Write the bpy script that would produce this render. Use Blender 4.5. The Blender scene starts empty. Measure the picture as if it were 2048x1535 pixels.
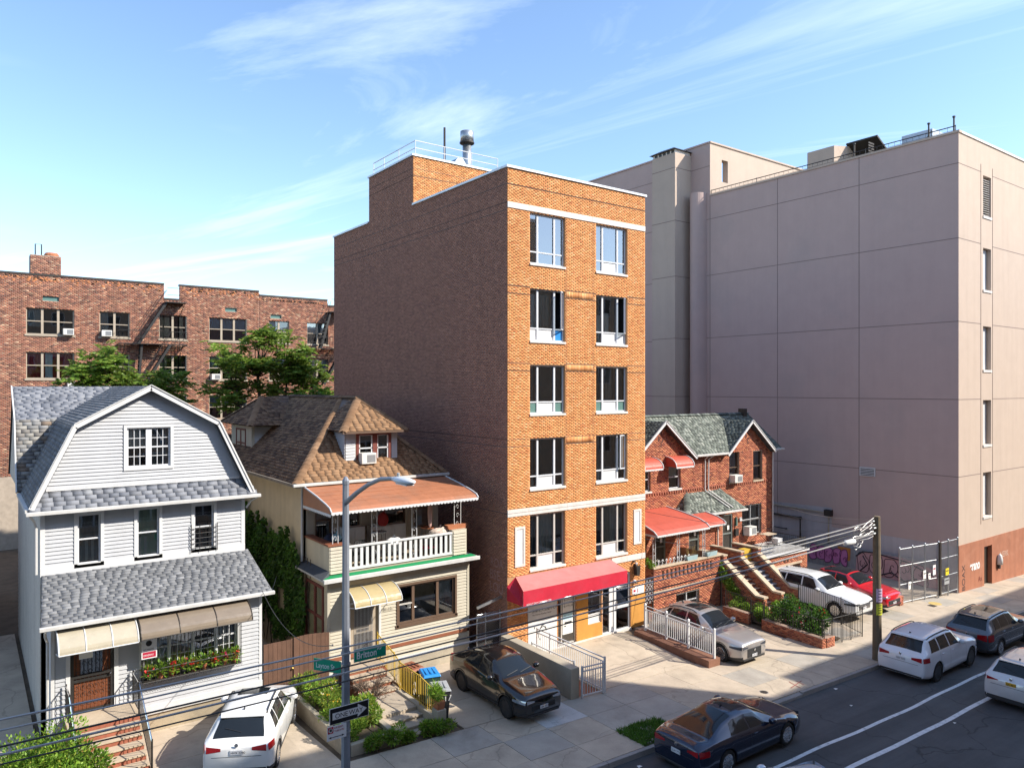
import bpy, bmesh, math, random
import numpy as np
from mathutils import Vector, Matrix
R = math.radians
random.seed(7)
SC = bpy.context.scene
COL = SC.collection
# ------------------------------------------------------------------ camera
cam_d = bpy.data.cameras.new('camera')
cam_d.sensor_width = 36.0
cam_d.lens = 36.0 * 1483.0 / 2048.0
cam_d.shift_y = 7.6 / 2048.0
cam_d.clip_start = 0.1
cam_d.clip_end = 3000
cam = bpy.data.objects.new('camera', cam_d)
COL.objects.link(cam)
cam.location = (-17.06, -23.45, 10.7)
cam.rotation_euler = (R(90), 0, R(-36.4))
SC.camera = cam
SC.render.resolution_x, SC.render.resolution_y = 1024, 767
# ------------------------------------------------------------------ sky
TOSUN = Vector((0.9, -1.0, 1.045)).normalized()
SUN_EL = math.asin(TOSUN.z)
SUN_AZ = math.atan2(TOSUN.x, TOSUN.y)
W = bpy.data.worlds.new('World')
SC.world = W
W.use_nodes = True
wn, wl = W.node_tree.nodes, W.node_tree.links
wn.clear()
sky = wn.new('ShaderNodeTexSky')
sky.sky_type = 'NISHITA'
sky.sun_disc = False
sky.sun_elevation = SUN_EL
sky.sun_rotation = SUN_AZ
sky.air_density = 1.0
sky.dust_density = 0.35
sky.ozone_density = 3.0
tc = wn.new('ShaderNodeTexCoord')
# thin cirrus: noise on a high flat layer (direction divided by its height)
sep = wn.new('ShaderNodeSeparateXYZ'); wl.new(tc.outputs['Generated'], sep.inputs[0])
zc = wn.new('ShaderNodeMath'); zc.operation = 'MAXIMUM'; zc.inputs[1].default_value = 0.02
wl.new(sep.outputs['Z'], zc.inputs[0])
za = wn.new('ShaderNodeMath'); za.operation = 'ADD'; za.inputs[1].default_value = 0.10
wl.new(zc.outputs[0], za.inputs[0])
dv = wn.new('ShaderNodeVectorMath'); dv.operation = 'DIVIDE'
cz3 = wn.new('ShaderNodeCombineXYZ')
for i in range(3): wl.new(za.outputs[0], cz3.inputs[i])
wl.new(tc.outputs['Generated'], dv.inputs[0]); wl.new(cz3.outputs[0], dv.inputs[1])
def cirrus(rot, scale, loc, nscale, lo, hi, detail=9, rough=0.62, dist=0.9):
    mp = wn.new('ShaderNodeMapping'); mp.vector_type = 'TEXTURE'
    mp.inputs['Rotation'].default_value = (0, 0, R(rot))
    mp.inputs['Scale'].default_value = scale
    mp.inputs['Location'].default_value = loc
    wl.new(dv.outputs[0], mp.inputs[0])
    n = wn.new('ShaderNodeTexNoise')
    n.inputs['Scale'].default_value = nscale
    n.inputs['Detail'].default_value = detail
    n.inputs['Roughness'].default_value = rough
    n.inputs['Distortion'].default_value = dist
    wl.new(mp.outputs[0], n.inputs['Vector'])
    r = wn.new('ShaderNodeMapRange')
    r.inputs['From Min'].default_value = lo; r.inputs['From Max'].default_value = hi
    r.clamp = True
    wl.new(n.outputs['Fac'], r.inputs['Value'])
    return r.outputs[0]
c1 = cirrus(120, (4.5, 0.75, 1), (0.6, 0.2, 0), 1.0, 0.60, 0.92)
c2 = cirrus(112, (7.0, 0.9, 1), (3.1, 1.4, 0), 0.8, 0.61, 0.92)
c3 = cirrus(150, (2.2, 1.6, 1), (1.0, 4.0, 0), 0.45, 0.50, 0.72, 5)
mx = wn.new('ShaderNodeMath'); mx.operation = 'MAXIMUM'; wl.new(c1, mx.inputs[0]); wl.new(c2, mx.inputs[1])
mm = wn.new('ShaderNodeMath'); mm.operation = 'MULTIPLY_ADD'
wl.new(c3, mm.inputs[0]); mm.inputs[1].default_value = 0.22; wl.new(mx.outputs[0], mm.inputs[2])
fac = wn.new('ShaderNodeMath'); fac.operation = 'MULTIPLY'; fac.inputs[1].default_value = 0.6; fac.use_clamp = True
wl.new(mm.outputs[0], fac.inputs[0])
mixc = wn.new('ShaderNodeMix'); mixc.data_type = 'RGBA'
wl.new(fac.outputs[0], mixc.inputs['Factor'])
skt = wn.new('ShaderNodeMix'); skt.data_type = 'RGBA'; skt.blend_type = 'MULTIPLY'
skt.inputs['Factor'].default_value = 1.0
wl.new(sky.outputs[0], skt.inputs['A']); skt.inputs['B'].default_value = (1.0, 1.0, 1.0, 1)
wl.new(skt.outputs['Result'], mixc.inputs['A'])
mixc.inputs['B'].default_value = (7.4, 7.9, 8.4, 1)
bg = wn.new('ShaderNodeBackground'); bg.inputs['Strength'].default_value = 0.15
wo = wn.new('ShaderNodeOutputWorld')
wl.new(mixc.outputs['Result'], bg.inputs['Color']); wl.new(bg.outputs[0], wo.inputs['Surface'])
# ------------------------------------------------------------------ sun
sun_d = bpy.data.lights.new('sun', 'SUN')
sun_d.energy = 4.2
sun_d.angle = R(0.5)
sun_d.color = (1.0, 0.93, 0.82)
sun = bpy.data.objects.new('sun', sun_d)
COL.objects.link(sun)
sun.location = (30, -40, 60)
sun.rotation_euler = (-TOSUN).to_track_quat('-Z', 'Y').to_euler()
SC.view_settings.view_transform = 'Standard'
SC.view_settings.look = 'None'
SC.view_settings.exposure = 1.0
SC.view_settings.gamma = 1.0
SC.view_settings.use_curve_mapping = False
# ------------------------------------------------------------------ helpers
def S(r, g, b):
    f = lambda c: (c / 255.0 / 12.92) if c <= 10 else ((c / 255.0 + 0.055) / 1.055) ** 2.4
    return (f(r), f(g), f(b))
INV = {}
def put(o, parent=None):
    COL.objects.link(o)
    if parent is not None:
        o.parent = parent
        if parent.name in INV: o.matrix_parent_inverse = INV[parent.name]
    return o
def tag(o, label=None, cat=None, group=None, kind=None):
    if label: o['label'] = label
    if cat: o['category'] = cat
    if group: o['group'] = group
    if kind: o['kind'] = kind
    return o
def thing(name, label, cat, loc=(0, 0, 0), rotz=0.0, group=None, world=True):
    """Empty at the thing's base; with world=True its parts are given in world coordinates."""
    o = bpy.data.objects.new(name, None)
    o.empty_display_size = 0.2
    COL.objects.link(o)
    o.location = loc; o.rotation_euler = (0, 0, rotz)
    if world:
        INV[o.name] = (Matrix.Translation(Vector(loc)) @ Matrix.Rotation(rotz, 4, 'Z')).inverted()
    return tag(o, label, cat, group)
class Fr:
    """A plane in space: origin, right, up, outward normal."""
    def __init__(s, o, r=(1, 0, 0), u=(0, 0, 1)):
        s.o = Vector(o); s.r = Vector(r).normalized(); s.u = Vector(u).normalized(); s.n = s.r.cross(s.u)
    def p(s, a, b, c=0.0):
        return s.o + s.r * a + s.u * b + s.n * c
def front(v, u=0.0, z=0.0): return Fr((u, v, z))                       # faces the street
def leftf(u, v=0.0, z=0.0): return Fr((u, v, z), (0, -1, 0))           # faces -u
def rightf(u, v=0.0, z=0.0): return Fr((u, v, z), (0, 1, 0))           # faces +u
class MB:
    def __init__(s): s.v = []; s.f = []; s.m = []; s.cur = 0
    def add(s, pts, faces):
        n = len(s.v); s.v += [tuple(p) for p in pts]
        for f in faces: s.f.append(tuple(i + n for i in f)); s.m.append(s.cur)
        return s
    def quad(s, a, b, c, d): return s.add((a, b, c, d), ((0, 1, 2, 3),))
    def poly(s, pts): return s.add(pts, (tuple(range(len(pts))),))
    def hexa(s, p):
        return s.add(p, ((0, 3, 2, 1), (4, 5, 6, 7), (0, 1, 5, 4), (1, 2, 6, 5), (2, 3, 7, 6), (3, 0, 4, 7)))
    def box(s, x0, x1, y0, y1, z0, z1):
        return s.hexa([(x0, y0, z0), (x1, y0, z0), (x1, y1, z0), (x0, y1, z0), (x0, y0, z1), (x1, y0, z1), (x1, y1, z1), (x0, y1, z1)])
    def fbox(s, fr, a0, a1, b0, b1, c0, c1):
        return s.hexa([fr.p(a0, b0, c1), fr.p(a1, b0, c1), fr.p(a1, b0, c0), fr.p(a0, b0, c0), fr.p(a0, b1, c1), fr.p(a1, b1, c1), fr.p(a1, b1, c0), fr.p(a0, b1, c0)])
    def prism(s, fr, poly, c0, c1):
        n = len(poly)
        pts = [fr.p(a, b, c0) for a, b in poly] + [fr.p(a, b, c1) for a, b in poly]
        fs = [tuple(range(n - 1, -1, -1)), tuple(range(n, 2 * n))]
        fs += [(i, (i + 1) % n, n + (i + 1) % n, n + i) for i in range(n)]
        return s.add(pts, fs)
    def beam(s, p0, p1, w, h, up=(0, 0, 1)):
        p0 = Vector(p0); p1 = Vector(p1); d = (p1 - p0).normalized(); up = Vector(up)
        r = d.cross(up)
        if r.length < 1e-4: r = d.cross(Vector((0, 1, 0)))
        r.normalize(); u = r.cross(d)
        q = []
        for p in (p0, p1):
            q += [p - r * w / 2 - u * h / 2, p + r * w / 2 - u * h / 2, p + r * w / 2 + u * h / 2, p - r * w / 2 + u * h / 2]
        return s.add(q, ((0, 3, 2, 1), (4, 5, 6, 7), (0, 1, 5, 4), (1, 2, 6, 5), (2, 3, 7, 6), (3, 0, 4, 7)))
    def tube(s, pts, r, n=6, cap=True):
        pts = [Vector(p) for p in pts]; rs = r if isinstance(r, (list, tuple)) else [r] * len(pts)
        base = len(s.v); prev = None
        for i, p in enumerate(pts):
            d = (pts[min(i + 1, len(pts) - 1)] - pts[max(i - 1, 0)])
            if d.length < 1e-6: d = Vector((0, 0, 1))
            d.normalize()
            if prev is None:
                a = d.cross(Vector((0, 0, 1)))
                if a.length < 0.05: a = d.cross(Vector((0, 1, 0)))
            else: a = prev - d * prev.dot(d)
            a.normalize(); prev = a; b = d.cross(a)
            for k in range(n):
                t = 2 * math.pi * k / n
                s.v.append(tuple(p + (a * math.cos(t) + b * math.sin(t)) * rs[i]))
        for i in range(len(pts) - 1):
            for k in range(n):
                s.f.append((base + i * n + k, base + i * n + (k + 1) % n, base + (i + 1) * n + (k + 1) % n, base + (i + 1) * n + k)); s.m.append(s.cur)
        if cap:
            s.f.append(tuple(base + k for k in range(n - 1, -1, -1))); s.m.append(s.cur)
            e = base + (len(pts) - 1) * n
            s.f.append(tuple(e + k for k in range(n))); s.m.append(s.cur)
        return s
    def lathe(s, c, axis, prof, n=16):
        """prof: (radius, offset along axis)."""
        ax = Vector(axis).normalized(); c = Vector(c)
        a = ax.cross(Vector((0, 0, 1)))
        if a.length < 0.05: a = ax.cross(Vector((0, 1, 0)))
        a.normalize(); b = ax.cross(a); base = len(s.v)
        for r, o in prof:
            for k in range(n):
                t = 2 * math.pi * k / n
                s.v.append(tuple(c + ax * o + (a * math.cos(t) + b * math.sin(t)) * r))
        for i in range(len(prof) - 1):
            for k in range(n):
                s.f.append((base + i * n + k, base + i * n + (k + 1) % n, base + (i + 1) * n + (k + 1) % n, base + (i + 1) * n + k)); s.m.append(s.cur)
        for i, rev in ((0, True), (len(prof) - 1, False)):
            if prof[i][0] > 1e-4:
                ids = [base + i * n + k for k in range(n)]
                s.f.append(tuple(reversed(ids)) if rev else tuple(ids)); s.m.append(s.cur)
        return s
    def build(s, name, mat, parent=None, smooth=False, fix=True, bevel=0.0, kind=None):
        me = bpy.data.meshes.new(name)
        me.from_pydata(s.v, [], s.f)
        mats = mat if isinstance(mat, (list, tuple)) else [mat]
        for m in mats: me.materials.append(m)
        if len(mats) > 1: me.polygons.foreach_set('material_index', s.m)
        if fix or bevel:
            bm = bmesh.new(); bm.from_mesh(me)
            if fix: bmesh.ops.recalc_face_normals(bm, faces=bm.faces)
            if bevel:
                es = [e for e in bm.edges if len(e.link_faces) == 2 and e.calc_face_angle(0) > 0.6]
                bmesh.ops.bevel(bm, geom=es, offset=bevel, segments=2, affect='EDGES', profile=0.5)
            bm.to_mesh(me); bm.free()
        if smooth: me.polygons.foreach_set('use_smooth', [True] * len(me.polygons))
        o = bpy.data.objects.new(name, me)
        if kind: o['kind'] = kind
        return put(o, parent)
def np_mesh(name, verts, quads, mat, parent=None, cols=None, kind='stuff', smooth=False):
    """verts (n,3), quads (m,4); cols (n,3) per-vertex colours."""
    me = bpy.data.meshes.new(name)
    nv, nf = len(verts), len(quads)
    me.vertices.add(nv); me.loops.add(nf * 4); me.polygons.add(nf)
    me.vertices.foreach_set('co', np.asarray(verts, np.float32).ravel())
    me.loops.foreach_set('vertex_index', np.asarray(quads, np.int32).ravel())
    me.polygons.foreach_set('loop_start', np.arange(0, nf * 4, 4, dtype=np.int32))
    me.polygons.foreach_set('loop_total', np.full(nf, 4, np.int32))
    if smooth: me.polygons.foreach_set('use_smooth', np.ones(nf, bool))
    me.update(calc_edges=True)
    if cols is not None:
        ca = me.color_attributes.new('Col', 'FLOAT_COLOR', 'POINT')
        c4 = np.ones((nv, 4), np.float32); c4[:, :3] = cols
        ca.data.foreach_set('color', c4.ravel())
    me.materials.append(mat)
    o = bpy.data.objects.new(name, me)
    if kind: o['kind'] = kind
    return put(o, parent)
def frames_to_world(fr, A, B, C):
    o, r, u, n = (np.array(x) for x in (fr.o, fr.r, fr.u, fr.n))
    return o + A[..., None] * r + B[..., None] * u + C[..., None] * n
def slabs(name, fr, items, mat, parent, cols, kind='stuff'):
    """items rows: a0,a1,b0,b1,c_bottom,c_top (thickness at the lower and upper edge)."""
    it = np.asarray(items, float)
    if not len(it): return None
    a0, a1, b0, b1, cl, ch = it.T
    z = np.zeros_like(a0) - 0.004
    A = np.stack([a0, a1, a1, a0, a0, a1, a1, a0], 1)
    B = np.stack([b0, b0, b1, b1, b0, b0, b1, b1], 1)
    C = np.stack([z, z, z, z, cl, cl, ch, ch], 1)
    V = frames_to_world(fr, A, B, C).reshape(-1, 3)
    q = np.array([(4, 5, 6, 7), (0, 1, 5, 4), (1, 2, 6, 5), (2, 3, 7, 6), (3, 0, 4, 7)])
    F = (np.arange(len(it))[:, None, None] * 8 + q[None]).reshape(-1, 4)
    return np_mesh(name, V, F, mat, parent, np.repeat(np.asarray(cols, float), 8, 0), kind)
def row_segments(lo, hi, b, holes):
    segs = [(lo, hi)]
    for h0, h1, g0, g1 in holes:
        if g0 < b < g1:
            ns = []
            for s0, s1 in segs:
                if h1 <= s0 or h0 >= s1: ns.append((s0, s1)); continue
                if h0 > s0: ns.append((s0, h0))
                if h1 < s1: ns.append((h1, s1))
            segs = ns
    return segs
def pick(rng, palette, n, jit=0.12):
    p = np.array([c for c, w in palette]); w = np.array([w for c, w in palette], float)
    c = p[rng.choice(len(p), n, p=w / w.sum())]
    return np.clip(c * (1 + rng.normal(0, jit, (n, 1))), 0.004, 0.95)
def bricks(name, fr, a0, a1, b0, b1, holes, mat, parent, palette, L=0.205, h=0.067, j=0.011, proud=0.006, seed=1, rng_fn=None, jit=0.12, skip_rows=()):
    rg = np.random.default_rng(seed); it = []
    r = 0; b = b0
    while b < b1 - 0.02:
        top = min(b + h - j, b1)
        lo, hi = (a0, a1) if rng_fn is None else rng_fn((b + top) / 2)
        if hi - lo > 0.03 and not any(s0 < (b + top) / 2 < s1 for s0, s1 in skip_rows):
            off = (r % 2) * L / 2
            for s0, s1 in row_segments(lo, hi, (b + top) / 2, holes):
                k = math.floor((s0 - a0 - off) / L)
                x = a0 + off + k * L
                while x < s1:
                    p0, p1 = max(x, s0), min(x + L - j, s1)
                    if p1 - p0 > 0.025: it.append((p0, p1, b, top, proud, proud))
                    x += L
        b += h; r += 1
    it = np.array(it); it[:, 4] += rg.uniform(-0.002, 0.002, len(it)); it[:, 5] = it[:, 4]
    return slabs(name, fr, it, mat, parent, pick(rg, palette, len(it), jit))
def shingles(name, fr, t1, rng_fn, mat, parent, palette, tab=0.33, ex=0.14, th=0.013, seed=1, jit=0.07, t0=0.0):
    rg = np.random.default_rng(seed); it = []; t = t0
    r = 0
    while t < t1:
        tt = min(t + ex * 1.15, t1); lo, hi = rng_fn((t + min(t + ex, t1)) / 2)
        off = (r * 0.37 % 1.0) * tab
        x = lo - off
        while x < hi:
            w = tab * rg.uniform(0.85, 1.15)
            p0, p1 = max(x, lo), min(x + w - 0.006, hi)
            if p1 - p0 > 0.02: it.append((p0, p1, t, tt, th * rg.uniform(0.8, 1.35), 0.002))
            x += w
        t += ex; r += 1
    return slabs(name, fr, it, mat, parent, pick(rg, palette, len(it), jit))
def wall(name, fr, a0, a1, b0, b1, holes, mat, parent, depth=0.25, reveal=None, clip=None):
    """Wall skin with real openings and reveals."""
    m = MB()
    xs = sorted({a0, a1, *[min(max(x, a0), a1) for h in holes for x in h[:2]]})
    zs_ = sorted({b0, b1, *[min(max(x, b0), b1) for h in holes for x in h[2:]]})
    for i in range(len(xs) - 1):
        for k in range(len(zs_) - 1):
            cx, cz = (xs[i] + xs[i + 1]) / 2, (zs_[k] + zs_[k + 1]) / 2
            if any(h[0] < cx < h[1] and h[2] < cz < h[3] for h in holes): continue
            m.quad(fr.p(xs[i], zs_[k]), fr.p(xs[i + 1], zs_[k]), fr.p(xs[i + 1], zs_[k + 1]), fr.p(xs[i], zs_[k + 1]))
    m.cur = 1 if reveal else 0
    for x0, x1, z0, z1 in holes:
        d = -depth
        m.quad(fr.p(x0, z0), fr.p(x0, z1), fr.p(x0, z1, d), fr.p(x0, z0, d))
        m.quad(fr.p(x1, z1), fr.p(x1, z0), fr.p(x1, z0, d), fr.p(x1, z1, d))
        m.quad(fr.p(x0, z1), fr.p(x1, z1), fr.p(x1, z1, d), fr.p(x0, z1, d))
        m.quad(fr.p(x1, z0), fr.p(x0, z0), fr.p(x0, z0, d), fr.p(x1, z0, d))
    return m.build(name, [mat, reveal] if reveal else mat, parent, fix=False)
def siding(fr, a0, a1, b0, b1, ex, holes, mat, parent, name='siding_board', rng_fn=None, joined=False, proud=0.034):
    """Clapboards; each board its own object unless joined."""
    b = b0; J = MB(); out = []
    while b < b1 - 0.01:
        t = min(b + ex, b1)
        if rng_fn:
            l0, h0 = rng_fn(b); l1, h1 = rng_fn(t)
        else: l0, h0, l1, h1 = a0, a1, a0, a1
        segs = row_segments(min(l0, l1), max(h0, h1), (b + t) / 2, holes)
        for s0, s1 in segs:
            if s1 - s0 < 0.03: continue
            q0, q1 = max(s0, l0), min(s1, h0); r0, r1 = max(s0, l1), min(s1, h1)
            if r1 < r0: r0 = r1 = (r0 + r1) / 2
            m = J if joined else MB()
            m.hexa([fr.p(q0, b, proud), fr.p(q1, b, proud), fr.p(q1, b, -0.01), fr.p(q0, b, -0.01), fr.p(r0, t, 0.004), fr.p(r1, t, 0.004), fr.p(r1, t, -0.01), fr.p(r0, t, -0.01)])
            if not joined: out.append(m.build(name, mat, parent, fix=False))
        b += ex
    if joined: return J.build(name, mat, parent, fix=False, kind='stuff')
    return out
def copy_tree(o, parent=None):
    c = o.copy(); COL.objects.link(c); c.parent = parent
    for ch in list(o.children):
        copy_tree(ch, c)
    return c
# ------------------------------------------------------------------ materials
def _n(nt, t, **kw):
    n = nt.nodes.new(t)
    for k, v in kw.items(): n.inputs[k].default_value = v
    return n
def _coord(nt, scale=None):
    g = nt.nodes.new('ShaderNodeNewGeometry')
    if scale is None: return g.outputs['Position']
    m = nt.nodes.new('ShaderNodeVectorMath'); m.operation = 'MULTIPLY'
    m.inputs[1].default_value = scale; nt.links.new(g.outputs['Position'], m.inputs[0])
    return m.outputs[0]
def _noise(nt, sc, det=5, rough=0.6, co=None, dist=0.0):
    n = _n(nt, 'ShaderNodeTexNoise', Scale=sc, Detail=det, Roughness=rough, Distortion=dist)
    nt.links.new(co if co is not None else _coord(nt), n.inputs['Vector'])
    return n.outputs['Fac']
def _range(nt, src, a, b, c, d):
    r = nt.nodes.new('ShaderNodeMapRange'); r.clamp = True
    for k, v in zip(('From Min', 'From Max', 'To Min', 'To Max'), (a, b, c, d)): r.inputs[k].default_value = v
    nt.links.new(src, r.inputs['Value']); return r.outputs[0]
def _mul(nt, col, fac):
    """colour times scalar socket."""
    m = nt.nodes.new('ShaderNodeVectorMath'); m.operation = 'SCALE'
    if hasattr(col, 'is_linked'): nt.links.new(col, m.inputs[0])
    else: m.inputs[0].default_value = col[:3]
    nt.links.new(fac, m.inputs['Scale']); return m.outputs[0]
def _mix(nt, fac, a, b):
    m = nt.nodes.new('ShaderNodeMix'); m.data_type = 'RGBA'
    if hasattr(fac, 'is_linked'): nt.links.new(fac, m.inputs['Factor'])
    else: m.inputs['Factor'].default_value = fac
    for k, c in (('A', a), ('B', b)):
        if hasattr(c, 'is_linked'): nt.links.new(c, m.inputs[k])
        else: m.inputs[k].default_value = (*c[:3], 1)
    return m.outputs['Result']
def base_mat(name):
    m = bpy.data.materials.new(name); m.use_nodes = True
    nt = m.node_tree; b = nt.nodes['Principled BSDF']
    return m, nt, b
def pm(name, col, rough=0.6, var=0.10, sc=4.0, metal=0.0, spec=0.4, coat=0.0, bump=0.0, bsc=60.0, streak=0.0, attr=False, dirt=None, dirt_amt=0.0, dirt_sc=1.2):
    """General painted / cast surface: mottling, fine relief, optional rain streaks and dirt blotches."""
    m, nt, b = base_mat(name)
    src = None
    if attr:
        a = nt.nodes.new('ShaderNodeAttribute'); a.attribute_name = 'Col'; src = a.outputs['Color']
    else: src = col
    f = _range(nt, _noise(nt, sc, 6, 0.62), 0.25, 0.75, 1 - var, 1 + var)
    c = _mul(nt, src, f)
    if streak:
        s = _noise(nt, 1.0, 5, 0.6, _coord(nt, (2.4, 2.4, 0.16)))
        c = _mul(nt, c, _range(nt, s, 0.42, 0.7, 1.0, 1 - streak))
    if dirt:
        d = _range(nt, _noise(nt, dirt_sc, 8, 0.66), 0.52, 0.72, 0.0, dirt_amt)
        c = _mix(nt, d, c, dirt)
    nt.links.new(c, b.inputs['Base Color'])
    r = _range(nt, _noise(nt, sc * 2.3, 3), 0.3, 0.7, max(0.02, rough - 0.07), min(1, rough + 0.07))
    nt.links.new(r, b.inputs['Roughness'])
    b.inputs['Metallic'].default_value = metal
    b.inputs['Specular IOR Level'].default_value = spec
    if coat:
        b.inputs['Coat Weight'].default_value = coat; b.inputs['Coat Roughness'].default_value = 0.03
    if bump:
        bp = _n(nt, 'ShaderNodeBump', Strength=bump, Distance=0.01)
        nt.links.new(_noise(nt, bsc, 4), bp.inputs['Height']); nt.links.new(bp.outputs[0], b.inputs['Normal'])
    return m
def concrete(name, col, crack=0.0, stain=(0.12, 0.105, 0.09), stain_amt=0.5, rough=0.85, csc=0.5):
    m, nt, b = base_mat(name)
    c = _mul(nt, col, _range(nt, _noise(nt, 0.9, 8, 0.65), 0.28, 0.74, 0.78, 1.14))
    c = _mul(nt, c, _range(nt, _noise(nt, 55, 3, 0.7), 0.3, 0.7, 0.88, 1.1))
    c = _mix(nt, _range(nt, _noise(nt, 0.55, 9, 0.7, dist=0.4), 0.53, 0.75, 0, stain_amt), c, stain)
    v = _n(nt, 'ShaderNodeTexVoronoi', Scale=7.0); nt.links.new(_coord(nt), v.inputs['Vector'])
    c = _mix(nt, _range(nt, v.outputs['Distance'], 0.05, 0.085, 0.35, 0.0), c, (0.05, 0.045, 0.04))   # gum spots
    if crack:
        w = nt.nodes.new('ShaderNodeVectorMath'); w.operation = 'MULTIPLY_ADD'
        n2 = _n(nt, 'ShaderNodeTexNoise', Scale=1.4, Detail=5.0); nt.links.new(_coord(nt), n2.inputs['Vector'])
        nt.links.new(n2.outputs['Color'], w.inputs[0]); w.inputs[1].default_value = (0.8, 0.8, 0.8); nt.links.new(_coord(nt), w.inputs[2])
        vv = _n(nt, 'ShaderNodeTexVoronoi', Scale=csc); vv.feature = 'DISTANCE_TO_EDGE'
        nt.links.new(w.outputs[0], vv.inputs['Vector'])
        c = _mix(nt, _range(nt, vv.outputs['Distance'], 0.003, 0.012, crack, 0.0), c, (0.035, 0.03, 0.028))
    nt.links.new(c, b.inputs['Base Color'])
    b.inputs['Roughness'].default_value = rough
    b.inputs['Specular IOR Level'].default_value = 0.25
    bp = _n(nt, 'ShaderNodeBump', Strength=0.25, Distance=0.01)
    nt.links.new(_noise(nt, 40, 5), bp.inputs['Height']); nt.links.new(bp.outputs[0], b.inputs['Normal'])
    return m
def glass(name, tint=(0.75, 0.82, 0.82), refl=1.0, rough=0.015):
    """Window pane: mirror-like at the surface, tinted see-through below."""
    m, nt, b = base_mat(name); nt.nodes.remove(b)
    out = nt.nodes['Material Output']
    t = _n(nt, 'ShaderNodeBsdfTransparent', Color=(*tint, 1))
    g = _n(nt, 'ShaderNodeBsdfGlossy', Color=(0.95, 0.97, 1.0, 1), Roughness=rough)
    lw = _n(nt, 'ShaderNodeLayerWeight', Blend=0.35)
    bp = _n(nt, 'ShaderNodeBump', Strength=0.05, Distance=0.02)
    nt.links.new(_noise(nt, 1.1, 2), bp.inputs['Height']); nt.links.new(bp.outputs[0], g.inputs['Normal'])
    mx_ = nt.nodes.new('ShaderNodeMixShader')
    f = _range(nt, lw.outputs['Fresnel'], 0.0, 1.0, 0.10 * refl, 1.0)
    nt.links.new(f, mx_.inputs[0]); nt.links.new(t.outputs[0], mx_.inputs[1]); nt.links.new(g.outputs[0], mx_.inputs[2])
    nt.links.new(mx_.outputs[0], out.inputs['Surface'])
    return m
def car_paint(name, col, metal=0.0, flake=0.0, rough=0.25):
    m, nt, b = base_mat(name)
    lp = _range(nt, _noise(nt, 1.3, 3), 0.3, 0.7, 0.96, 1.04)
    nt.links.new(_mul(nt, col, lp), b.inputs['Base Color'])
    b.inputs['Metallic'].default_value = metal
    b.inputs['Roughness'].default_value = rough
    b.inputs['Coat Weight'].default_value = 1.0
    b.inputs['Coat Roughness'].default_value = 0.02
    return m
def leafm(name, hue=(0.10, 0.2, 0.03), trans=0.45):
    m, nt, b = base_mat(name)
    a = nt.nodes.new('ShaderNodeAttribute'); a.attribute_name = 'Col'
    nt.links.new(a.outputs['Color'], b.inputs['Base Color'])
    b.inputs['Roughness'].default_value = 0.5
    b.inputs['Specular IOR Level'].default_value = 0.3
    tr = nt.nodes.new('ShaderNodeBsdfTranslucent')
    nt.links.new(a.outputs['Color'], tr.inputs['Color'])
    ms = nt.nodes.new('ShaderNodeMixShader'); ms.inputs[0].default_value = trans
    out = nt.nodes['Material Output']
    nt.links.new(b.outputs[0], ms.inputs[1]); nt.links.new(tr.outputs[0], ms.inputs[2]); nt.links.new(ms.outputs[0], out.inputs['Surface'])
    return m
M = {}
M['concrete'] = concrete('concrete_slab', (0.45, 0.375, 0.29), crack=0.0, stain_amt=0.35)
M['concrete_cr'] = concrete('concrete_cracked', (0.46, 0.385, 0.295), crack=0.25, stain_amt=0.4, csc=0.33)
M['concrete_pale'] = concrete('concrete_new_patch', (0.50, 0.49, 0.47), crack=0.3, stain_amt=0.2, csc=0.8)
M['concrete_wall'] = concrete('concrete_wall', (0.40, 0.35, 0.27), stain=(0.09, 0.085, 0.075), stain_amt=0.75)
M['kerb'] = concrete('kerb_stone', (0.30, 0.28, 0.26), stain_amt=0.5)
M['foundation'] = concrete('rough_stucco_foundation', (0.36, 0.30, 0.21), crack=0.3, stain_amt=0.5, csc=2.2)
def asphalt():
    m, nt, b = base_mat('asphalt')
    c = _mul(nt, (0.062, 0.063, 0.066), _range(nt, _noise(nt, 0.35, 9, 0.7), 0.25, 0.75, 0.68, 1.35))
    c = _mul(nt, c, _range(nt, _noise(nt, 90, 3, 0.75), 0.3, 0.7, 0.75, 1.28))
    st = _noise(nt, 1.0, 6, 0.65, _coord(nt, (0.10, 1.5, 1.0)))
    c = _mul(nt, c, _range(nt, st, 0.35, 0.68, 0.8, 1.22))
    w = nt.nodes.new('ShaderNodeVectorMath'); w.operation = 'MULTIPLY_ADD'
    n2 = _n(nt, 'ShaderNodeTexNoise', Scale=0.9, Detail=6.0); nt.links.new(_coord(nt), n2.inputs['Vector'])
    nt.links.new(n2.outputs['Color'], w.inputs[0]); w.inputs[1].default_value = (1.6, 1.6, 0); nt.links.new(_coord(nt), w.inputs[2])
    vv = _n(nt, 'ShaderNodeTexVoronoi', Scale=0.22); vv.feature = 'DISTANCE_TO_EDGE'; nt.links.new(w.outputs[0], vv.inputs['Vector'])
    c = _mix(nt, _range(nt, vv.outputs['Distance'], 0.002, 0.008, 0.7, 0.0), c, (0.018, 0.018, 0.018))
    sp = _range(nt, _noise(nt, 3.5, 6, 0.8), 0.66, 0.72, 0, 0.5)
    c = _mix(nt, sp, c, (0.14, 0.135, 0.13))
    nt.links.new(c, b.inputs['Base Color']); b.inputs['Roughness'].default_value = 0.82
    bp = _n(nt, 'ShaderNodeBump', Strength=0.35, Distance=0.01)
    nt.links.new(_noise(nt, 120, 3), bp.inputs['Height']); nt.links.new(bp.outputs[0], b.inputs['Normal'])
    return m
M['asphalt'] = asphalt()
M['soil'] = pm('soil', (0.10, 0.075, 0.05), 0.95, 0.35, 2.0, bump=0.5, bsc=25)
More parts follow.
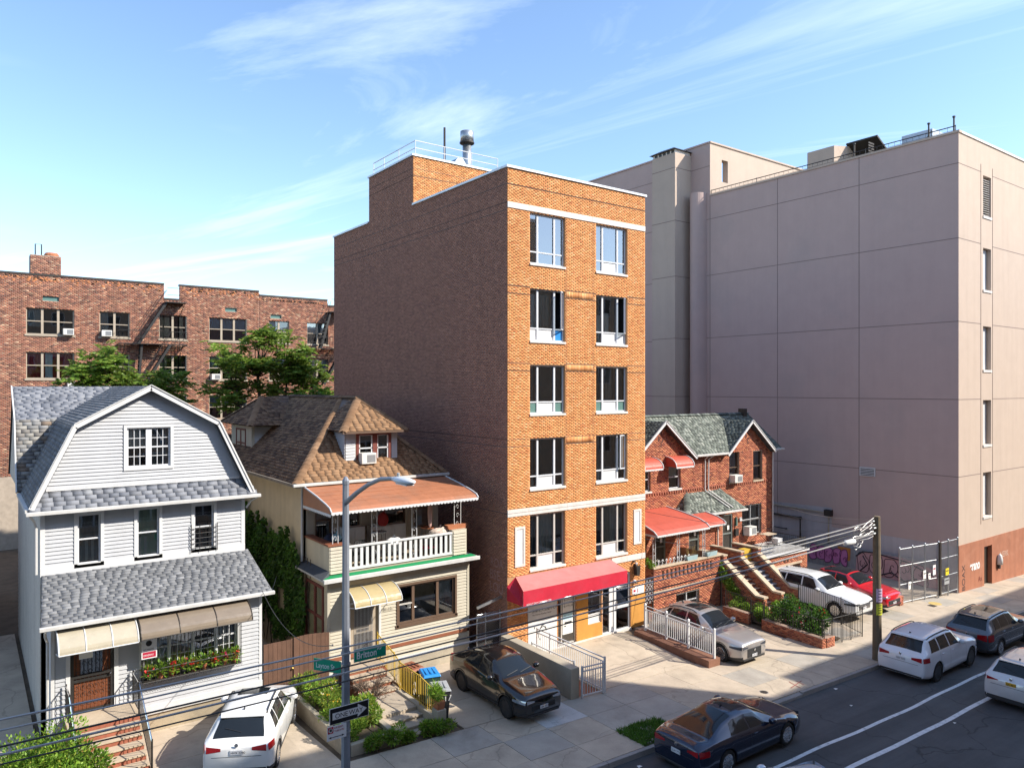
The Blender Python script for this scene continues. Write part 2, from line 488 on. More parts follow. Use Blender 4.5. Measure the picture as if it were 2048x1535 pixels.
M['brick_attr'] = pm('brick_face', None, 0.85, 0.10, 6.0, spec=0.2, attr=True, bump=0.15, bsc=90, streak=0.12)
M['brick_attr_old'] = pm('old_brick_face', None, 0.88, 0.16, 1.2, spec=0.2, attr=True, bump=0.2, bsc=70, streak=0.22)
M['mortar_orange'] = pm('mortar_orange', (0.42, 0.235, 0.12), 0.92, 0.12, 8)
M['mortar_red'] = pm('mortar_red', (0.30, 0.21, 0.16), 0.92, 0.15, 8)
M['mortar_old'] = pm('mortar_old', (0.36, 0.30, 0.24), 0.92, 0.2, 3)
M['ochre'] = pm('ochre_painted_wall', (0.52, 0.245, 0.05), 0.75, 0.10, 3, bump=0.1, streak=0.1)
M['stone_white'] = pm('white_stone_trim', (0.62, 0.58, 0.54), 0.7, 0.06, 3, streak=0.15)
M['white_paint'] = pm('white_paint', (0.60, 0.60, 0.60), 0.5, 0.05, 3, streak=0.10)
M['white_vinyl'] = pm('white_vinyl_siding', (0.44, 0.45, 0.47), 0.45, 0.06, 2, streak=0.08, dirt=(0.42, 0.42, 0.42), dirt_amt=0.25)
M['cream_vinyl'] = pm('cream_siding', (0.46, 0.42, 0.335), 0.5, 0.07, 2, streak=0.10, dirt=(0.38, 0.33, 0.25), dirt_amt=0.25)
M['side_vinyl'] = pm('tan_side_siding', (0.56, 0.47, 0.33), 0.55, 0.08, 2, streak=0.15)
M['grey_siding'] = pm('grey_beige_siding', (0.48, 0.45, 0.40), 0.6, 0.1, 2, streak=0.2)
M['shingle'] = pm('roof_shingle', None, 0.92, 0.14, 5.0, spec=0.15, attr=True, bump=0.3, bsc=110)
M['frame_white'] = pm('white_window_frame', (0.60, 0.61, 0.63), 0.4, 0.04, 4)
M['frame_grey'] = pm('aluminium_window_frame', (0.55, 0.52, 0.48), 0.4, 0.05, 4, metal=0.2)
M['frame_brown'] = pm('brown_window_frame', (0.12, 0.075, 0.05), 0.5, 0.1, 4)
M['frame_tan'] = pm('tan_window_frame', (0.36, 0.30, 0.23), 0.55, 0.1, 4)
M['maroon'] = pm('maroon_paint', (0.16, 0.045, 0.035), 0.55, 0.12, 4)
M['redbrown'] = pm('red_brown_trim', (0.24, 0.085, 0.045), 0.6, 0.12, 4)
M['glass'] = glass('window_glass')
M['glass_sky'] = glass('window_glass_reflective', (0.55, 0.62, 0.66), 2.4)
M['room'] = pm('dark_room', (0.03, 0.03, 0.033), 0.9, 0.3, 2)
M['curtain'] = pm('white_curtain', (0.62, 0.62, 0.60), 0.9, 0.06, 6)
M['curtain_grey'] = pm('grey_curtain', (0.22, 0.22, 0.21), 0.9, 0.1, 6)
M['curtain_red'] = pm('red_curtain', (0.35, 0.02, 0.03), 0.9, 0.15, 6)
M['curtain_tan'] = pm('tan_curtain', (0.5, 0.38, 0.25), 0.9, 0.1, 6)
M['curtain_green'] = pm('pale_green_curtain', (0.45, 0.55, 0.42), 0.9, 0.1, 6)
M['blind'] = pm('pale_blind', (0.60, 0.62, 0.62), 0.7, 0.06, 3)
M['panel_white'] = pm('white_panel', (0.62, 0.62, 0.62), 0.45, 0.05, 3, streak=0.1)
M['panel_teal'] = pm('teal_panel', (0.10, 0.19, 0.17), 0.4, 0.1, 3)
M['blue'] = pm('blue_plastic', (0.02, 0.22, 0.55), 0.4, 0.08, 4)
M['stucco_pink'] = pm('pink_grey_stucco', (0.47, 0.35, 0.315), 0.9, 0.04, 0.9, spec=0.2, bump=0.15, bsc=80, streak=0.03, dirt=(0.34, 0.30, 0.28), dirt_amt=0.35, dirt_sc=0.25)
M['stucco_light'] = pm('cream_stucco', (0.47, 0.375, 0.305), 0.9, 0.04, 0.9, spec=0.2, bump=0.15, bsc=80, streak=0.05)
M['stucco_terra'] = pm('terracotta_painted_base', (0.34, 0.135, 0.075), 0.8, 0.12, 1.3, streak=0.2, dirt=(0.45, 0.22, 0.14), dirt_amt=0.5, dirt_sc=0.9)
M['stucco_pale'] = pm('pale_lilac_paint', (0.44, 0.405, 0.41), 0.8, 0.08, 1.0, streak=0.15)
M['joint_dark'] = pm('dark_joint', (0.10, 0.07, 0.06), 0.95, 0.1, 4)
M['awn_red'] = pm('crimson_awning_cloth', (0.46, 0.012, 0.035), 0.65, 0.12, 2.5, dirt=(0.30, 0.05, 0.07), dirt_amt=0.3)
M['awn_pink'] = pm('faded_awning_cloth', (0.50, 0.17, 0.16), 0.8, 0.14, 2.0, dirt=(0.30, 0.14, 0.13), dirt_amt=0.6, dirt_sc=2.2)
M['awn_rust'] = pm('rust_brown_metal_awning', (0.36, 0.145, 0.075), 0.5, 0.12, 1.5, streak=0.1, dirt=(0.18, 0.12, 0.09), dirt_amt=0.5, dirt_sc=0.7)
M['awn_brick'] = pm('brick_red_metal_awning', (0.42, 0.085, 0.055), 0.5, 0.10, 2)
M['awn_clear'] = pm('milky_polycarbonate', (0.40, 0.355, 0.27), 0.22, 0.10, 3, spec=0.6)
M['awn_smoke'] = pm('smoked_polycarbonate', (0.20, 0.16, 0.12), 0.2, 0.10, 3, spec=0.6)
M['metal_black'] = pm('black_iron', (0.022, 0.020, 0.019), 0.5, 0.2, 6, spec=0.5)
M['metal_dark'] = pm('dark_bronze_metal', (0.06, 0.05, 0.042), 0.5, 0.15, 5, metal=0.4)
M['galv'] = pm('galvanised_steel', (0.42, 0.44, 0.46), 0.38, 0.12, 3, metal=0.85, dirt=(0.22, 0.2, 0.18), dirt_amt=0.4)
M['chrome'] = pm('polished_steel', (0.75, 0.75, 0.75), 0.12, 0.04, 3, metal=1.0)
M['lamp_metal'] = pm('lamp_post_metal', (0.23, 0.25, 0.29), 0.45, 0.1, 3, metal=0.3)
M['gutter'] = pm('gutter_white', (0.54, 0.53, 0.51), 0.5, 0.08, 3, streak=0.15)
M['wood_pole'] = pm('weathered_pole_wood', (0.15, 0.115, 0.075), 0.9, 0.25, 3, bump=0.5, bsc=30, streak=0.4)
M['wood_gate'] = pm('brown_wood', (0.135, 0.07, 0.045), 0.75, 0.2, 2.5, bump=0.2, bsc=30, streak=0.3)
M['wood_door'] = pm('reddish_wood_door', (0.22, 0.07, 0.03), 0.5, 0.15, 4, streak=0.2)
M['yellow'] = pm('yellow_railing_paint', (0.55, 0.36, 0.05), 0.5, 0.14, 5, dirt=(0.35, 0.16, 0.05), dirt_amt=0.4, dirt_sc=6)
M['plastic_black'] = pm('black_plastic', (0.028, 0.028, 0.03), 0.5, 0.15, 4)
M['rubber'] = pm('tyre_rubber', (0.018, 0.018, 0.018), 0.85, 0.2, 10)
M['green_mat'] = pm('green_carpet', (0.0, 0.22, 0.07), 0.85, 0.1, 8)
M['tread'] = pm('sandstone_tread', (0.45, 0.36, 0.26), 0.85, 0.12, 3, dirt=(0.2, 0.15, 0.11), dirt_amt=0.4)
M['terracotta'] = pm('terracotta_pot', (0.36, 0.13, 0.06), 0.8, 0.15, 6)
M['bark'] = pm('bark', (0.075, 0.055, 0.04), 0.95, 0.25, 6, bump=0.6, bsc=30)
M['leaf'] = leafm('leaf')
M['petal'] = leafm('petal', trans=0.25)
M['line'] = pm('road_line_paint', (0.62, 0.63, 0.64), 0.7, 0.12, 6, dirt=(0.12, 0.12, 0.12), dirt_amt=0.65, dirt_sc=5)
M['cable'] = pm('cable_sheath', (0.05, 0.05, 0.05), 0.5, 0.2, 2)
M['cable_grey'] = pm('grey_cable', (0.22, 0.21, 0.20), 0.5, 0.2, 2)
M['sign_green'] = pm('sign_green', (0.0, 0.26, 0.155), 0.4, 0.04, 4)
M['sign_black'] = pm('sign_black', (0.012, 0.012, 0.014), 0.4, 0.1, 4)
M['sign_white'] = pm('sign_white', (0.72, 0.72, 0.72), 0.4, 0.04, 4)
M['sign_red'] = pm('sign_red', (0.4, 0.02, 0.05), 0.4, 0.05, 4)
M['ink'] = pm('black_ink', (0.015, 0.015, 0.018), 0.6, 0.1, 8)
M['paper'] = pm('paper', (0.72, 0.71, 0.68), 0.8, 0.06, 8)
M['yellow_sign'] = pm('yellow_sign', (0.65, 0.52, 0.02), 0.5, 0.06, 6)
M['tar'] = pm('tar_roof', (0.05, 0.05, 0.052), 0.9, 0.3, 1.5)
M['flash'] = pm('roof_flashing', (0.58, 0.59, 0.60), 0.4, 0.08, 2, metal=0.4)
M['mesh_metal'] = pm('chain_link_wire', (0.34, 0.34, 0.34), 0.45, 0.15, 4, metal=0.6)
M['ac'] = pm('air_conditioner_casing', (0.62, 0.61, 0.57), 0.5, 0.08, 5, dirt=(0.3, 0.26, 0.2), dirt_amt=0.4, dirt_sc=4)
M['vent_dark'] = pm('dark_louvre', (0.05, 0.05, 0.05), 0.7, 0.1, 5)
M['gray_box'] = pm('grey_plastic', (0.30, 0.31, 0.32), 0.5, 0.1, 5)
# ------------------------------------------------------------------ terrain
def zs(u): return -0.035 * min(max(u, -45.0), 75.0)
_LU = [-60, -9.4, -8.6, -0.5, 0.2, 7.5, 8.3, 21.5, 23.5, 28, 75]
_LZ = [0.40, 0.38, 0.15, 0.15, 0.0, 0.0, -0.38, -0.42, -0.78, -0.92, -2.6]
def lot(u): return float(np.interp(u, _LU, _LZ))
def gz(u, v):
    if v < -20.5: return zs(u)
    if v < -8.13: return zs(u) - 0.15
    t = min(max((v + 4.3) / 3.4, 0), 1); t = t * t * (3 - 2 * t)
    return zs(u) * (1 - t) + lot(u) * t
us = sorted(set([-400, -200, -100] + list(np.arange(-70, 111, 1.0)) + [200, 400]))
vs = sorted(set([-400, -200, -100] + list(np.arange(-70, -9, 2.0)) + [-20.56, -20.44, -8.16, -8.10] + list(np.arange(-8, 3, 0.5)) + list(np.arange(3, 71, 3.0)) + [120, 200, 400]))
V = np.array([(u, v, gz(u, v) - 0.06) for v in vs for u in us]); nu = len(us)
F = np.array([(j * nu + i, j * nu + i + 1, (j + 1) * nu + i + 1, (j + 1) * nu + i) for j in range(len(vs) - 1) for i in range(nu - 1)])
np_mesh('ground', V, F, M['soil'], None, None, 'structure', smooth=True)
def sheet(name, u0, u1, v0, v1, mat, dz=0.0, du=1.0, dvv=1.0, kind='structure', thick=0.07, zf=None, parent=None):
    zf = zf or gz
    a = np.linspace(u0, u1, max(2, int((u1 - u0) / du) + 1)); b = np.linspace(v0, v1, max(2, int((v1 - v0) / dvv) + 1)); n = len(a)
    m = MB(); top = [(x, y, zf(x, y) + dz) for y in b for x in a]
    m.add(top, [(j * n + i, j * n + i + 1, (j + 1) * n + i + 1, (j + 1) * n + i) for j in range(len(b) - 1) for i in range(n - 1)])
    ring = [(x, b[0]) for x in a] + [(a[-1], y) for y in b[1:]] + [(x, b[-1]) for x in a[-2::-1]] + [(a[0], y) for y in b[-2:0:-1]]
    L = len(ring)
    pts = [(x, y, zf(x, y) + dz) for x, y in ring] + [(x, y, zf(x, y) + dz - thick) for x, y in ring]
    m.add(pts, [(i, i + L, (i + 1) % L + L, (i + 1) % L) for i in range(L)])
    o = m.build(name, mat, parent, fix=False)
    if kind: o['kind'] = kind
    return o
zr = lambda u, v: zs(u) - 0.15
sheet('road', -70, 110, -20.42, -8.2, M['asphalt'], 0, 5, 1.5, zf=zr, thick=0.03)
sheet('far_sidewalk', -70, 110, -27.2, -20.6, M['concrete'], 0.0, 5, 2, zf=lambda u, v: zs(u), thick=0.04)
# lane lines, slightly wandering as they were painted
def lane(name, v, wd, u0, u1, wob):
    m = MB(); n = 120; L = []
    for i in range(n + 1):
        u = u0 + (u1 - u0) * i / n
        c = v + wob * math.sin(u * 0.55) + 0.4 * wob * math.sin(u * 1.7 + 1)
        L.append((u, c - wd / 2, c + wd / 2))
    for i in range(n):
        (a, p, q), (b, r, s_) = L[i], L[i + 1]
        m.quad((a, p, zr(a, 0) + 0.004), (b, r, zr(b, 0) + 0.004), (b, s_, zr(b, 0) + 0.004), (a, q, zr(a, 0) + 0.004))
    o = m.build(name, M['line'], None, fix=False); o['kind'] = 'structure'; return o
lane('lane_line', -10.82, 0.13, -30, 60, 0.045)
lane('lane_line', -12.02, 0.16, -30, 60, 0.03)
# kerb stones
kr = thing('kerb', 'worn stone kerb between sidewalk and road', 'kerb', (0, -8.1, 0)); del kr['label'], kr['category']; kr['kind'] = 'structure'
u = -24.0
while u < 60:
    L = 2.4
    drop = 0.07 if (4.3 < u + 1 < 6.4) or (16.5 < u + 1 < 21) else 0.0
    m = MB(); a, b = u + 0.006, u + L - 0.006
    m.hexa([(a, -8.2, zs(a) - 0.22), (b, -8.2, zs(b) - 0.22), (b, -8.04, zs(b) - 0.22), (a, -8.04, zs(a) - 0.22),
            (a, -8.185, zs(a) + 0.004 - drop), (b, -8.185, zs(b) + 0.004 - drop), (b, -8.04, zs(b) + 0.004 - drop * 0.3), (a, -8.04, zs(a) + 0.004 - drop * 0.3)])
    m.build('kerb_stone', M['kerb'], kr, bevel=0.012)
    u += L
# sidewalk flags
sw = thing('sidewalk', 'x', 'x', (0, -6, 0)); del sw['label'], sw['category']; sw['kind'] = 'structure'
rg = random.Random(5)
rows = [(-8.03, -6.86), (-6.86, -5.5), (-5.5, -4.12)]
cm = [M['concrete'], M['concrete_cr'], concrete('concrete_grey', (0.37, 0.335, 0.285), 0.0, stain_amt=0.5), concrete('concrete_warm', (0.43, 0.365, 0.285), 0.25, stain_amt=0.3, csc=0.6)]
for k in range(-11, 28):
    for ri, (v0, v1) in enumerate(rows):
        if k == 0 and ri == 0: continue
        a, b = -0.75 + 1.7 * k + 0.007, -0.75 + 1.7 * (k + 1) - 0.007
        t = [rg.uniform(-0.004, 0.004) for _ in range(4)]
        mt = cm[rg.choice([0, 0, 2, 3, 1])]
        if k == -1 and ri == 2: mt = M['concrete_pale']
        m = MB()
        m.hexa([(a, v0 + .007, zs(a) - 0.1), (b, v0 + .007, zs(b) - 0.1), (b, v1 - .007, zs(b) - 0.1), (a, v1 - .007, zs(a) - 0.1),
                (a, v0 + .007, zs(a) + t[0]), (b, v0 + .007, zs(b) + t[1]), (b, v1 - .007, zs(b) + t[2]), (a, v1 - .007, zs(a) + t[3])])
        m.build('paving_slab', mt, sw, fix=False)
# driveways and forecourts, laid as separate pours
for nm, a, b, c, d, mt in [('driveway', -13.0, -8.62, -4.1, -1.4, 'concrete'), ('driveway', -13.0, -8.62, -1.385, 1.0, 'concrete_cr'),
        ('driveway', -4.62, -0.38, -4.1, -2.2, 'concrete_cr'), ('driveway', -4.62, -0.38, -2.185, 1.1, 'concrete'),
        ('forecourt', 1.12, 6.2, -4.1, 0.05, 'concrete_cr'), ('forecourt', 7.0, 12.3, -4.1, -0.6, 'concrete'), ('forecourt', 7.0, 12.3, -0.59, 0.8, 'concrete_cr'),
        ('yard_path', 13.25, 16.9, -5.2, 0.7, 'concrete'), ('driveway', 16.95, 22.9, -4.1, 1.0, 'concrete_cr'), ('driveway', 22.93, 28.6, -4.1, 14.0, 'concrete'), ('alley', -19, -15.4, -4.1, 14, 'concrete_cr'), ('alley', -8.6, -6.95, 0.5, 12, 'concrete')]:
    sheet(nm, a, b, c, d, M[mt], 0.0, 0.7, 0.5)
sheet('garden_bed_ground', -8.25, -7.35, -3.6, 0.9, M['soil'], 0.28, 0.5, 0.5)
sheet('garden_bed_ground', -7.35, -6.75, -3.3, -1.7, M['soil'], 0.3, 0.5, 0.5)
sheet('tree_pit', -0.74, 0.94, -8.02, -6.87, M['soil'], -0.03, 0.5, 0.5)
# ------------------------------------------------------------------ the far side of the street (behind the camera, it casts the shade on the road)
def far_block(u0, u1, h, label, pal, nfl, seed):
    t = thing('apartment_building', label, 'building', ((u0 + u1) / 2, -27.0, zs((u0 + u1) / 2)))
    fr = Fr((u1, -27.0, 0), (-1, 0, 0)); w = u1 - u0
    MB().box(u0, u1, -43, -27.0, -3, h).build('wall', M[pal], t)
    MB().box(u0 - 0.1, u1 + 0.1, -43.1, -26.9, h, h + 0.35).build('cornice', M['stone_white'], t)
    proto = None; fh = (h - 1.5) / nfl
    for f in range(nfl):
        a = 2.0
        while a + 1.6 < w - 1:
            if u1 - a > 55 or u1 - a < -40: a += 3.4; continue
            if proto is None:
                mm_ = MB(); q = Fr((0, 0, 0), (-1, 0, 0)); mm_.fbox(q, 0, 1.5, 0, 1.7, -0.02, 0.05)
                mm_.cur = 1; mm_.fbox(q, 0.08, 0.70, 0.08, 1.62, 0.05, 0.055); mm_.fbox(q, 0.80, 1.42, 0.08, 1.62, 0.05, 0.055)
                proto = mm_.build('window', [M['frame_white'], M['metal_dark']], t); ob = proto
            else:
                ob = proto.copy(); COL.objects.link(ob)
            ob.matrix_basis = Matrix.Translation(fr.p(a, 1.6 + f * fh, 0))
            a += 3.4
    return t
M['far_a'] = pm('pale_brick_far', (0.42, 0.30, 0.21), 0.9, 0.1, 2)
M['far_b'] = pm('buff_brick_far', (0.45, 0.36, 0.26), 0.9, 0.1, 2)
far_block(-50, 23.1, 25.0, 'tall tan apartment block across the street behind the viewer', 'far_a', 8, 1)
far_block(23.15, 26.05, 19.4, 'narrow link block between the two apartment blocks across the street', 'far_b', 6, 3)
far_block(26.1, 95, 20.4, 'lower buff apartment block across the street behind the viewer', 'far_b', 6, 2)
# ------------------------------------------------------------------ window builder
def curtain_mesh(m, fr, a0, a1, b0, b1, c, amp=0.03, n=None, gather=0.0):
    n = n or max(6, int((a1 - a0) / 0.035)); rows_ = 6
    for j in range(rows_ + 1):
        for i in range(n + 1):
            s = i / n; t = j / rows_
            a = a0 + (a1 - a0) * s * (1 - gather * (1 - t))
            m.v.append(tuple(fr.p(a, b0 + (b1 - b0) * t, c + amp * math.sin(s * n * 1.35 + 0.6 * math.sin(3 * t)) * (1.2 - 0.4 * t))))
    base = len(m.v) - (n + 1) * (rows_ + 1)
    for j in range(rows_):
        for i in range(n):
            k = base + j * (n + 1) + i
            m.f.append((k, k + 1, k + n + 2, k + n + 1)); m.m.append(m.cur)
def window(fr, a0, a1, b0, b1, parent, frame, depth=0.12, vx=(), hz=(0.5,), bw=0.05, mull=None, gl='glass', room=0.7, curtains=(), fills=(), name='window', skip=(), muntin=None, fd=0.07):
    """Frame (part) with panes, curtains and room lining (sub-parts). vx / hz are fractions of the opening."""
    W_, H_ = a1 - a0, b1 - b0; mull = mull or bw; c1 = -depth; c0 = c1 - fd
    m = MB()
    m.fbox(fr, a0, a0 + bw, b0, b1, c0, c1); m.fbox(fr, a1 - bw, a1, b0, b1, c0, c1)
    m.fbox(fr, a0 + bw, a1 - bw, b0, b0 + bw, c0, c1); m.fbox(fr, a0 + bw, a1 - bw, b1 - bw, b1, c0, c1)
    xs = [a0 + bw] + [a0 + W_ * f for f in vx] + [a1 - bw]
    for f in vx: m.fbox(fr, a0 + W_ * f - mull / 2, a0 + W_ * f + mull / 2, b0 + bw, b1 - bw, c0, c1 + 0.004)
    zz = [b0 + bw] + [b0 + H_ * f for f in hz] + [b1 - bw]
    for i in range(len(xs) - 1):
        x0 = xs[i] + (mull / 2 if i else 0); x1 = xs[i + 1] - (mull / 2 if i < len(xs) - 2 else 0)
        for f in hz: m.fbox(fr, x0, x1, b0 + H_ * f - bw * 0.45, b0 + H_ * f + bw * 0.45, c0, c1 - 0.003)
        if muntin:
            for j in range(len(zz) - 1):
                nx, nz = muntin
                for q in range(1, nx): xq = x0 + (x1 - x0) * q / nx; m.fbox(fr, xq - 0.009, xq + 0.009, zz[j], zz[j + 1], c0 + 0.025, c1 - 0.02)
                for q in range(1, nz): zq = zz[j] + (zz[j + 1] - zz[j]) * q / nz; m.fbox(fr, x0, x1, zq - 0.009, zq + 0.009, c0 + 0.026, c1 - 0.022)
    w = m.build(name, frame, parent, fix=False)
    fl = {(f[0], f[1]): f[2] for f in fills}
    for i in range(len(xs) - 1):
        for j in range(len(zz) - 1):
            if (i, j) in skip: continue
            x0 = xs[i] + (mull / 2 if i else 0); x1 = xs[i + 1] - (mull / 2 if i < len(xs) - 2 else 0)
            z0 = zz[j] + (bw * 0.45 if j else 0); z1 = zz[j + 1] - (bw * 0.45 if j < len(zz) - 2 else 0)
            g = MB(); cc = c0 + 0.03
            if (i, j) in fl:
                g.fbox(fr, x0, x1, z0, z1, cc - 0.01, cc + 0.005); g.build('infill_panel', fl[(i, j)], w, fix=False)
            else:
                g.quad(fr.p(x0, z0, cc), fr.p(x1, z0, cc), fr.p(x1, z1, cc), fr.p(x0, z1, cc)); g.build('pane', M[gl], w, fix=False)
    if room:
        g = MB(); d = c0 - room; c_ = c0 - 0.002
        P = lambda a, b, c: fr.p(a, b, c)
        g.quad(P(a0, b0, d), P(a1, b0, d), P(a1, b1, d), P(a0, b1, d))
        g.quad(P(a0, b0, c_), P(a0, b0, d), P(a0, b1, d), P(a0, b1, c_)); g.quad(P(a1, b0, d), P(a1, b0, c_), P(a1, b1, c_), P(a1, b1, d))
        g.quad(P(a0, b1, d), P(a1, b1, d), P(a1, b1, c_), P(a0, b1, c_)); g.quad(P(a0, b0, c_), P(a1, b0, c_), P(a1, b0, d), P(a0, b0, d))
        g.build('room_lining', M['room'], w, fix=False)
    for (f0, f1, g0, g1, cmt, *rest) in curtains:
        g = MB(); curtain_mesh(g, fr, a0 + W_ * f0, a0 + W_ * f1, b0 + H_ * g0, b0 + H_ * g1, c0 - 0.07, *(rest or ()))
        g.build('curtain', M[cmt], w, fix=False, smooth=True)
    return w
def casement(fr, hinge, width, b0, b1, ang, parent, frame, depth=0.1):
    """A leaf swung outwards; hinge a-position, signed width."""
    th = R(ang); s = 1 if width > 0 else -1
    r2 = fr.r * math.cos(th) * s + fr.n * math.sin(th)
    f2 = Fr(fr.p(hinge, 0, -depth), r2, fr.u); w = abs(width); m = MB()
    for a0, a1, z0, z1 in ((0, .04, b0, b1), (w - .04, w, b0, b1), (.04, w - .04, b0, b0 + .04), (.04, w - .04, b1 - .04, b1)): m.fbox(f2, a0, a1, z0, z1, -.02, .02)
    o = m.build('casement_leaf', frame, parent)
    g = MB(); g.quad(f2.p(.04, b0 + .04), f2.p(w - .04, b0 + .04), f2.p(w - .04, b1 - .04), f2.p(.04, b1 - .04)); g.build('pane', M['glass_sky'], o, fix=False)
    return o
def text_mesh(name, body, fr, a, b, size, mat, parent, c=0.004, align='LEFT', ext=0.001, shear=0.0, squash=1.0, bold=0.0):
    cu = bpy.data.curves.new('t', 'FONT'); cu.body = body; cu.size = size; cu.align_x = align; cu.extrude = ext; cu.shear = shear; cu.offset = bold
    tmp = bpy.data.objects.new('t', cu); COL.objects.link(tmp)
    dg = bpy.context.evaluated_depsgraph_get()
    me = bpy.data.meshes.new_from_object(tmp.evaluated_get(dg)); bpy.data.objects.remove(tmp)
    mat4 = Matrix((( *fr.r, 0), (*fr.u, 0), (*fr.n, 0), (0, 0, 0, 1))).transposed()
    org = fr.p(a, b, c)
    me.transform(Matrix.Diagonal((squash, 1, 1, 1))); me.transform(mat4); me.transform(Matrix.Translation(org))
    me.materials.clear(); me.materials.append(mat); me.name = name
    o = bpy.data.objects.new(name, me); return put(o, parent)
def air_con(fr, a, b, label, w=0.62, h=0.40, d=0.35, c=0.0, grille_side=True):
    t = thing('air_conditioner', label, 'air conditioner', fr.p(a + w / 2, b, c + d / 2))
    MB().fbox(fr, a, a + w, b, b + h, c - 0.05, c + d).build('casing', M['ac'], t, bevel=0.015)
    g = MB()
    g.fbox(fr, a + w * 0.35, a + w * 0.93, b + h * 0.14, b + h * 0.86, c + d + 0.001, c + d + 0.006); g.build('grille', M['gray_box'], t)
    for i in range(7):
        k = MB(); z = b + h * (0.2 + 0.09 * i); k.fbox(fr, a + w * 0.36, a + w * 0.92, z, z + 0.008, c + d + 0.006, c + d + 0.012); k.build('louvre', M['vent_dark'], t, fix=False)
    return t
# ------------------------------------------------------------------ orange brick apartment building
C = thing('brick_apartment_building', 'narrow six storey orange brick apartment building with a crimson street awning', 'building', (3.85, 8.0, 0))
ORANGE = [((0.64, 0.285, 0.105), 5), ((0.69, 0.325, 0.13), 4), ((0.60, 0.25, 0.09), 3), ((0.55, 0.21, 0.08), 1), ((0.72, 0.37, 0.17), 1)]
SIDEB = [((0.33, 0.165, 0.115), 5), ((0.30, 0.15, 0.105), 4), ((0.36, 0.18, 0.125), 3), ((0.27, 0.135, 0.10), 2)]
fC = front(0.0); WC = 7.71
colsC = [(1.12, 2.96), (4.70, 6.57)]
rowsC = [(15.62, 17.72), (12.52, 14.70), (9.58, 11.62), (6.58, 8.66), (3.35, 5.60)]
winC = [(a0, a1, z0, z1) for z0, z1 in rowsC for a0, a1 in colsC]
doorsC = [(1.0, 2.53, 0.0, 2.55), (2.58, 3.57, 0.0, 2.55), (4.24, 5.02, 0.62, 2.4), (5.08, 6.78, 0.0, 2.55)]
wall('wall', fC, 0, WC, 0, 19.32, winC + doorsC, M['mortar_orange'], C, 0.2)
bands = [(17.76, 17.99), (5.63, 5.91), (3.01, 3.26)]
jl = [18.69, 14.72, 14.42, 11.67, 11.38, 8.67, 8.38]
bricks('brick', fC, 0, WC, 0.05, 19.3, winC + doorsC + [(3.6, 5.05, 0, 3.0)] + [(3.03, 4.51, z0, z0 + .3) for z0 in (14.42, 11.38, 8.38)], M['brick_attr'], C, ORANGE, L=0.2, h=0.062, proud=0.006, seed=3, skip_rows=bands, jit=.07)
# soldier courses between the windows
it = []
for z0 in (14.44, 11.40, 8.40):
    for k in range(24): it.append((3.04 + k * 0.061, 3.04 + k * 0.061 + 0.052, z0, z0 + 0.26, 0.008, 0.008))
slabs('soldier_brick', fC, it, M['brick_attr'], C, pick(np.random.default_rng(4), ORANGE, len(it)))
for q in ((3.6, 4.24, 0, 2.55, 0, .012), (4.24, 5.05, 0, .62, 0, .012), (6.82, WC, 0, 1.45, 0, .014), (3.6, 5.05, 2.55, 3.0, 0, .012)): MB().fbox(fC, *q).build('painted_panel', M['ochre'], C)
MB().fbox(fC, 1.0, 6.8, -0.05, 0.06, 0.0, 0.05).build('plinth', M['stone_white'], C)
for z in jl:
    for a, b in (((0, WC),) if z > 15 else ((0, 1.12), (2.96, 4.70), (6.57, WC))): MB().fbox(fC, a, b, z - 0.012, z + 0.012, 0.006, 0.0105).build('expansion_joint', M['joint_dark'], C)
for a in (3.01, 4.53):
    MB().fbox(fC, a - 0.007, a + 0.007, 5.95, 17.75, 0.006, 0.0102).build('expansion_joint', M['joint_dark'], C)
for z0, z1 in bands:
    a = 0.0
    for L in (1.05, 2.0, 1.4, 2.1, 1.16):
        lo = max(a, 5.6) if z0 < 3.1 else a
        if lo < a + L - 0.05:
            MB().fbox(fC, lo + 0.004, a + L - 0.004, z0, z1, -0.02, 0.03).build('stone_band', M['stone_white'], C, bevel=0.006)
        a += L
MB().fbox(fC, 0, 7.71, 5.765, 5.775, 0.0302, 0.034).build('band_groove', M['joint_dark'], C)
# windows
def cw(k, i, **kw):
    z0, z1 = rowsC[k]; a0, a1 = colsC[i]
    w = window(fC, a0, a1, z0 + 0.07, z1, C, M['frame_white'] if k < 4 else M['frame_grey'], depth=0.10, vx=(0.25, 0.73), hz=(0.24,), bw=0.055, mull=0.085, **kw)
    MB().fbox(fC, a0 - 0.02, a1 + 0.02, z0 - 0.02, z0 + 0.07, -0.15, 0.05).build('sill', M['stone_white'], w, bevel=0.008)
    return w
PW, PT, PB = M['panel_white'], M['panel_teal'], M['blue']
CL = (0.02, 0.24, 0.24, 0.98, 'curtain'); 
cw(0, 0, gl='glass_sky')
cw(0, 1, gl='glass_sky', curtains=[(0.0, 0.17, 0.24, 0.95, 'curtain', 0.02, None, 0.6), (0.40, 0.70, 0.25, 0.97, 'curtain', 0.02, None, -0.4)], fills=[(1, 0, M['blind'])])
w = cw(1, 0, curtains=[(0.05, 0.24, 0.2, 0.9, 'curtain'), (0.35, 0.62, 0.3, 0.9, 'curtain_grey')], fills=[(0, 0, PW), (1, 0, PW), (2, 0, PB)], skip=((2, 1),))
casement(fC, 2.94, -0.44, 13.08, 14.66, 38, w, M['frame_white'])
w = cw(1, 1, curtains=[(0.03, 0.25, 0.2, 0.6, 'curtain'), (0.30, 0.5, 0.25, 0.65, 'curtain')], fills=[(1, 0, PW), (2, 0, PW)], skip=((2, 1),))
casement(fC, 6.55, -0.44, 13.08, 14.66, 40, w, M['frame_white'])
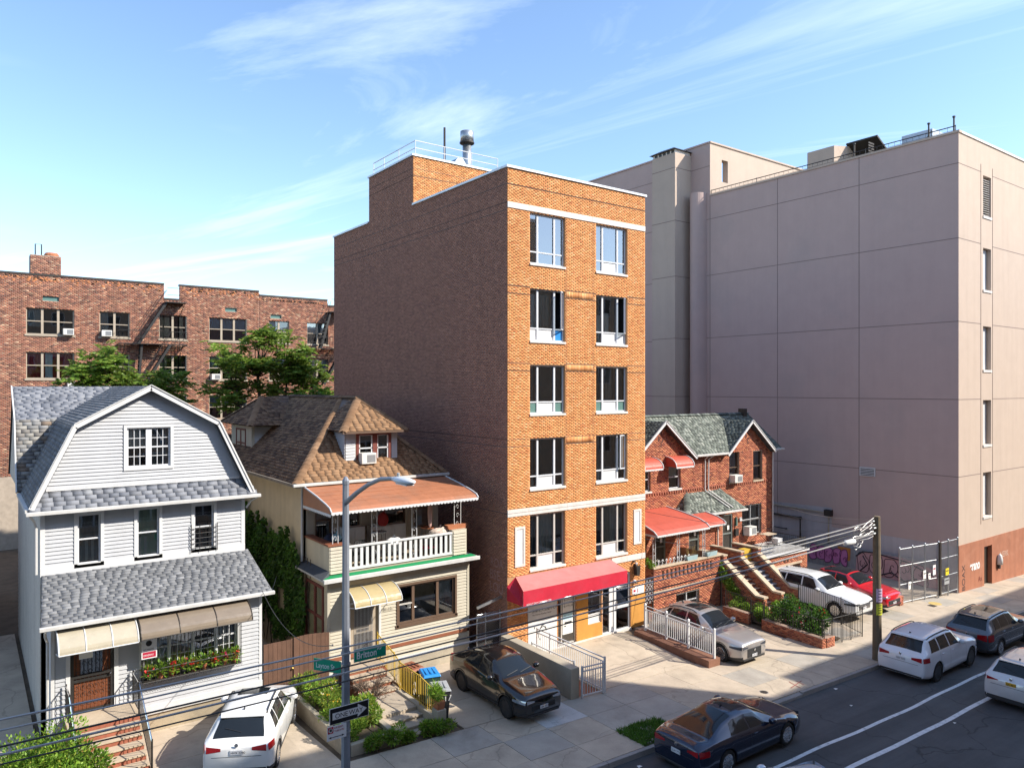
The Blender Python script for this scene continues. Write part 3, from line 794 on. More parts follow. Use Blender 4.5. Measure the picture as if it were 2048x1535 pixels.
cw(2, 0, fills=[(0, 0, PT), (1, 0, PW), (2, 0, PT)], curtains=[(0.03, 0.2, 0.25, 0.98, 'curtain_grey')])
cw(2, 1, fills=[(0, 0, PT), (1, 0, PW), (2, 0, PT)], curtains=[(0.4, 0.6, 0.3, 0.95, 'curtain_grey')])
cw(3, 0, fills=[(1, 0, PW)], curtains=[(0.03, 0.2, 0.25, 0.98, 'curtain_grey'), (0.02, 0.2, 0.02, 0.2, 'curtain')])
w = cw(3, 1, fills=[(1, 0, PW)], curtains=[(0.03, 0.4, 0.25, 0.98, 'curtain_grey')], skip=((2, 1),))
casement(fC, 6.55, -0.44, 7.12, 8.62, 14, w, M['frame_white'])
cw(4, 0, fills=[(1, 0, PW)], curtains=[(0.03, 0.2, 0.25, 0.98, 'curtain_grey'), (0.27, 0.72, 0.25, 0.98, 'curtain')])
cw(4, 1, fills=[(1, 0, PW)], curtains=[(0.27, 0.72, 0.25, 0.98, 'curtain'), (0.8, 0.97, 0.25, 0.98, 'curtain_grey')])
# white framed niches on the second floor
for a0, a1, z0, z1 in ((0.36, 0.86, 3.62, 5.2), (6.97, 7.45, 3.7, 5.26)):
    m = MB()
    for q in ((a0, a0 + .09, z0, z1), (a1 - .09, a1, z0, z1), (a0 + .09, a1 - .09, z0, z0 + .09), (a0 + .09, a1 - .09, z1 - .09, z1)): m.fbox(fC, *q, 0.0, 0.035)
    o = m.build('niche_frame', M['stone_white'], C)
    MB().fbox(fC, a0 + .09, a1 - .09, z0 + .09, z1 - .09, -0.02, 0.012).build('niche_panel', M['panel_white'], o)
# ground floor openings
w = window(fC, 2.58, 3.57, 0.05, 2.5, C, M['frame_grey'], depth=0.06, vx=(0.24,), hz=(), bw=0.05, name='glass_door')
m = MB(); m.fbox(fC, 2.90, 3.46, 0.45, 2.3, -0.09, -0.082); ps = m.build('poster', M['paper'], w)
for r_ in range(5):
    for c_ in range(5):
        text_mesh('poster_print', '老人中心活動快樂健康'[(r_ * 5 + c_) % 10], fC, 2.95 + c_ * 0.1, 2.1 - r_ * 0.13, 0.1, M['ink'], ps, c=-0.0805)
MB().fbox(fC, 2.92, 3.44, 1.05, 1.35, -0.0818, -0.0805).build('poster_print', pm('pale_blue_print', (0.35, 0.55, 0.62), 0.7), ps)
m = MB(); m.fbox(fC, 3.0, 3.4, 0.9, 0.96, -0.0818, -0.0805); m.fbox(fC, 2.95, 3.1, 0.76, 0.8, -0.0818, -.0805); m.build('poster_print', M['ink'], ps)
window(fC, 4.24, 5.02, 0.62, 2.4, C, M['panel_white'], depth=0.05, vx=(), hz=(0.22,), bw=0.035, fills=[(0, 0, PW)])
w = window(fC, 5.08, 6.78, 0.02, 2.5, C, M['frame_white'], depth=0.05, vx=(0.30, 0.47), hz=(), bw=0.06, mull=0.13, fills=[(1, 0, M['panel_white'])], name='entrance_doors')
MB().fbox(fC, 5.98, 6.70, 1.0, 1.1, -0.13, -0.045).build('door_rail', M['frame_white'], w)
MB().tube([fC.p(5.95, 0.95, 0.0), fC.p(5.95, 1.35, 0.0)], 0.014).build('door_handle', M['chrome'], w)
# big white sign panel with brushed lettering
sg = thing('sign_panel', 'tall white sign panel with Chinese lettering and black ink figure beside the glass door', 'sign', (1.76, -0.02, 0))
MB().fbox(fC, 1.02, 2.51, 0.02, 2.5, -0.03, 0.02).build('board', M['panel_white'], sg)
text_mesh('lettering', '一快樂老人活動中心一', fC, 1.05, 1.68, 0.155, M['ink'], sg, c=0.021)
text_mesh('lettering', 'The Chinese Reading Center', fC, 1.22, 1.55, 0.085, M['ink'], sg, c=0.021)
def brush(pts, ws, c=0.0215):
    m = MB(); n = len(pts)
    L, Rr = [], []
    for i, (a, b) in enumerate(pts):
        p, q = pts[max(i - 1, 0)], pts[min(i + 1, n - 1)]
        dx, dy = q[0] - p[0], q[1] - p[1]; l = math.hypot(dx, dy) or 1
        L.append((a - dy / l * ws[i], b + dx / l * ws[i])); Rr.append((a + dy / l * ws[i], b - dx / l * ws[i]))
    for i in range(n - 1): m.quad(fC.p(*Rr[i], c), fC.p(*Rr[i + 1], c), fC.p(*L[i + 1], c), fC.p(*L[i], c))
    return m.build('ink_figure', M['ink'], sg, fix=False)
brush([(1.55, 0.62), (1.56, 0.85), (1.64, 1.0), (1.78, 1.06), (1.9, 1.0), (1.95, 0.85)], [0.012, 0.03, 0.025, 0.012, 0.03, 0.012])
brush([(1.62, 0.98), (1.72, 1.1), (1.86, 1.12)], [0.01, 0.025, 0.008])
brush([(1.32, 1.02), (1.35, 1.1)], [0.012, 0.03]); brush([(1.60, 0.60), (1.63, 0.52)], [0.025, 0.006]); brush([(1.42, 0.66), (1.45, 0.74)], [.008, .01]); brush([(1.83, 0.66), (1.85, 0.7)], [.012, .008])
# crimson awning
aw = thing('shop_awning', 'crimson cloth awning with faded pink top over the street entrance', 'awning', (2.7, -0.5, 2.4))
a0, a1, d = -0.03, 5.5, 1.08
zt, zf_, zb = 3.25, 2.98, 2.40
P = lambda a, b, c: fC.p(a, b, c)
m = MB(); N = 22
for i in range(N):
    x0 = a0 + 0.42 + (a1 - a0 - 0.42) * i / N; x1 = a0 + 0.42 + (a1 - a0 - 0.42) * (i + 1) / N
    y0 = a0 + (a1 - a0) * i / N; y1 = a0 + (a1 - a0) * (i + 1) / N
    sag = lambda x: -0.02 * abs(math.sin(x * 2.2))
    for s in range(4):
        t0, t1 = s / 4, (s + 1) / 4
        f = lambda xa, xb, t: P(xa + (xb - xa) * t, zt + (zf_ - zt) * t + sag(xa) * math.sin(math.pi * t), 0.02 + (d - 0.02) * t)
        m.quad(f(x0, y0, t1), f(x1, y1, t1), f(x1, y1, t0), f(x0, y0, t0))
m.build('top_cloth', M['awn_pink'], aw, fix=False, smooth=True)
m = MB()
for i in range(N):
    y0 = a0 + (a1 - a0) * i / N; y1 = a0 + (a1 - a0) * (i + 1) / N
    w_ = lambda x: d + 0.012 * math.sin(x * 5)
    m.quad(P(y0, zb, w_(y0)), P(y1, zb, w_(y1)), P(y1, zf_, d), P(y0, zf_, d))
    m.quad(P(y0, zb, w_(y0)), P(y0, zb + .002, w_(y0) - .015), P(y1, zb + .002, w_(y1) - .015), P(y1, zb, w_(y1)))
m.build('front_valance', M['awn_red'], aw, fix=False)
for q in ([P(a0, zb, 0.02), P(a0, zb, d), P(a0, zf_, d), P(a0 + 0.42, zt, 0.02), P(a0, zt - 0.32, 0.02)], [P(a1, zb, d), P(a1, zb, 0.02), P(a1, zt, 0.02), P(a1, zf_, d)]): MB().poly(q).build('side_cloth', M['awn_red'], aw, fix=False)
m = MB()
for a in (a0 + .02, 1.8, 3.6, a1 - .02):
    m.tube([P(a, zb + 0.03, 0.03), P(a, zb + 0.03, d - 0.03)], 0.015); m.tube([P(a, zb + .03, d - .03), P(a, zf_ - .03, d - .03)], .015)
m.tube([P(a0, zb + 0.02, d - 0.02), P(a1, zb + 0.02, d - 0.02)], 0.015); m.build('frame', M['galv'], aw)
text_mesh('lettering', 'ADULT DAY CARE CENTER', P and fC, 0.1, 2.42, 0.10, M['sign_white'], aw, c=d + 0.02)
# wall fittings
for nm, lab, q, mt in (('notice_plate', 'small white notice plate on orange brick beside the entrance doors', (7.05, 7.62, 1.46, 1.80, 0.008, 0.022), 'paper'),
                       ('notice_plate', 'larger pale notice with red print below the wall lamp', (6.88, 7.2, 1.50, 1.76, 0.023, 0.03), 'sign_white')):
    o = thing(nm, lab, 'sign', fC.p(q[0], q[2], 0)); MB().fbox(fC, *q).build('plate', M[mt], o)
    MB().fbox(fC, q[0] + .06, q[0] + .2, q[2] + .08, q[3] - .08, q[5] + .0005, q[5] + .002).build('print', M['sign_red'], o)
o = thing('wall_lamp', 'dark wall lantern on the orange brick right of the awning', 'lamp', fC.p(7.0, 2.55, 0.1))
MB().fbox(fC, 6.98, 7.08, 2.75, 2.85, 0, 0.16).build('bracket', M['metal_dark'], o)
MB().prism(Fr(fC.p(6.92, 2.35, .05)), [(0.04, 0), (.20, 0), (.24, .42), (0, .42)], 0, 0.2).build('lantern', M['metal_black'], o)
o = thing('security_camera', 'small white dome camera under the wall lantern', 'camera', fC.p(7.0, 2.0, .05))
MB().lathe(fC.p(7.0, 2.05, 0.0), fC.n, [(0.09, 0), (0.09, 0.05), (0.07, 0.12), (0.0, 0.16)], 12).build('dome', M['white_paint'], o, smooth=True)
MB().fbox(fC, 6.96, 7.04, 1.99, 2.03, 0.10, 0.16).build('lens', M['metal_black'], o)
o = thing('security_light', 'small white floodlight high on the orange wall near the brick house', 'lamp', fC.p(6.95, 3.1, .1)); MB().fbox(fC, 6.9, 7.0, 2.93, 2.98, 0, .12).build('arm', M['metal_black'], o); MB().lathe(fC.p(6.95, 2.92, .14), (0.2, -1, -.5), [(.02, 0), (.06, .08), (.055, .1)], 10).build('head', M['white_paint'], o)
# side wall (in shade) with its dark shelf lines, stepped parapet
fS = leftf(0.0)
prof = [(-16.93, 19.32), (-12.34, 21.68), (-7.59, 19.32)]
m = MB()
m.poly([fS.p(0, 0), fS.p(0, 19.32), fS.p(-7.59, 19.32), fS.p(-7.59, 21.68), fS.p(-12.34, 21.68), fS.p(-12.34, 19.32), fS.p(-16.93, 19.32), fS.p(-16.93, 0)][::-1])
fRw = rightf(WC); m.poly([fRw.p(0, 0), fRw.p(16.93, 0), fRw.p(16.93, 19.32), fRw.p(0, 19.32)])
fB = Fr((WC, 16.93, 0), (-1, 0, 0)); m.quad(fB.p(0, 0), fB.p(WC, 0), fB.p(WC, 19.32), fB.p(0, 19.32))
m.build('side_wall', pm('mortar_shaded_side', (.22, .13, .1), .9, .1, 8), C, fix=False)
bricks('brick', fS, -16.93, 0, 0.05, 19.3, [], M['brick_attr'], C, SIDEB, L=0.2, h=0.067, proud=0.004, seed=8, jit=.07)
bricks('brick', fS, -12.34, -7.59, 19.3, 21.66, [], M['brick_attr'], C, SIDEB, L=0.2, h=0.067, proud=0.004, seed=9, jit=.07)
for z in (18.69, 17.97, 17.68, 8.67, 8.38, 5.76):
    MB().fbox(fS, -16.93, 0, z - 0.012, z + 0.012, 0.004, 0.009).build('expansion_joint', M['joint_dark'], C)
for z in (21.1, 20.75):
    MB().fbox(fS, -12.34, -7.59, z - .012, z + .012, .004, .009).build('expansion_joint', M['joint_dark'], C)
# bulkhead
fK = front(7.59); bk = MB(); bk.quad(fK.p(0, 19.0), fK.p(5.15, 19.0), fK.p(5.15, 21.68), fK.p(0, 21.68))
bk.quad((5.15, 7.59, 19), (5.15, 12.34, 19), (5.15, 12.34, 21.68), (5.15, 7.59, 21.68)); bk.quad((5.15, 12.34, 19), (0, 12.34, 19), (0, 12.34, 21.68), (5.15, 12.34, 21.68))
bk = bk.build('roof_bulkhead', M['mortar_orange'], C, fix=False)
bricks('brick', fK, 0, 5.15, 19.3, 21.66, [], M['brick_attr'], bk, ORANGE, L=0.2, h=0.062, seed=11)
for z in (21.1, 20.75):
    MB().fbox(fK, 0, 5.15, z - .012, z + .012, .006, .0105).build('expansion_joint', M['joint_dark'], bk)
MB().box(0.02, 5.13, 7.61, 12.32, 21.62, 21.68).build('roof_deck', M['tar'], bk)
MB().box(0.02, 7.69, 0.02, 16.9, 18.85, 18.9).build('roof_deck', M['tar'], C)
def coping(pts, nm, par, w=0.34, h=0.09):
    for (p, q) in zip(pts[:-1], pts[1:]):
        MB().beam(p, q, w, h).build(nm, M['flash'], par)
coping([(-0.06, 0.10, 19.37), (7.77, 0.10, 19.37)], 'coping', C); coping([(0.10, 0.271, 19.37), (0.10, 7.58, 19.37)], 'coping', C); coping([(7.6, 0.271, 19.37), (7.6, 16.9, 19.37)], 'coping', C)
coping([(0.10, 12.36, 19.37), (0.10, 16.98, 19.37)], 'coping', C)
coping([(-0.06, 7.70, 21.73), (5.2, 7.70, 21.73)], 'coping', bk); coping([(0.10, 7.871, 21.73), (0.10, 12.4, 21.73)], 'coping', bk)
rl = thing('roof_railing', 'thin white pipe railing around the stair bulkhead roof', 'railing', (2.5, 7.8, 21.78))
for z in (22.12, 22.47):
    MB().tube([(5.0, 7.72, z), (0.2, 7.72, z), (0.2, 12.2, z)], 0.022).build('rail', M['white_paint'], rl)
for x, y in [(5.0, 7.72), (3.4, 7.72), (1.8, 7.72), (0.2, 7.72), (0.2, 9.4), (0.2, 11.0), (0.2, 12.2)]:
    MB().tube([(x, y, 21.75), (x, y, 22.47)], 0.02).build('post', M['white_paint'], rl)
vp = thing('vent_stack', 'round galvanised exhaust stack with flared cap on the bulkhead roof', 'vent', (4.6, 10.0, 21.7))
MB().lathe((4.6, 10.0, 21.65), (0, 0, 1), [(0.24, 0), (0.24, 2.05)], 20).build('pipe', M['galv'], vp, smooth=True)
MB().lathe((4.6, 10.0, 23.68), (0, 0, 1), [(0.24, 0), (0.40, 0.10), (0.40, 0.16), (0.2, 0.2)], 20).build('collar', M['metal_dark'], vp)
MB().lathe((4.6, 10.0, 23.86), (0, 0, 1), [(0.36, 0), (0.36, 0.55), (0.33, 0.56), (0.33, 0.02)], 20).build('wind_band', M['galv'], vp, smooth=True)
ms = thing('roof_mast', 'slim dark vent mast on the bulkhead roof', 'mast', (3.2, 10.0, 21.7)); MB().tube([(3.2, 10, 21.65), (3.2, 10, 24.35)], 0.06, 8).build('mast_pipe', M['metal_dark'], ms)
hv = thing('roof_unit', 'small grey roof fan unit between mast and exhaust stack', 'vent', (3.95, 9.9, 21.7)); MB().box(3.6, 4.2, 9.6, 10.2, 21.66, 22.5).build('housing', M['galv'], hv, bevel=0.03)
MB().prism(Fr((3.55, 9.55, 22.5)), [(0, 0), (.7, 0), (.5, .25), (.2, .25)], -.7, 0).build('hood', M['galv'], hv)
# faded tag sprayed on the side wall
gt = thing('graffiti_tag', 'faded pale pink spray tag low on the shaded brick side wall', 'graffiti', (-0.01, 0.6, 3.0))
PK = pm('faded_pink_spray', (0.34, 0.20, 0.19), 0.8, 0.25, 5)
text_mesh('spray_letters', 'ROA', fS, -1.15, 3.55, 0.5, PK, gt, c=0.012, squash=0.85); text_mesh('spray_letters', 'BSE', fS, -1.2, 3.05, 0.55, PK, gt, c=0.012, squash=0.85); text_mesh('spray_letters', 'LOU', fS, -1.2, 2.55, 0.55, PK, gt, c=0.012, squash=0.85)
# ------------------------------------------------------------------ white gambrel house
A = thing('gambrel_house', 'white clapboard house with grey gambrel roof and enclosed front porch', 'house', (-12.2, 6, 0.38))
GREYS = [((0.155, 0.16, 0.17), 4), ((0.175, 0.18, 0.19), 3), ((0.135, 0.14, 0.15), 3), ((0.20, 0.205, 0.215), 1.5)]
GREYS2 = [((0.175, 0.185, 0.21), 4), ((0.20, 0.21, 0.235), 3), ((0.14, 0.15, 0.175), 2), ((0.225, 0.235, 0.255), 1)]
GREYS3 = [((0.22, 0.22, 0.22), 3), ((0.27, 0.26, 0.24), 3), ((0.18, 0.17, 0.16), 2), ((0.20, 0.155, 0.12), 1)]
fP = front(0.9); fU = front(2.5)
hP = [(-14.67, -13.56, 1.42, 3.4), (-12.80, -10.05, 2.2, 3.5)]
wall('porch_wall', fP, -15.12, -9.3, 0.35, 4.1, hP, M['white_vinyl'], A, 0.12)
siding(fP, -15.03, -9.36, 1.18, 4.05, 0.125, [(-14.78, -13.45, 1.1, 3.5), (-12.9, -9.96, 2.1, 3.6)], M['white_vinyl'], A)
MB().fbox(fP, -15.12, -9.28, 0.3, 0.98, -0.1, 0.03).build('foundation', M['foundation'], A)
MB().fbox(fP, -15.14, -9.26, 0.98, 1.18, -0.02, 0.06).build('base_trim', M['white_paint'], A)
MB().fbox(fP, -15.14, -9.24, 0.94, 0.98, 0, 0.10).build('drip_edge', M['gutter'], A)
for a in (-15.14, -9.36):
    MB().fbox(fP, a, a + 0.09, 1.18, 4.08, -0.02, 0.035).build('corner_board', M['white_paint'], A)
for q in ((-14.78, -14.67, 1.42, 3.5), (-13.56, -13.45, 1.42, 3.5), (-14.67, -13.56, 3.4, 3.5)):
    MB().fbox(fP, *q, -0.02, 0.04).build('door_casing', M['white_paint'], A)
# door behind an iron security grille
d = MB(); d.fbox(fP, -14.67, -13.56, 1.42, 3.4, -0.12, -0.07); d = d.build('door', M['wood_door'], A)
MB().fbox(fP, -14.4, -13.85, 2.4, 3.25, -0.068, -0.06).build('door_light', M['glass_sky'], d)
g = MB()
for q in ((-14.66, -14.58), (-13.65, -13.57)): g.fbox(fP, *q, 1.43, 3.39, -0.05, 0.0)
for z in (1.43, 2.3, 2.42, 3.31): g.fbox(fP, -14.58, -13.65, z, z + 0.07, -0.045, -0.005)
g = g.build('security_gate', M['metal_black'], A)
s = MB()
for i in range(9): a = -14.52 + i * 0.1; s.tube([fP.p(a, 1.5, -0.02), fP.p(a, 3.32, -0.02)], 0.008, 5)
for i in range(6):
    for z in (1.7, 1.95, 2.15, 2.55, 2.8, 3.05):
        c = fP.p(-14.47 + i * 0.16, z, -0.02); s.tube([c + fP.r * (0.05 * math.cos(t)) + fP.u * (0.06 * math.sin(t)) for t in np.linspace(0, 5.2, 9)], 0.006, 4)
s.build('scroll_bars', M['metal_black'], g, fix=False, kind='stuff')
MB().lathe(fP.p(-13.66, 2.42, 0.0), fP.n, [(0.025, 0), (0.02, 0.03), (0.035, 0.06), (0.0, 0.085)], 10).build('handle', M['chrome'], g, smooth=True)
MB().fbox(fP, -14.45, -14.1, 2.95, 3.2, -0.004, 0.0).build('paper_notice', M['paper'], g)
# porch windows: four sashes with glazing bars, iron guard, flower trays
w = window(fP, -12.80, -10.05, 2.2, 3.5, A, M['frame_white'], depth=0.05, vx=(0.27, 0.52, 0.77), hz=(0.5,), bw=0.05, mull=0.1, muntin=(3, 2), curtains=[(0.02, 0.26, 0.05, 0.95, 'curtain'), (0.29, 0.5, 0.1, 0.95, 'curtain_tan'), (0.8, 0.96, 0.1, 0.95, 'curtain')])
for q in ((-12.9, -12.80, 2.1, 3.6), (-10.05, -9.96, 2.1, 3.6), (-12.80, -10.05, 3.5, 3.6), (-12.80, -10.05, 2.1, 2.2)):
    MB().fbox(fP, *q, -0.02, 0.035).build('casing', M['white_paint'], w)
gd = thing('window_guard', 'black iron window guard holding flower trays on the white porch', 'window guard', fP.p(-11.4, 1.95, 0.2))
m = MB()
for z in (2.0, 2.35, 3.35): m.tube([fP.p(-12.85, z, 0.02), fP.p(-12.85, z, 0.36), fP.p(-10.02, z, 0.36), fP.p(-10.02, z, 0.02)], 0.012, 5)
m.build('rail', M['metal_black'], gd)
m = MB()
for i in range(26): a = -12.85 + i * 0.1132; m.tube([fP.p(a, 2.0, 0.36), fP.p(a, 3.35, 0.36)], 0.007, 5)
for c in (0.1, 0.2, 0.28):
    for a in (-12.85, -10.02): m.tube([fP.p(a, 2.0, c), fP.p(a, 3.35, c)], 0.007, 5)
m.build('bars', M['metal_black'], gd, kind='stuff')
m = MB()
for i in range(40):
    a = -12.83 + i * 0.071; m.tube([fP.p(a, 2.0, 0.36), fP.p(a + 0.035, 1.93, 0.36), fP.p(a + 0.07, 2.0, 0.36)], 0.006, 4)
m.build('scalloped_edge', M['metal_black'], gd, kind='stuff')
MB().fbox(fP, -12.84, -10.03, 2.0, 2.02, 0.03, 0.34).build('tray', M['metal_dark'], gd)
pots = []
for i in range(9):
    a = -12.66 + i * 0.31
    pt = thing('flower_pot', 'flower pot in the iron window guard, number %s from the porch door side' % ['first', 'second', 'third', 'fourth', 'fifth', 'sixth', 'seventh', 'eighth', 'ninth'][i], 'flower pot', fP.p(a, 2.03, 0.2), group='pots in the window guard')
    pt['label'] = 'flower pot in the iron window guard, %s from the porch door' % ['first', 'second', 'third', 'fourth', 'fifth', 'sixth', 'seventh', 'eighth', 'ninth'][i]
    MB().lathe(fP.p(a, 2.02, 0.2), (0, 0, 1), [(0.07, 0), (0.1, 0.15), (0.105, 0.17), (0.09, 0.165)], 10).build('pot', M['terracotta'] if i % 3 else M['plastic_black'], pt); pots.append((pt, fP.p(a, 2.2, 0.2)))
# warning sign wired to the guard
sg = thing('warning_sign', 'white warning sign with red lower band on the window guard', 'sign', fP.p(-12.75, 2.65, 0.38))
MB().fbox(fP, -12.9, -12.48, 2.72, 3.33, 0.375, 0.385).build('plate', M['sign_white'], sg, bevel=0.003)
MB().fbox(fP, -12.87, -12.51, 2.75, 2.92, 0.3855, 0.387).build('red_band', M['sign_red'], sg)
text_mesh('lettering', 'DRIVEWAY', fP, -12.85, 2.8, 0.075, M['sign_white'], sg, c=0.388, squash=0.75)
MB().lathe(fP.p(-12.7, 3.17, 0.3855), fP.n, [(0.085, 0), (0.085, 0.001)], 14).build('symbol', M['ink'], sg)
text_mesh('lettering', 'NO PARKING', fP, -12.85, 2.97, 0.06, M['ink'], sg, c=0.388, squash=0.8)
# curved polycarbonate canopies
def canopy(name, label, fr, a0, a1, z, drop, out, n, mat, ribm):
    t = thing(name, label, 'awning', fr.p((a0 + a1) / 2, z - drop, out / 2))
    ts = [i / 10 * math.pi / 2 for i in range(11)]
    pr = [(z - drop * (1 - math.cos(x)), out * math.sin(x)) for x in ts]
    for k in range(n):
        x0 = a0 + (a1 - a0) * k / n + 0.015; x1 = a0 + (a1 - a0) * (k + 1) / n - 0.015; m = MB()
        for (z0, c0), (z1, c1) in zip(pr[:-1], pr[1:]):
            m.hexa([fr.p(x0, z1, c1), fr.p(x1, z1, c1), fr.p(x1, z0, c0), fr.p(x0, z0, c0), fr.p(x0, z1 + .008, c1), fr.p(x1, z1 + .008, c1), fr.p(x1, z0 + .008, c0), fr.p(x0, z0 + .008, c0)])
        m.build('canopy_panel', mat, t, smooth=False)
    for k in range(n + 1):
        x = a0 + (a1 - a0) * k / n; MB().tube([fr.p(x, z_ + 0.012, c_) for z_, c_ in pr], 0.02, 5).build('rib', ribm, t)
    MB().tube([fr.p(a0, z - drop, out), fr.p(a1, z - drop, out)], 0.018, 6).build('front_bar', ribm, t)
    for x in (a0, a1):
        MB().tube([fr.p(x, z - drop, out - .02), fr.p(x, z - drop - .15, 0.03)], 0.014, 5).build('strut', ribm, t)
    return t
canopy('door_canopy', 'milky curved plastic canopy over the white house front door', fP, -15.02, -13.05, 3.92, 0.52, 0.85, 3, M['awn_clear'], M['white_paint'])
canopy('window_canopy', 'smoked brown curved plastic canopy over the white house porch window', fP, -12.98, -9.82, 3.94, 0.50, 0.85, 3, M['awn_smoke'], M['metal_dark'])
# porch side walls, roof
for fr, nm in ((leftf(-15.12), 'L'), (rightf(-9.3), 'R')):
    s_ = -1 if nm == 'L' else 1
    m = MB(); pts = [(0.9, 0.35), (2.55, 0.35), (2.55, 5.0), (0.9, 4.1)]
    m.poly([fr.p(s_ * v, z) for v, z in pts]); m.build('porch_side_wall', M['white_vinyl'], A)
p0 = Vector((-15.39, 0.58, 4.12)); sl = Vector((0, 1.92, 1.04)); L = sl.length
fr = Fr(p0, (1, 0, 0), sl)
m = MB(); m.hexa([fr.p(0, 0, -.12), fr.p(6.36, 0, -.12), fr.p(6.15, L, -.12), fr.p(.15, L, -.12), fr.p(0, 0, -.006), fr.p(6.36, 0, -.006), fr.p(6.15, L, -.006), fr.p(.15, L, -.006)]); pr = m.build('porch_roof', M['tar'], A)
shingles('shingle', fr, L, lambda t: (0.15 * t / L, 6.36 - 0.21 * t / L), M['shingle'], pr, GREYS, tab=0.24, ex=0.115, seed=21)
MB().box(-15.44, -8.98, 0.44, 0.57, 4.02, 4.13).build('gutter', M['gutter'], pr, bevel=0.015)
MB().tube([(-15.3, .5, 4.0), (-15.28, .75, 3.8), (-15.22, .84, 3.6), (-15.22, .84, .5)], 0.035).build('downspout', M['gutter'], A)
# upper front wall
def casing_window(fr, a0, a1, z0, z1, par, cur, muntin=None, hz=(0.5,), vx=(), cw_=0.09, gl='glass'):
    w = window(fr, a0 + cw_, a1 - cw_, z0 + cw_, z1 - cw_, par, M['frame_white'], depth=0.03, vx=vx, hz=hz, bw=0.045, curtains=cur, muntin=muntin, gl=gl)
    for q in ((a0, a0 + cw_, z0, z1), (a1 - cw_, a1, z0, z1), (a0 + cw_, a1 - cw_, z1 - cw_, z1), (a0 + cw_, a1 - cw_, z0, z0 + cw_)):
        MB().fbox(fr, *q, -0.05, 0.05).build('casing', M['white_paint'], w)
    MB().fbox(fr, a0 - .02, a1 + .02, z1, z1 + .03, -.02, .075).build('drip_cap', M['white_paint'], w)
    return w
wu = [(-14.41, -13.61, 5.24, 6.93), (-12.77, -11.95, 5.24, 6.95), (-11.07, -10.27, 5.27, 6.91)]
wall('upper_wall', fU, -15.26, -9.36, 4.9, 7.25, [(a + .09, b - .09, c + .09, d_ - .09) for a, b, c, d_ in wu], M['white_vinyl'], A, 0.1)
siding(fU, -15.16, -9.46, 5.36, 7.2, 0.118, wu, M['white_vinyl'], A)
MB().fbox(fU, -15.28, -9.34, 5.1, 5.36, -.02, 0.05).build('base_trim', M['white_paint'], A)
for a in (-15.28, -9.46): MB().fbox(fU, a, a + .12, 5.36, 7.2, -.02, .035).build('corner_board', M['white_paint'], A)
casing_window(fU, *wu[0], A, [(0.0, 1.0, 0.02, 0.98, 'curtain_grey'), (0.3, 0.75, 0.05, 0.5, 'curtain')])
casing_window(fU, *wu[1], A, [(0.0, 1.0, 0.02, 0.99, 'curtain_green', 0.03), (0.1, .6, .02, .4, 'curtain')])
w = casing_window(fU, *wu[2], A, [])
g = thing('window_guard', 'small black iron guard on the right upstairs window of the white house', 'window guard', fU.p(-10.67, 5.35, 0.1))
m = MB()
for z in (5.42, 5.58, 5.74, 5.9, 6.06): m.tube([fU.p(-11.06, z, 0.09), fU.p(-10.28, z, 0.09)], 0.012, 5)
m.build('rails', M['metal_black'], g, kind='stuff')
for a in (-11.08, -10.82, -10.5, -10.26): MB().tube([fU.p(a, 5.28, 0.09), fU.p(a, 6.2, 0.09)], 0.013, 5).build('upright', M['metal_black'], g)
# pent roof strip
fr = Fr((-15.62, 2.12, 7.08), (1, 0, 0), (0, 0.40, 0.60)); L = math.hypot(.40, .60)
m = MB(); m.hexa([fr.p(0, 0, -.1), fr.p(6.66, 0, -.1), fr.p(6.2, L, -.1), fr.p(.45, L, -.1), fr.p(0, 0, -.006), fr.p(6.66, 0, -.006), fr.p(6.2, L, -.006), fr.p(.45, L, -.006)]); pr2 = m.build('pent_roof', M['tar'], A)
shingles('shingle', fr, L, lambda t: (0.45 * t / L, 6.66 - 0.46 * t / L), M['shingle'], pr2, GREYS2, tab=0.30, ex=0.145, seed=22)
MB().box(-15.66, -8.93, 2.0, 2.115, 6.98, 7.09).build('gutter', M['gutter'], pr2, bevel=0.015)
MB().tube([(-9.05, 2.06, 6.97), (-9.2, 2.25, 6.85), (-9.3, 2.42, 6.6)], 0.035).build('downspout', M['gutter'], pr2)
MB().tube([(-15.55, 2.06, 6.97), (-15.45, 2.3, 6.8), (-15.38, 2.42, 6.6), (-15.38, 2.42, 5.2)], 0.035).build('downspout', M['gutter'], pr2)
# gable
PKp, LB, RB, LO, RO = (-12.33, 10.75), (-14.42, 9.58), (-10.26, 9.57), (-15.52, 7.2), (-9.13, 7.14)
def gam(z, ins=0.16):
    l = np.interp(z, [LO[1], LB[1], PKp[1]], [LO[0], LB[0], PKp[0]]); r = np.interp(z, [RO[1], RB[1], PKp[1]], [RO[0], RB[0], PKp[0]])
    return float(l + ins), float(r - ins)
fG = front(2.5)
gw = (-13.07, -11.62, 8.10, 9.53)
m = MB(); m.poly([fG.p(a, z, 0.03) for a, z in (LO, RO, RB, PKp, LB)]); 
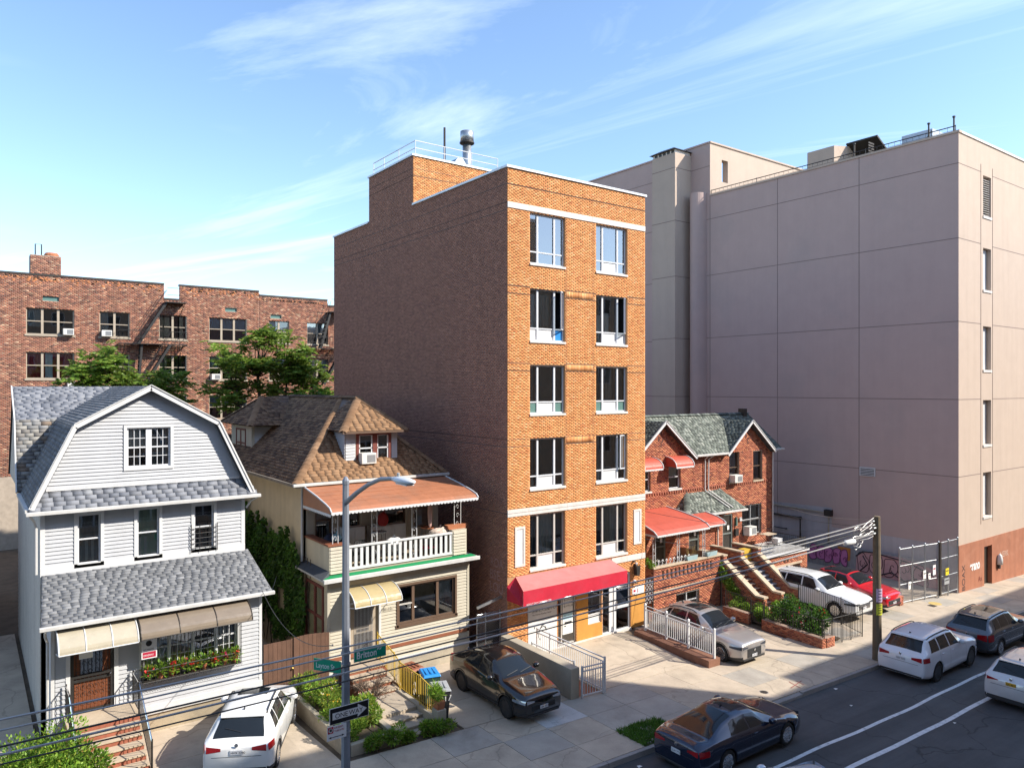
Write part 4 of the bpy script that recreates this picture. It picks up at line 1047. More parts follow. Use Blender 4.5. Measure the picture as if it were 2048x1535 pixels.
# wall of the gable with the window cut out as strips
m = MB()
def strip(z0, z1, lo=None, hi=None):
    l0, r0 = gam(z0, 0.05); l1, r1 = gam(z1, 0.05)
    if lo is not None: r0 = r1 = lo
    if hi is not None: l0 = l1 = hi
    m.quad(fG.p(l0, z0, .03), fG.p(r0, z0, .03), fG.p(r1, z1, .03), fG.p(l1, z1, .03))
iw = (gw[0] + .09, gw[1] - .09, gw[2] + .09, gw[3] - .09)
strip(7.2, iw[2]); strip(iw[2], iw[3], lo=iw[0]); strip(iw[2], iw[3], hi=iw[1]); strip(iw[3], 9.575); strip(9.575, 10.72)
m.build('gable_wall', M['white_vinyl'], A, fix=False)
fG3 = front(2.47)
siding(fG3, 0, 0, 7.68, 10.55, 0.11, [gw], M['white_vinyl'], A, rng_fn=gam)
MB().fbox(fG3, gam(7.68)[0], gam(7.68)[1], 7.62, 7.68, -.02, .03).build('base_trim', M['white_paint'], A)
w = window(fG3, iw[0], iw[1], iw[2], iw[3], A, M['frame_white'], depth=0.02, vx=(0.5,), hz=(0.5,), bw=0.05, mull=0.17, muntin=(3, 2), curtains=[(0.0, 0.46, 0.5, 0.98, 'blind', 0.01), (0.54, 1.0, 0.05, 0.98, 'curtain_grey')])
for q in ((gw[0], gw[0] + .09, gw[2], gw[3]), (gw[1] - .09, gw[1], gw[2], gw[3]), (iw[0], iw[1], iw[3], gw[3]), (iw[0], iw[1], gw[2], iw[2])):
    MB().fbox(fG3, *q, -0.04, 0.055).build('casing', M['white_paint'], w)
# roof shells (main) with overhang, bargeboards
v0, v1 = 2.18, 14.0
def plane(par, nm, pa, pb, va, vb, th=0.10):
    """roof slab between profile points pa (low) and pb (high), from depth va to vb."""
    (a, za), (b, zb_) = pa, pb; d = Vector((b - a, 0, zb_ - za)).normalized(); n = Vector((-d.z, 0, d.x)) if b > a else Vector((d.z, 0, -d.x))
    m = MB(); q = [Vector((a, va, za)), Vector((a, vb, za)), Vector((b, vb, zb_)), Vector((b, va, zb_))]
    m.hexa([p - n * th for p in q] + q); return m.build(nm, M['tar'], par)
for pa, pb in ((LO, LB), (LB, PKp), (RO, RB), (RB, PKp)): plane(A, 'roof_slab', pa, pb, v0, v1)
def side_shingle(pa, pb, va, vb, pal, seed, left=True, tab=0.3, ex=0.14, par=None, rf=None):
    (a, za), (b, zb_) = pa, pb
    if left: fr = Fr((a, vb, za), (0, -1, 0), (b - a, 0, zb_ - za))
    else: fr = Fr((a, va, za), (0, 1, 0), (b - a, 0, zb_ - za))
    L = math.hypot(b - a, zb_ - za); shingles('shingle', fr, L, rf or (lambda t: (0, vb - va)), M['shingle'], par or A, pal, tab=tab, ex=ex, seed=seed)
side_shingle((LO[0] - .06, LO[1] - .1), LB, v0, 9, GREYS, 23); side_shingle(LB, PKp, v0, 11, GREYS, 24)
side_shingle((RO[0] + .06, RO[1] - .1), RB, v0, 13.9, GREYS, 25, False); side_shingle(RB, PKp, v0, 13.9, GREYS, 26, False)
fV = front(v0)
for pa, pb in ((LO, LB), (LB, PKp), (RO, RB), (RB, PKp)):
    m = MB(); a = Vector((pa[0], v0 - .015, pa[1] - .05)); b = Vector((pb[0], v0 - .015, pb[1] - .05)); m.beam(a, b, 0.035, 0.15, (0, -1, 0) if False else (0, 0, 1)); m.build('bargeboard', M['white_paint'], A)
    m = MB(); a = Vector((pa[0], v0 - .03, pa[1] + .04)); b = Vector((pb[0], v0 - .03, pb[1] + .04)); m.beam(a, b, 0.06, 0.03); m.build('drip_edge', M['gutter'], A)
# cross gambrel wing on the left
WB0, WB1, WR = (6.55, 7.2), (7.62, 9.58), (9.75, 10.75)
for (y0, z0), (y1, z1), sd in ((WB0, WB1, 27), (WB1, WR, 28)):
    fr = Fr((-15.66, y0, z0), (1, 0, 0), (0, y1 - y0, z1 - z0)); L = math.hypot(y1 - y0, z1 - z0)
    m = MB(); m.hexa([fr.p(0, 0, -.1), fr.p(3.3, 0, -.1), fr.p(3.3, L, -.1), fr.p(0, L, -.1), fr.p(0, 0, -.006), fr.p(3.3, 0, -.006), fr.p(3.3, L, -.006), fr.p(0, L, -.006)]); o = m.build('roof_slab', M['tar'], A)
    shingles('shingle', fr, L, lambda t: (0, 3.3), M['shingle'], o, GREYS3 if sd == 27 else GREYS2, tab=0.3, ex=0.14, seed=sd)
MB().poly([(-15.6, y, z) for y, z in (WB0, WB1, WR, (11.9, 9.58), (12.95, 7.2))]).build('wing_gable_wall', M['grey_siding'], A)
MB().quad((-15.66, WR[0], WR[1]), (-12.3, WR[0], WR[1]), (-12.3, 12.95, 7.2), (-15.66, 12.95, 7.2)).build('roof_slab', M['tar'], A)
for a, b in ((WB0, WB1), (WB1, WR)):
    MB().beam((-15.68, a[0], a[1] - .03), (-15.68, b[0], b[1] - .03), .04, .14).build('bargeboard', M['white_paint'], A)
# side and back walls
fL = leftf(-15.26)
m = MB(); m.quad(fL.p(-14, .3), fL.p(-2.5, .3), fL.p(-2.5, 7.3), fL.p(-14, 7.3)); fr = rightf(-9.36); m.quad(fr.p(2.5, .1), fr.p(14, .1), fr.p(14, 7.3), fr.p(2.5, 7.3)); fr = Fr((-9.36, 14, 0), (-1, 0, 0)); m.quad(fr.p(0, 0), fr.p(5.9, 0), fr.p(5.9, 7.3), fr.p(0, 7.3)); m.poly([(-9.2, 14, 7.1), (-10.26, 14, 9.57), (-12.33, 14, 10.7), (-14.42, 14, 9.57), (-15.5, 14, 7.1)])
m.build('side_wall', M['grey_siding'], A, fix=False)
siding(fL, -14, -2.55, 0.7, 7.2, 0.15, [], M['grey_siding'], A, joined=True, proud=0.016)
MB().beam((-15.62, 2.2, 7.1), (-15.62, 6.6, 7.1), .1, .1).build('gutter', M['gutter'], A)
# stoop with brick risers, stone treads and iron railings
st = thing('front_stoop', 'brick stoop with tan stone treads below the white house door', 'stoop', (-13.85, -0.4, 0.45))
def flight(par, u0, u1, vtop, ztop, n, rise, run, tread, riser, land=0.0, vland=None, foot=None):
    for i in range(n):
        z = ztop - i * rise; va = vtop - i * run; vb = va - run
        zb0 = foot if foot is not None else z - rise
        MB().box(u0, u1, vb, va + (0.05 if i else 0), min(zb0, z - rise) - (0.02 if foot is None else 0), z - 0.045).build('riser', riser, par)
        MB().box(u0 - .02, u1 + .02, vb - .03, va + .0, z - 0.045, z).build('tread', tread, par, bevel=0.008)
BR = pm('stoop_red_brick', (0.30, 0.10, 0.06), 0.85, 0.25, 9, bump=0.3, bsc=30)
MB().box(-14.8, -13.05, -0.1, 0.9, .3, 1.37).build('landing_base', BR, st); MB().box(-14.83, -13.02, -0.13, .9, 1.37, 1.42).build('landing', M['tread'], st, bevel=.008)
flight(st, -14.75, -13.1, -0.13, 1.42 - 0.16, 6, 0.16, 0.3, M['tread'], BR, foot=0.3)
def iron_rail(name, label, pts, h, mat, step=0.13, scroll=False, par=None, br=0.009, tr=0.022, topm=None, cat='railing', group=None):
    """railing following base points pts."""
    t = thing(name, label, cat, pts[0], group=group) if par is None else par
    P_ = [Vector(p) for p in pts]
    MB().tube([p + Vector((0, 0, h)) for p in P_], tr, 6).build('top_rail', topm or mat, t)
    MB().tube([p + Vector((0, 0, 0.1)) for p in P_], br * 1.2, 5).build('bottom_rail', mat, t)
    b = MB(); n = 0
    for p, q in zip(P_[:-1], P_[1:]):
        L_ = math.hypot(q.x - p.x, q.y - p.y); k = max(1, int(L_ / step))
        for i in range(1, k):
            x = p.lerp(q, i / k); b.tube([x + Vector((0, 0, 0.1)), x + Vector((0, 0, h))], br, 5); n += 1
    if n: b.build('balusters', mat, t, fix=False, kind='stuff')
    for p in P_:
        MB().tube([p, p + Vector((0, 0, h + .06))], 0.022, 8).build('post', mat, t)
    return t
for u_, lab in ((-13.08, 'black iron stair railing with polished handrail on the right of the white house stoop'), (-14.78, 'black iron stair railing behind the bush on the left of the white house stoop')):
    iron_rail('stair_railing', lab, [(u_, .75, 1.42), (u_, -.15, 1.42), (u_, -2.0, .45)], 0.9, M['metal_black'], 0.12, topm=M['chrome'])
# ------------------------------------------------------------------ cream house with balcony
B = thing('balcony_house', 'cream clapboard house with brown hipped roof, dormers and a covered balcony', 'house', (-4.1, 7, 0.15))
BROWN = [((0.235, 0.14, 0.08), 5), ((0.255, 0.155, 0.09), 4), ((0.215, 0.125, 0.07), 3)]
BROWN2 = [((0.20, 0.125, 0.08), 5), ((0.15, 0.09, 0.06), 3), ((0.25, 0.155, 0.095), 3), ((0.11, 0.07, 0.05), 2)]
fB1 = front(1.0)
hB = [(-6.14, -5.03, 1.05, 3.05), (-4.24, -1.80, 1.98, 3.38)]
wall('front_wall', fB1, -6.97, -1.17, 0.1, 4.1, hB, M['cream_vinyl'], B, 0.12)
siding(fB1, -6.88, -1.24, 0.80, 3.72, 0.118, [(-6.22, -4.95, .8, 3.12), (-4.32, -1.72, 1.86, 3.46), (-6.88, -1.2, 1.18, 1.32)], M['cream_vinyl'], B)
MB().fbox(fB1, -6.97, -1.15, 0.0, 0.74, -.1, 0.03).build('foundation', M['concrete_wall'], B)
MB().fbox(fB1, -7.0, -1.12, 0.74, 0.80, -.02, 0.05).build('base_trim', M['white_paint'], B)
MB().fbox(fB1, -6.99, -1.13, 1.19, 1.31, -.02, 0.04).build('stripe', M['redbrown'], B)
MB().fbox(fB1, -6.98, -1.14, 3.74, 4.02, -.02, 0.035).build('fascia', M['frame_tan'], B)
MB().fbox(fB1, -6.99, -1.13, 3.90, 4.02, .035, 0.05).build('fascia_band', M['frame_brown'], B)
for a in (-6.99, -1.25): MB().fbox(fB1, a, a + .10, .8, 3.74, -.02, .04).build('corner_board', M['cream_vinyl'], B)
w = window(fB1, -4.24, -1.80, 1.98, 3.38, B, M['frame_brown'], depth=0.02, vx=(0.26, 0.69), hz=(), bw=0.07, mull=0.11, curtains=[(0.28, 0.67, 0.55, 0.95, 'curtain_tan', 0.01), (0.72, 0.97, 0.45, 0.97, 'blind', .01)])
for q in ((-4.32, -4.24, 1.9, 3.46), (-1.80, -1.72, 1.9, 3.46), (-4.24, -1.8, 3.38, 3.46), (-4.36, -1.68, 1.86, 1.98)): MB().fbox(fB1, *q, -.02, .05).build('casing', M['frame_brown'], w)
MB().fbox(fB1, -4.2, -3.65, 2.68, 2.72, -.06, -.01).build('meeting_rail', M['frame_grey'], w)
MB().fbox(fB1, -3.55, -2.6, 2.72, 2.82, -.15, -.1).build('shelf', M['white_paint'], w)
d = MB(); d.fbox(fB1, -6.14, -5.03, 1.05, 3.05, -.12, -.06); d = d.build('door', M['frame_tan'], B)
for z0, z1 in ((1.2, 1.95), (2.2, 2.95)):
    MB().fbox(fB1, -5.95, -5.25, z0, z1, -.058, -.05).build('door_light', M['metal_dark'], d)
m = MB()
for i in range(14): a = -5.94 + i * .053; m.tube([fB1.p(a, 1.2, -.03), fB1.p(a, 2.95, -.03)], .007, 4)
m.build('grille_bars', M['white_paint'], d, kind='stuff')
MB().fbox(fB1, -5.85, -5.4, 2.03, 2.11, -.045, -.03).build('letter_slot', M['metal_dark'], d)
for q in ((-6.22, -6.14, 1.0, 3.12), (-5.03, -4.95, 1.0, 3.12), (-6.14, -5.03, 3.05, 3.12)): MB().fbox(fB1, *q, -.02, .045).build('door_casing', M['white_paint'], B)
nm = thing('house_number', 'small brass house number plate reading 81-12 beside the cream house door', 'sign', fB1.p(-4.75, 2.6, .03))
MB().fbox(fB1, -4.9, -4.45, 2.58, 2.72, .022, .032).build('plate', M['cream_vinyl'], nm); text_mesh('digits', '81-12', fB1, -4.87, 2.6, .15, M['ink'], nm, c=.034)
canopy('door_canopy', 'amber curved plastic canopy over the cream house door', fB1, -6.35, -4.55, 3.66, 0.5, 0.9, 3, pm('amber_polycarbonate', (0.40, 0.32, 0.17), 0.2, 0.1, 3, spec=0.6), M['white_paint'])
# cornice shelf between the floors
MB().box(-7.25, -0.92, .62, 3.35, 4.06, 4.14).build('cornice_shelf', M['gutter'], B)
MB().box(-7.2, -0.98, .74, 1.1, 4.14, 4.16).build('green_mat', M['green_mat'], B)
MB().box(-7.27, -0.9, .56, .62, 4.02, 4.16).build('gutter', M['gutter'], B, bevel=.012)
MB().hexa([(-7.27, .7, 4.14), (-6.9, 1.0, 4.14), (-6.9, 3.3, 4.14), (-7.27, 3.3, 4.14), (-7.27, .7, 4.15), (-6.9, 1.0, 4.32), (-6.9, 3.3, 4.32), (-7.27, 3.3, 4.15)]).build('side_skirt_roof', pm('dark_felt', (0.06, 0.065, 0.075), .9, .2, 4), B)
MB().box(-6.85, -1.2, 1.12, 3.3, 4.14, 4.2).build('balcony_floor', M['frame_tan'], B)
# balcony parapets and railing
def clad(u0, u1, v0_, v1_, z0, z1, nm):
    m = MB(); m.box(u0, u1, v0_, v1_, z0, z1); o = m.build(nm, M['cream_vinyl'], B)
    siding(front(v0_), u0 + .04, u1 - .04, z0, z1 - .02, .118, [], M['cream_vinyl'], o)
    return o
o1 = clad(-6.87, -6.2, 1.1, 1.28, 4.2, 5.17, 'balcony_parapet'); o2 = clad(-1.83, -1.18, 1.1, 1.7, 4.2, 5.17, 'balcony_pier')
m = MB(); m.box(-6.87, -6.7, 1.281, 3.3, 4.2, 5.17); o3 = m.build('balcony_parapet', M['side_vinyl'], B)
siding(leftf(-6.87), -3.3, -1.12, 4.2, 5.15, .118, [], M['side_vinyl'], o3, joined=True, proud=.016)
MB().box(-6.92, -6.15, 1.05, 1.33, 5.17, 5.23).build('cap', M['redbrown'], o1); MB().box(-6.92, -6.62, 1.331, 3.3, 5.17, 5.23).build('cap', M['redbrown'], o3)
rl = thing('balcony_railing', 'white wooden balcony railing with flat slats above the green mat', 'railing', (-4.0, 1.15, 4.2))
MB().box(-6.2, -1.84, 1.09, 1.21, 5.03, 5.10).build('top_rail', M['white_paint'], rl, bevel=.008); MB().box(-6.2, -1.84, 1.11, 1.19, 4.24, 4.33).build('bottom_rail', M['white_paint'], rl)
for i in range(20): a = -6.12 + i * .22; MB().box(a, a + .11, 1.13, 1.165, 4.32, 5.04).build('slat', M['white_paint'], rl, fix=False)
# scroll columns
def scroll_post(u_, v_, z0, z1, lab, w=.2, grp='scroll columns of the balcony'):
    t = thing('scroll_column', lab, 'column', (u_, v_, z0), group=grp)
    for a in (-w / 2, w / 2): MB().tube([(u_ + a, v_, z0), (u_ + a, v_, z1)], .018, 6).build('upright', M['white_paint'], t)
    m = MB(); n = max(2, int((z1 - z0) / .3))
    for k in range(n):
        zc = z0 + (k + .5) * (z1 - z0) / n; s = 1 if k % 2 else -1
        m.tube([(u_ + s * (.07 - .02 * t_) * math.cos(t_ * 1.6), v_, zc + (.13 - .03 * t_) * math.sin(t_ * 1.6)) for t_ in np.linspace(0, 3.6, 12)], .011, 4)
    m.build('scrolls', M['white_paint'], t, kind='stuff')
    return t
scroll_post(-6.6, 1.2, 5.23, 6.45, 'white scrollwork column at the left corner of the balcony'); scroll_post(-5.05, 1.3, 4.2, 6.45, 'white scrollwork column next to the lamp post on the balcony'); scroll_post(-3.4, 1.3, 4.2, 6.5, 'white scrollwork column near the middle of the balcony'); scroll_post(-1.45, 1.35, 5.17, 6.5, 'white scrollwork column on the right pier of the balcony', .3)
# rust awning over the balcony
aw = thing('balcony_awning', 'rust brown metal awning with white scalloped edge over the cream balcony', 'awning', (-4.1, 1.6, 6.5))
prof_ = [(3.0, 7.08), (1.7, 6.86), (0.85, 6.68), (0.5, 6.58), (0.36, 6.46)]
for k in range(12):
    a0 = -7.08 + k * (5.95 / 12); a1 = a0 + 5.95 / 12 - .004; m = MB()
    for (y0, z0), (y1, z1) in zip(prof_[:-1], prof_[1:]):
        m.hexa([(a0, y1, z1 - .02), (a1, y1, z1 - .02), (a1, y0, z0 - .02), (a0, y0, z0 - .02), (a0, y1, z1), (a1, y1, z1), (a1, y0, z0), (a0, y0, z0)])
    m.build('awning_sheet', M['awn_rust'], aw)
for y, z in ((2.5, 7.0), (2.1, 6.935), (1.7, 6.868), (1.3, 6.782), (.95, 6.707)):
    MB().beam((-7.08, y, z), (-1.13, y, z), .03, .012).build('rib', M['awn_rust'], aw)
def scallop(fr, a0, a1, z, hgt, pitch, mat, par, nm='scalloped_valance'):
    m = MB(); n = int((a1 - a0) / pitch); p = (a1 - a0) / n
    for i in range(n):
        c = a0 + (i + .5) * p
        pts = [(c - p / 2, z)] + [(c - p / 2 * math.cos(t), z - hgt * .45 - hgt * .55 * math.sin(t)) for t in np.linspace(0, math.pi, 7)] + [(c + p / 2, z)]
        m.prism(fr, pts[::-1], -.004, .004)
    return m.build(nm, mat, par, kind='stuff')
scallop(front(.355), -7.1, -1.12, 6.48, .11, .14, M['white_paint'], aw)
MB().poly([(-7.08, y, z - .01) for y, z in prof_] + [(-7.08, .4, 6.42), (-7.08, 3.0, 6.25)]).build('side_sheet', M['awn_rust'], aw)
scallop(leftf(-7.09), -3.0, -.42, 6.40, .11, .14, M['white_paint'], aw)
MB().tube([(-7.09, y, z + .02) for y, z in prof_], .03, 6).build('edge_trim', M['white_paint'], aw); MB().tube([(-1.12, y, z + .02) for y, z in prof_], .03, 6).build('edge_trim', M['white_paint'], aw)
# wall behind the balcony
fB3 = front(3.3)
hb3 = [(-6.5, -5.85, 4.9, 6.5), (-5.45, -4.7, 4.2, 6.4), (-4.0, -2.7, 5.2, 6.5), (-2.3, -1.5, 5.0, 6.5)]
wall('upper_wall', fB3, -6.86, -1.17, 4.1, 7.2, hb3, M['cream_vinyl'], B, .1)
siding(fB3, -6.84, -1.2, 4.2, 7.1, .118, [(a - .06, b + .06, c - .06, d_ + .06) for a, b, c, d_ in hb3], M['cream_vinyl'], B, joined=True)
for h in hb3: window(fB3, *h, B, M['frame_brown'], depth=.03, hz=(.5,), bw=.06)
# side walls
fBL = leftf(-6.97)
m = MB(); m.poly([fBL.p(-1.0, 0), fBL.p(-1.0, 4.1), fBL.p(-3.3, 4.1), fBL.p(-3.3, 7.2), fBL.p(-15, 7.2), fBL.p(-15, 0)]); fr = rightf(-1.17); m.poly([fr.p(1, 0), fr.p(15, 0), fr.p(15, 7.2), fr.p(3.3, 7.2), fr.p(3.3, 4.1), fr.p(1, 4.1)]); m.quad((-1.17, 15, 0), (-6.97, 15, 0), (-6.97, 15, 7.2), (-1.17, 15, 7.2))
m.build('side_wall', M['side_vinyl'], B, fix=True)
siding(fBL, -15, -3.35, .6, 7.15, .125, [], M['side_vinyl'], B, joined=True, proud=.016)
MB().fbox(fBL, -3.42, -3.3, 4.2, 7.1, -.02, .03).build('corner_board', M['cream_vinyl'], B)
MB().tube([(-7.05, 3.22, 7.05), (-7.05, 3.22, 4.3)], .04).build('downspout', M['gutter'], B)
w = window(leftf(-6.99), -2.95, -1.3, 1.5, 3.75, B, M['maroon'], depth=-.03, vx=(.55,), hz=(.5,), bw=.1, mull=.14, curtains=[(.05, .5, .1, .9, 'curtain')])
# main hipped roof
EZ, RZ = 7.2, 10.33; EU0, EU1, EV0, EV1, RU = -7.42, -0.95, 2.9, 15.5, -4.2; RV0, RV1 = 6.1, 12.3
E = [Vector((EU0, EV0, EZ)), Vector((EU1, EV0, EZ)), Vector((EU1, EV1, EZ)), Vector((EU0, EV1, EZ))]; T0, T1 = Vector((RU, RV0, RZ)), Vector((RU, RV1, RZ))
m = MB(); dn = Vector((0, 0, -.03))
m.poly([E[0] + dn, E[1] + dn, T0 + dn]); m.poly([E[1] + dn, E[2] + dn, T1 + dn, T0 + dn]); m.poly([E[2] + dn, E[3] + dn, T1 + dn]); m.poly([E[3] + dn, E[0] + dn, T0 + dn, T1 + dn]); m.poly([e + Vector((0, 0, -.04)) for e in E])
rf = m.build('roof', M['tar'], B)
fr = Fr(E[0], (1, 0, 0), (0, RV0 - EV0, RZ - EZ)); L = math.hypot(RV0 - EV0, RZ - EZ); wE = EU1 - EU0
shingles('shingle', fr, L, lambda t: ((RU - EU0) * t / L, wE - (EU1 - RU) * t / L), M['shingle'], rf, BROWN, tab=.30, ex=.135, seed=31)
fr = Fr(E[3], (0, -1, 0), (RU - EU0, 0, RZ - EZ)); L2 = math.hypot(RU - EU0, RZ - EZ)
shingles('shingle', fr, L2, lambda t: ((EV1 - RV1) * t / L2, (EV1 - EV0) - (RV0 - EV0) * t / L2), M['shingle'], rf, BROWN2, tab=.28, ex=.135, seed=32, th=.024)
fr = Fr(E[1], (0, 1, 0), (RU - EU1, 0, RZ - EZ)); L2b = math.hypot(RU - EU1, RZ - EZ)
shingles('shingle', fr, L2b, lambda t: ((RV0 - EV0) * t / L2b, (EV1 - EV0) - (EV1 - RV1) * t / L2b), M['shingle'], rf, BROWN, tab=.28, ex=.135, seed=33)
def caps(p, q, par, seed, pal, n=None, w=.17):
    p, q = Vector(p), Vector(q); d = q - p; n = n or max(2, int(d.length / .22)); rg_ = np.random.default_rng(seed); cols = pick(rg_, pal, n)
    dd = d.normalized(); side = dd.cross(Vector((0, 0, 1))).normalized(); up = side.cross(dd); V_, F_, C_ = [], [], []
    for i in range(n):
        a, b = p + d * (i / n), p + d * ((i + 1.25) / n)
        h0, h1 = .035, .02
        base = len(V_); V_ += [a - side * w + up * (h0 - .07), a + up * (h0 + .02), a + side * w + up * (h0 - .07), b - side * w + up * (h1 - .07), b + up * (h1 + .02), b + side * w + up * (h1 - .07)]
        F_ += [(base, base + 1, base + 4, base + 3), (base + 1, base + 2, base + 5, base + 4)]; C_ += [cols[i]] * 6
    np_mesh('ridge_cap', np.array([tuple(v) for v in V_]), np.array(F_), M['shingle'], par, np.array(C_))
caps(E[0], T0, rf, 41, BROWN); caps(E[1], T0, rf, 42, BROWN); caps(T0, T1, rf, 43, BROWN2); caps(E[3], T1, rf, 44, BROWN2)
MB().box(EU0 - .1, EU1 + .02, EV0 - .12, EV0 - .01, EZ - .1, EZ + .0).build('gutter', M['gutter'], rf, bevel=.012); MB().box(EU0 - .1, EU0 - .0, EV0, EV1, EZ - .1, EZ).build('gutter', pm('rusty_gutter', (0.22, 0.18, 0.14), .7, .3, 3), rf, bevel=.012)
MB().box(EU0 + .02, EU1 - .02, EV0 + .02, EV1 - .02, EZ - .16, EZ - .05).build('soffit', M['cream_vinyl'], rf)
# front dormer
dm = MB(); fD = front(3.6)
DU0, DU1, DZ0, DZ1 = -5.18, -2.92, 7.5, 9.0
dm.poly([(DU0, 3.6, DZ0 - .1), (DU0, 3.6, DZ1), (DU0, 5.4, DZ1)]); dm.poly([(DU1, 3.6, DZ0 - .1), (DU1, 5.4, DZ1), (DU1, 3.6, DZ1)]); dm.quad((DU0, 3.6, DZ0 - .3), (DU1, 3.6, DZ0 - .3), (DU1, 3.6, DZ0 + .05), (DU0, 3.6, DZ0 + .05))
dm.quad((DU0, 3.6, DZ0 + .05), (-4.72, 3.6, DZ0 + .05), (-4.72, 3.6, DZ1), (DU0, 3.6, DZ1)); dm.quad((-3.2, 3.6, DZ0 + .05), (DU1, 3.6, DZ0 + .05), (DU1, 3.6, DZ1), (-3.2, 3.6, DZ1)); dm = dm.build('dormer', M['cream_vinyl'], B, fix=True)
for a0, a1 in ((DU0 + .02, -4.76), (-3.18, DU1 - .02)): siding(fD, a0, a1, DZ0 - .1, DZ1, .118, [], M['white_vinyl'], dm)
siding(leftf(DU0, 0, 0), -5.4, -3.6, DZ0, DZ1 - .02, .118, [], M['white_vinyl'], dm, joined=True, rng_fn=lambda z: (-(3.6 + 1.8 * (z - DZ0 + .1) / (DZ1 - DZ0 + .1)), -3.6))
w = window(fD, -4.72, -3.2, DZ0 + .05, DZ1 - .05, dm, M['maroon'], depth=-.02, vx=(.53,), hz=(), bw=.12, mull=.2, room=.5, gl='glass')
for a0, a1 in ((-4.6, -4.02), (-3.82, -3.32)):
    m = MB(); z0, z1 = DZ0 + .22, DZ1 - .14
    for q in ((a0, a0 + .05, z0, z1), (a1 - .05, a1, z0, z1), (a0, a1, z0, z0 + .05), (a0, a1, z1 - .05, z1), (a0, a1, (z0 + z1) / 2, (z0 + z1) / 2 + .05)): m.fbox(fD, *q, -.045, .0)
    m.build('sash', M['frame_white'], w)
m = MB(); curtain_mesh(m, fD, -3.8, -3.35, DZ0 + .25, DZ1 - .6, -.15); m.build('curtain', M['curtain'], w, fix=False)
air_con(fD, -4.62, DZ0 + .22, 'white box air conditioner in the front dormer window', .62, .42, .3, .03)
er = [Vector((DU0 - .28, 3.2, 9.02)), Vector((DU1 + .28, 3.2, 9.02))]; ap = Vector((-4.1, 4.75, RZ)); rb = Vector((RU, RV0 + .3, RZ))
m = MB(); m.poly([er[0], er[1], ap]); m.poly([er[1], Vector((er[1].x, 5.6, 9.02)), rb, ap]); m.poly([Vector((er[0].x, 5.6, 9.02)), er[0], ap, rb]); m.poly([er[0] + dn, Vector((er[0].x, 5.0, 8.99)), Vector((er[1].x, 5.0, 8.99)), er[1] + dn]); dr = m.build('dormer_roof', M['frame_brown'], dm)
sl = Vector((0, ap.y - er[0].y, ap.z - er[0].z)); fr = Fr(er[0], (1, 0, 0), sl); L = sl.length; we = er[1].x - er[0].x
shingles('shingle', fr, L, lambda t: ((ap.x - er[0].x) * t / L, we - (er[1].x - ap.x) * t / L), M['shingle'], dr, BROWN, tab=.3, ex=.135, seed=34)
sl = Vector((ap.x - er[0].x, 0, ap.z - er[0].z)); fr = Fr((er[0].x, 6.0, 9.02), (0, -1, 0), sl); L3 = sl.length
shingles('shingle', fr, L3, lambda t: (0, 6.0 - er[0].y - (ap.y - er[0].y) * t / L3), M['shingle'], dr, BROWN2, tab=.28, ex=.135, seed=35, th=.024)
caps(er[0], ap, dr, 45, BROWN); caps(er[1], ap, dr, 46, BROWN); caps(ap, rb, dr, 47, BROWN)
MB().beam((er[0].x, 3.19, 8.97), (er[1].x, 3.19, 8.97), .05, .09).build('fascia', M['frame_brown'], dr)
# left dormer
LU = -6.6; m = MB(); fr = leftf(LU); m.quad(fr.p(-13.8, 7.2), fr.p(-10.63, 7.2), fr.p(-10.63, 9.0), fr.p(-13.8, 9.0)); m.poly([(LU, 10.63, 7.3), (-4.9, 10.63, 9.0), (LU, 10.63, 9.0)]); m.poly([(LU, 13.8, 7.3), (LU, 13.8, 9.0), (-4.9, 13.8, 9.0)]); ld = m.build('dormer', M['cream_vinyl'], B)
siding(front(10.63), LU + .12, -5.0, 7.35, 8.9, .118, [], M['white_vinyl'], ld, rng_fn=lambda z: (LU + .1, LU + .1 + 1.6 * (z - 7.3) / 1.7))
MB().fbox(front(10.63), LU - .02, LU + .12, 7.3, 8.95, -.02, .03).build('corner_board', M['cream_vinyl'], ld)
window(leftf(LU - .01), -13.0, -11.5, 7.45, 8.8, ld, M['maroon'], depth=-.02, vx=(.5,), hz=(.5,), bw=.08, room=.4)
e0, e1 = Vector((LU - .35, 14.6, 9.02)), Vector((LU - .35, 9.75, 9.02)); a_ = Vector((-5.65, 12.2, 10.28)); b_ = Vector((RU, 12.2, 10.3))
m = MB(); m.poly([e0, e1, a_]); m.poly([e1, Vector((-5.0, 9.75, 9.02)), b_, a_]); m.poly([Vector((-5.0, 14.6, 9.02)), e0, a_, b_]); m.poly([e0 + dn, Vector((-5, 14.6, 8.99)), Vector((-5, 9.75, 8.99)), e1 + dn]); lr = m.build('dormer_roof', M['frame_brown'], ld)
sl = Vector((a_.x - e0.x, 0, a_.z - e0.z)); fr = Fr(e0, (0, -1, 0), sl); L4 = sl.length; wl_ = 14.6 - 9.75
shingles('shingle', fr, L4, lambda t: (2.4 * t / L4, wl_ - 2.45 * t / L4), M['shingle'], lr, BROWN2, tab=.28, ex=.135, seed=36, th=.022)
sl = Vector((0, 12.2 - 9.75, a_.z - e1.z)); fr = Fr(e1, (1, 0, 0), sl); L5 = sl.length
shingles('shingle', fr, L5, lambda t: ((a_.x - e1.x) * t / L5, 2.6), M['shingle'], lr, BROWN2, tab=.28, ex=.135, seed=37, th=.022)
caps(e1, a_, lr, 48, BROWN); caps(e0, a_, lr, 49, BROWN)
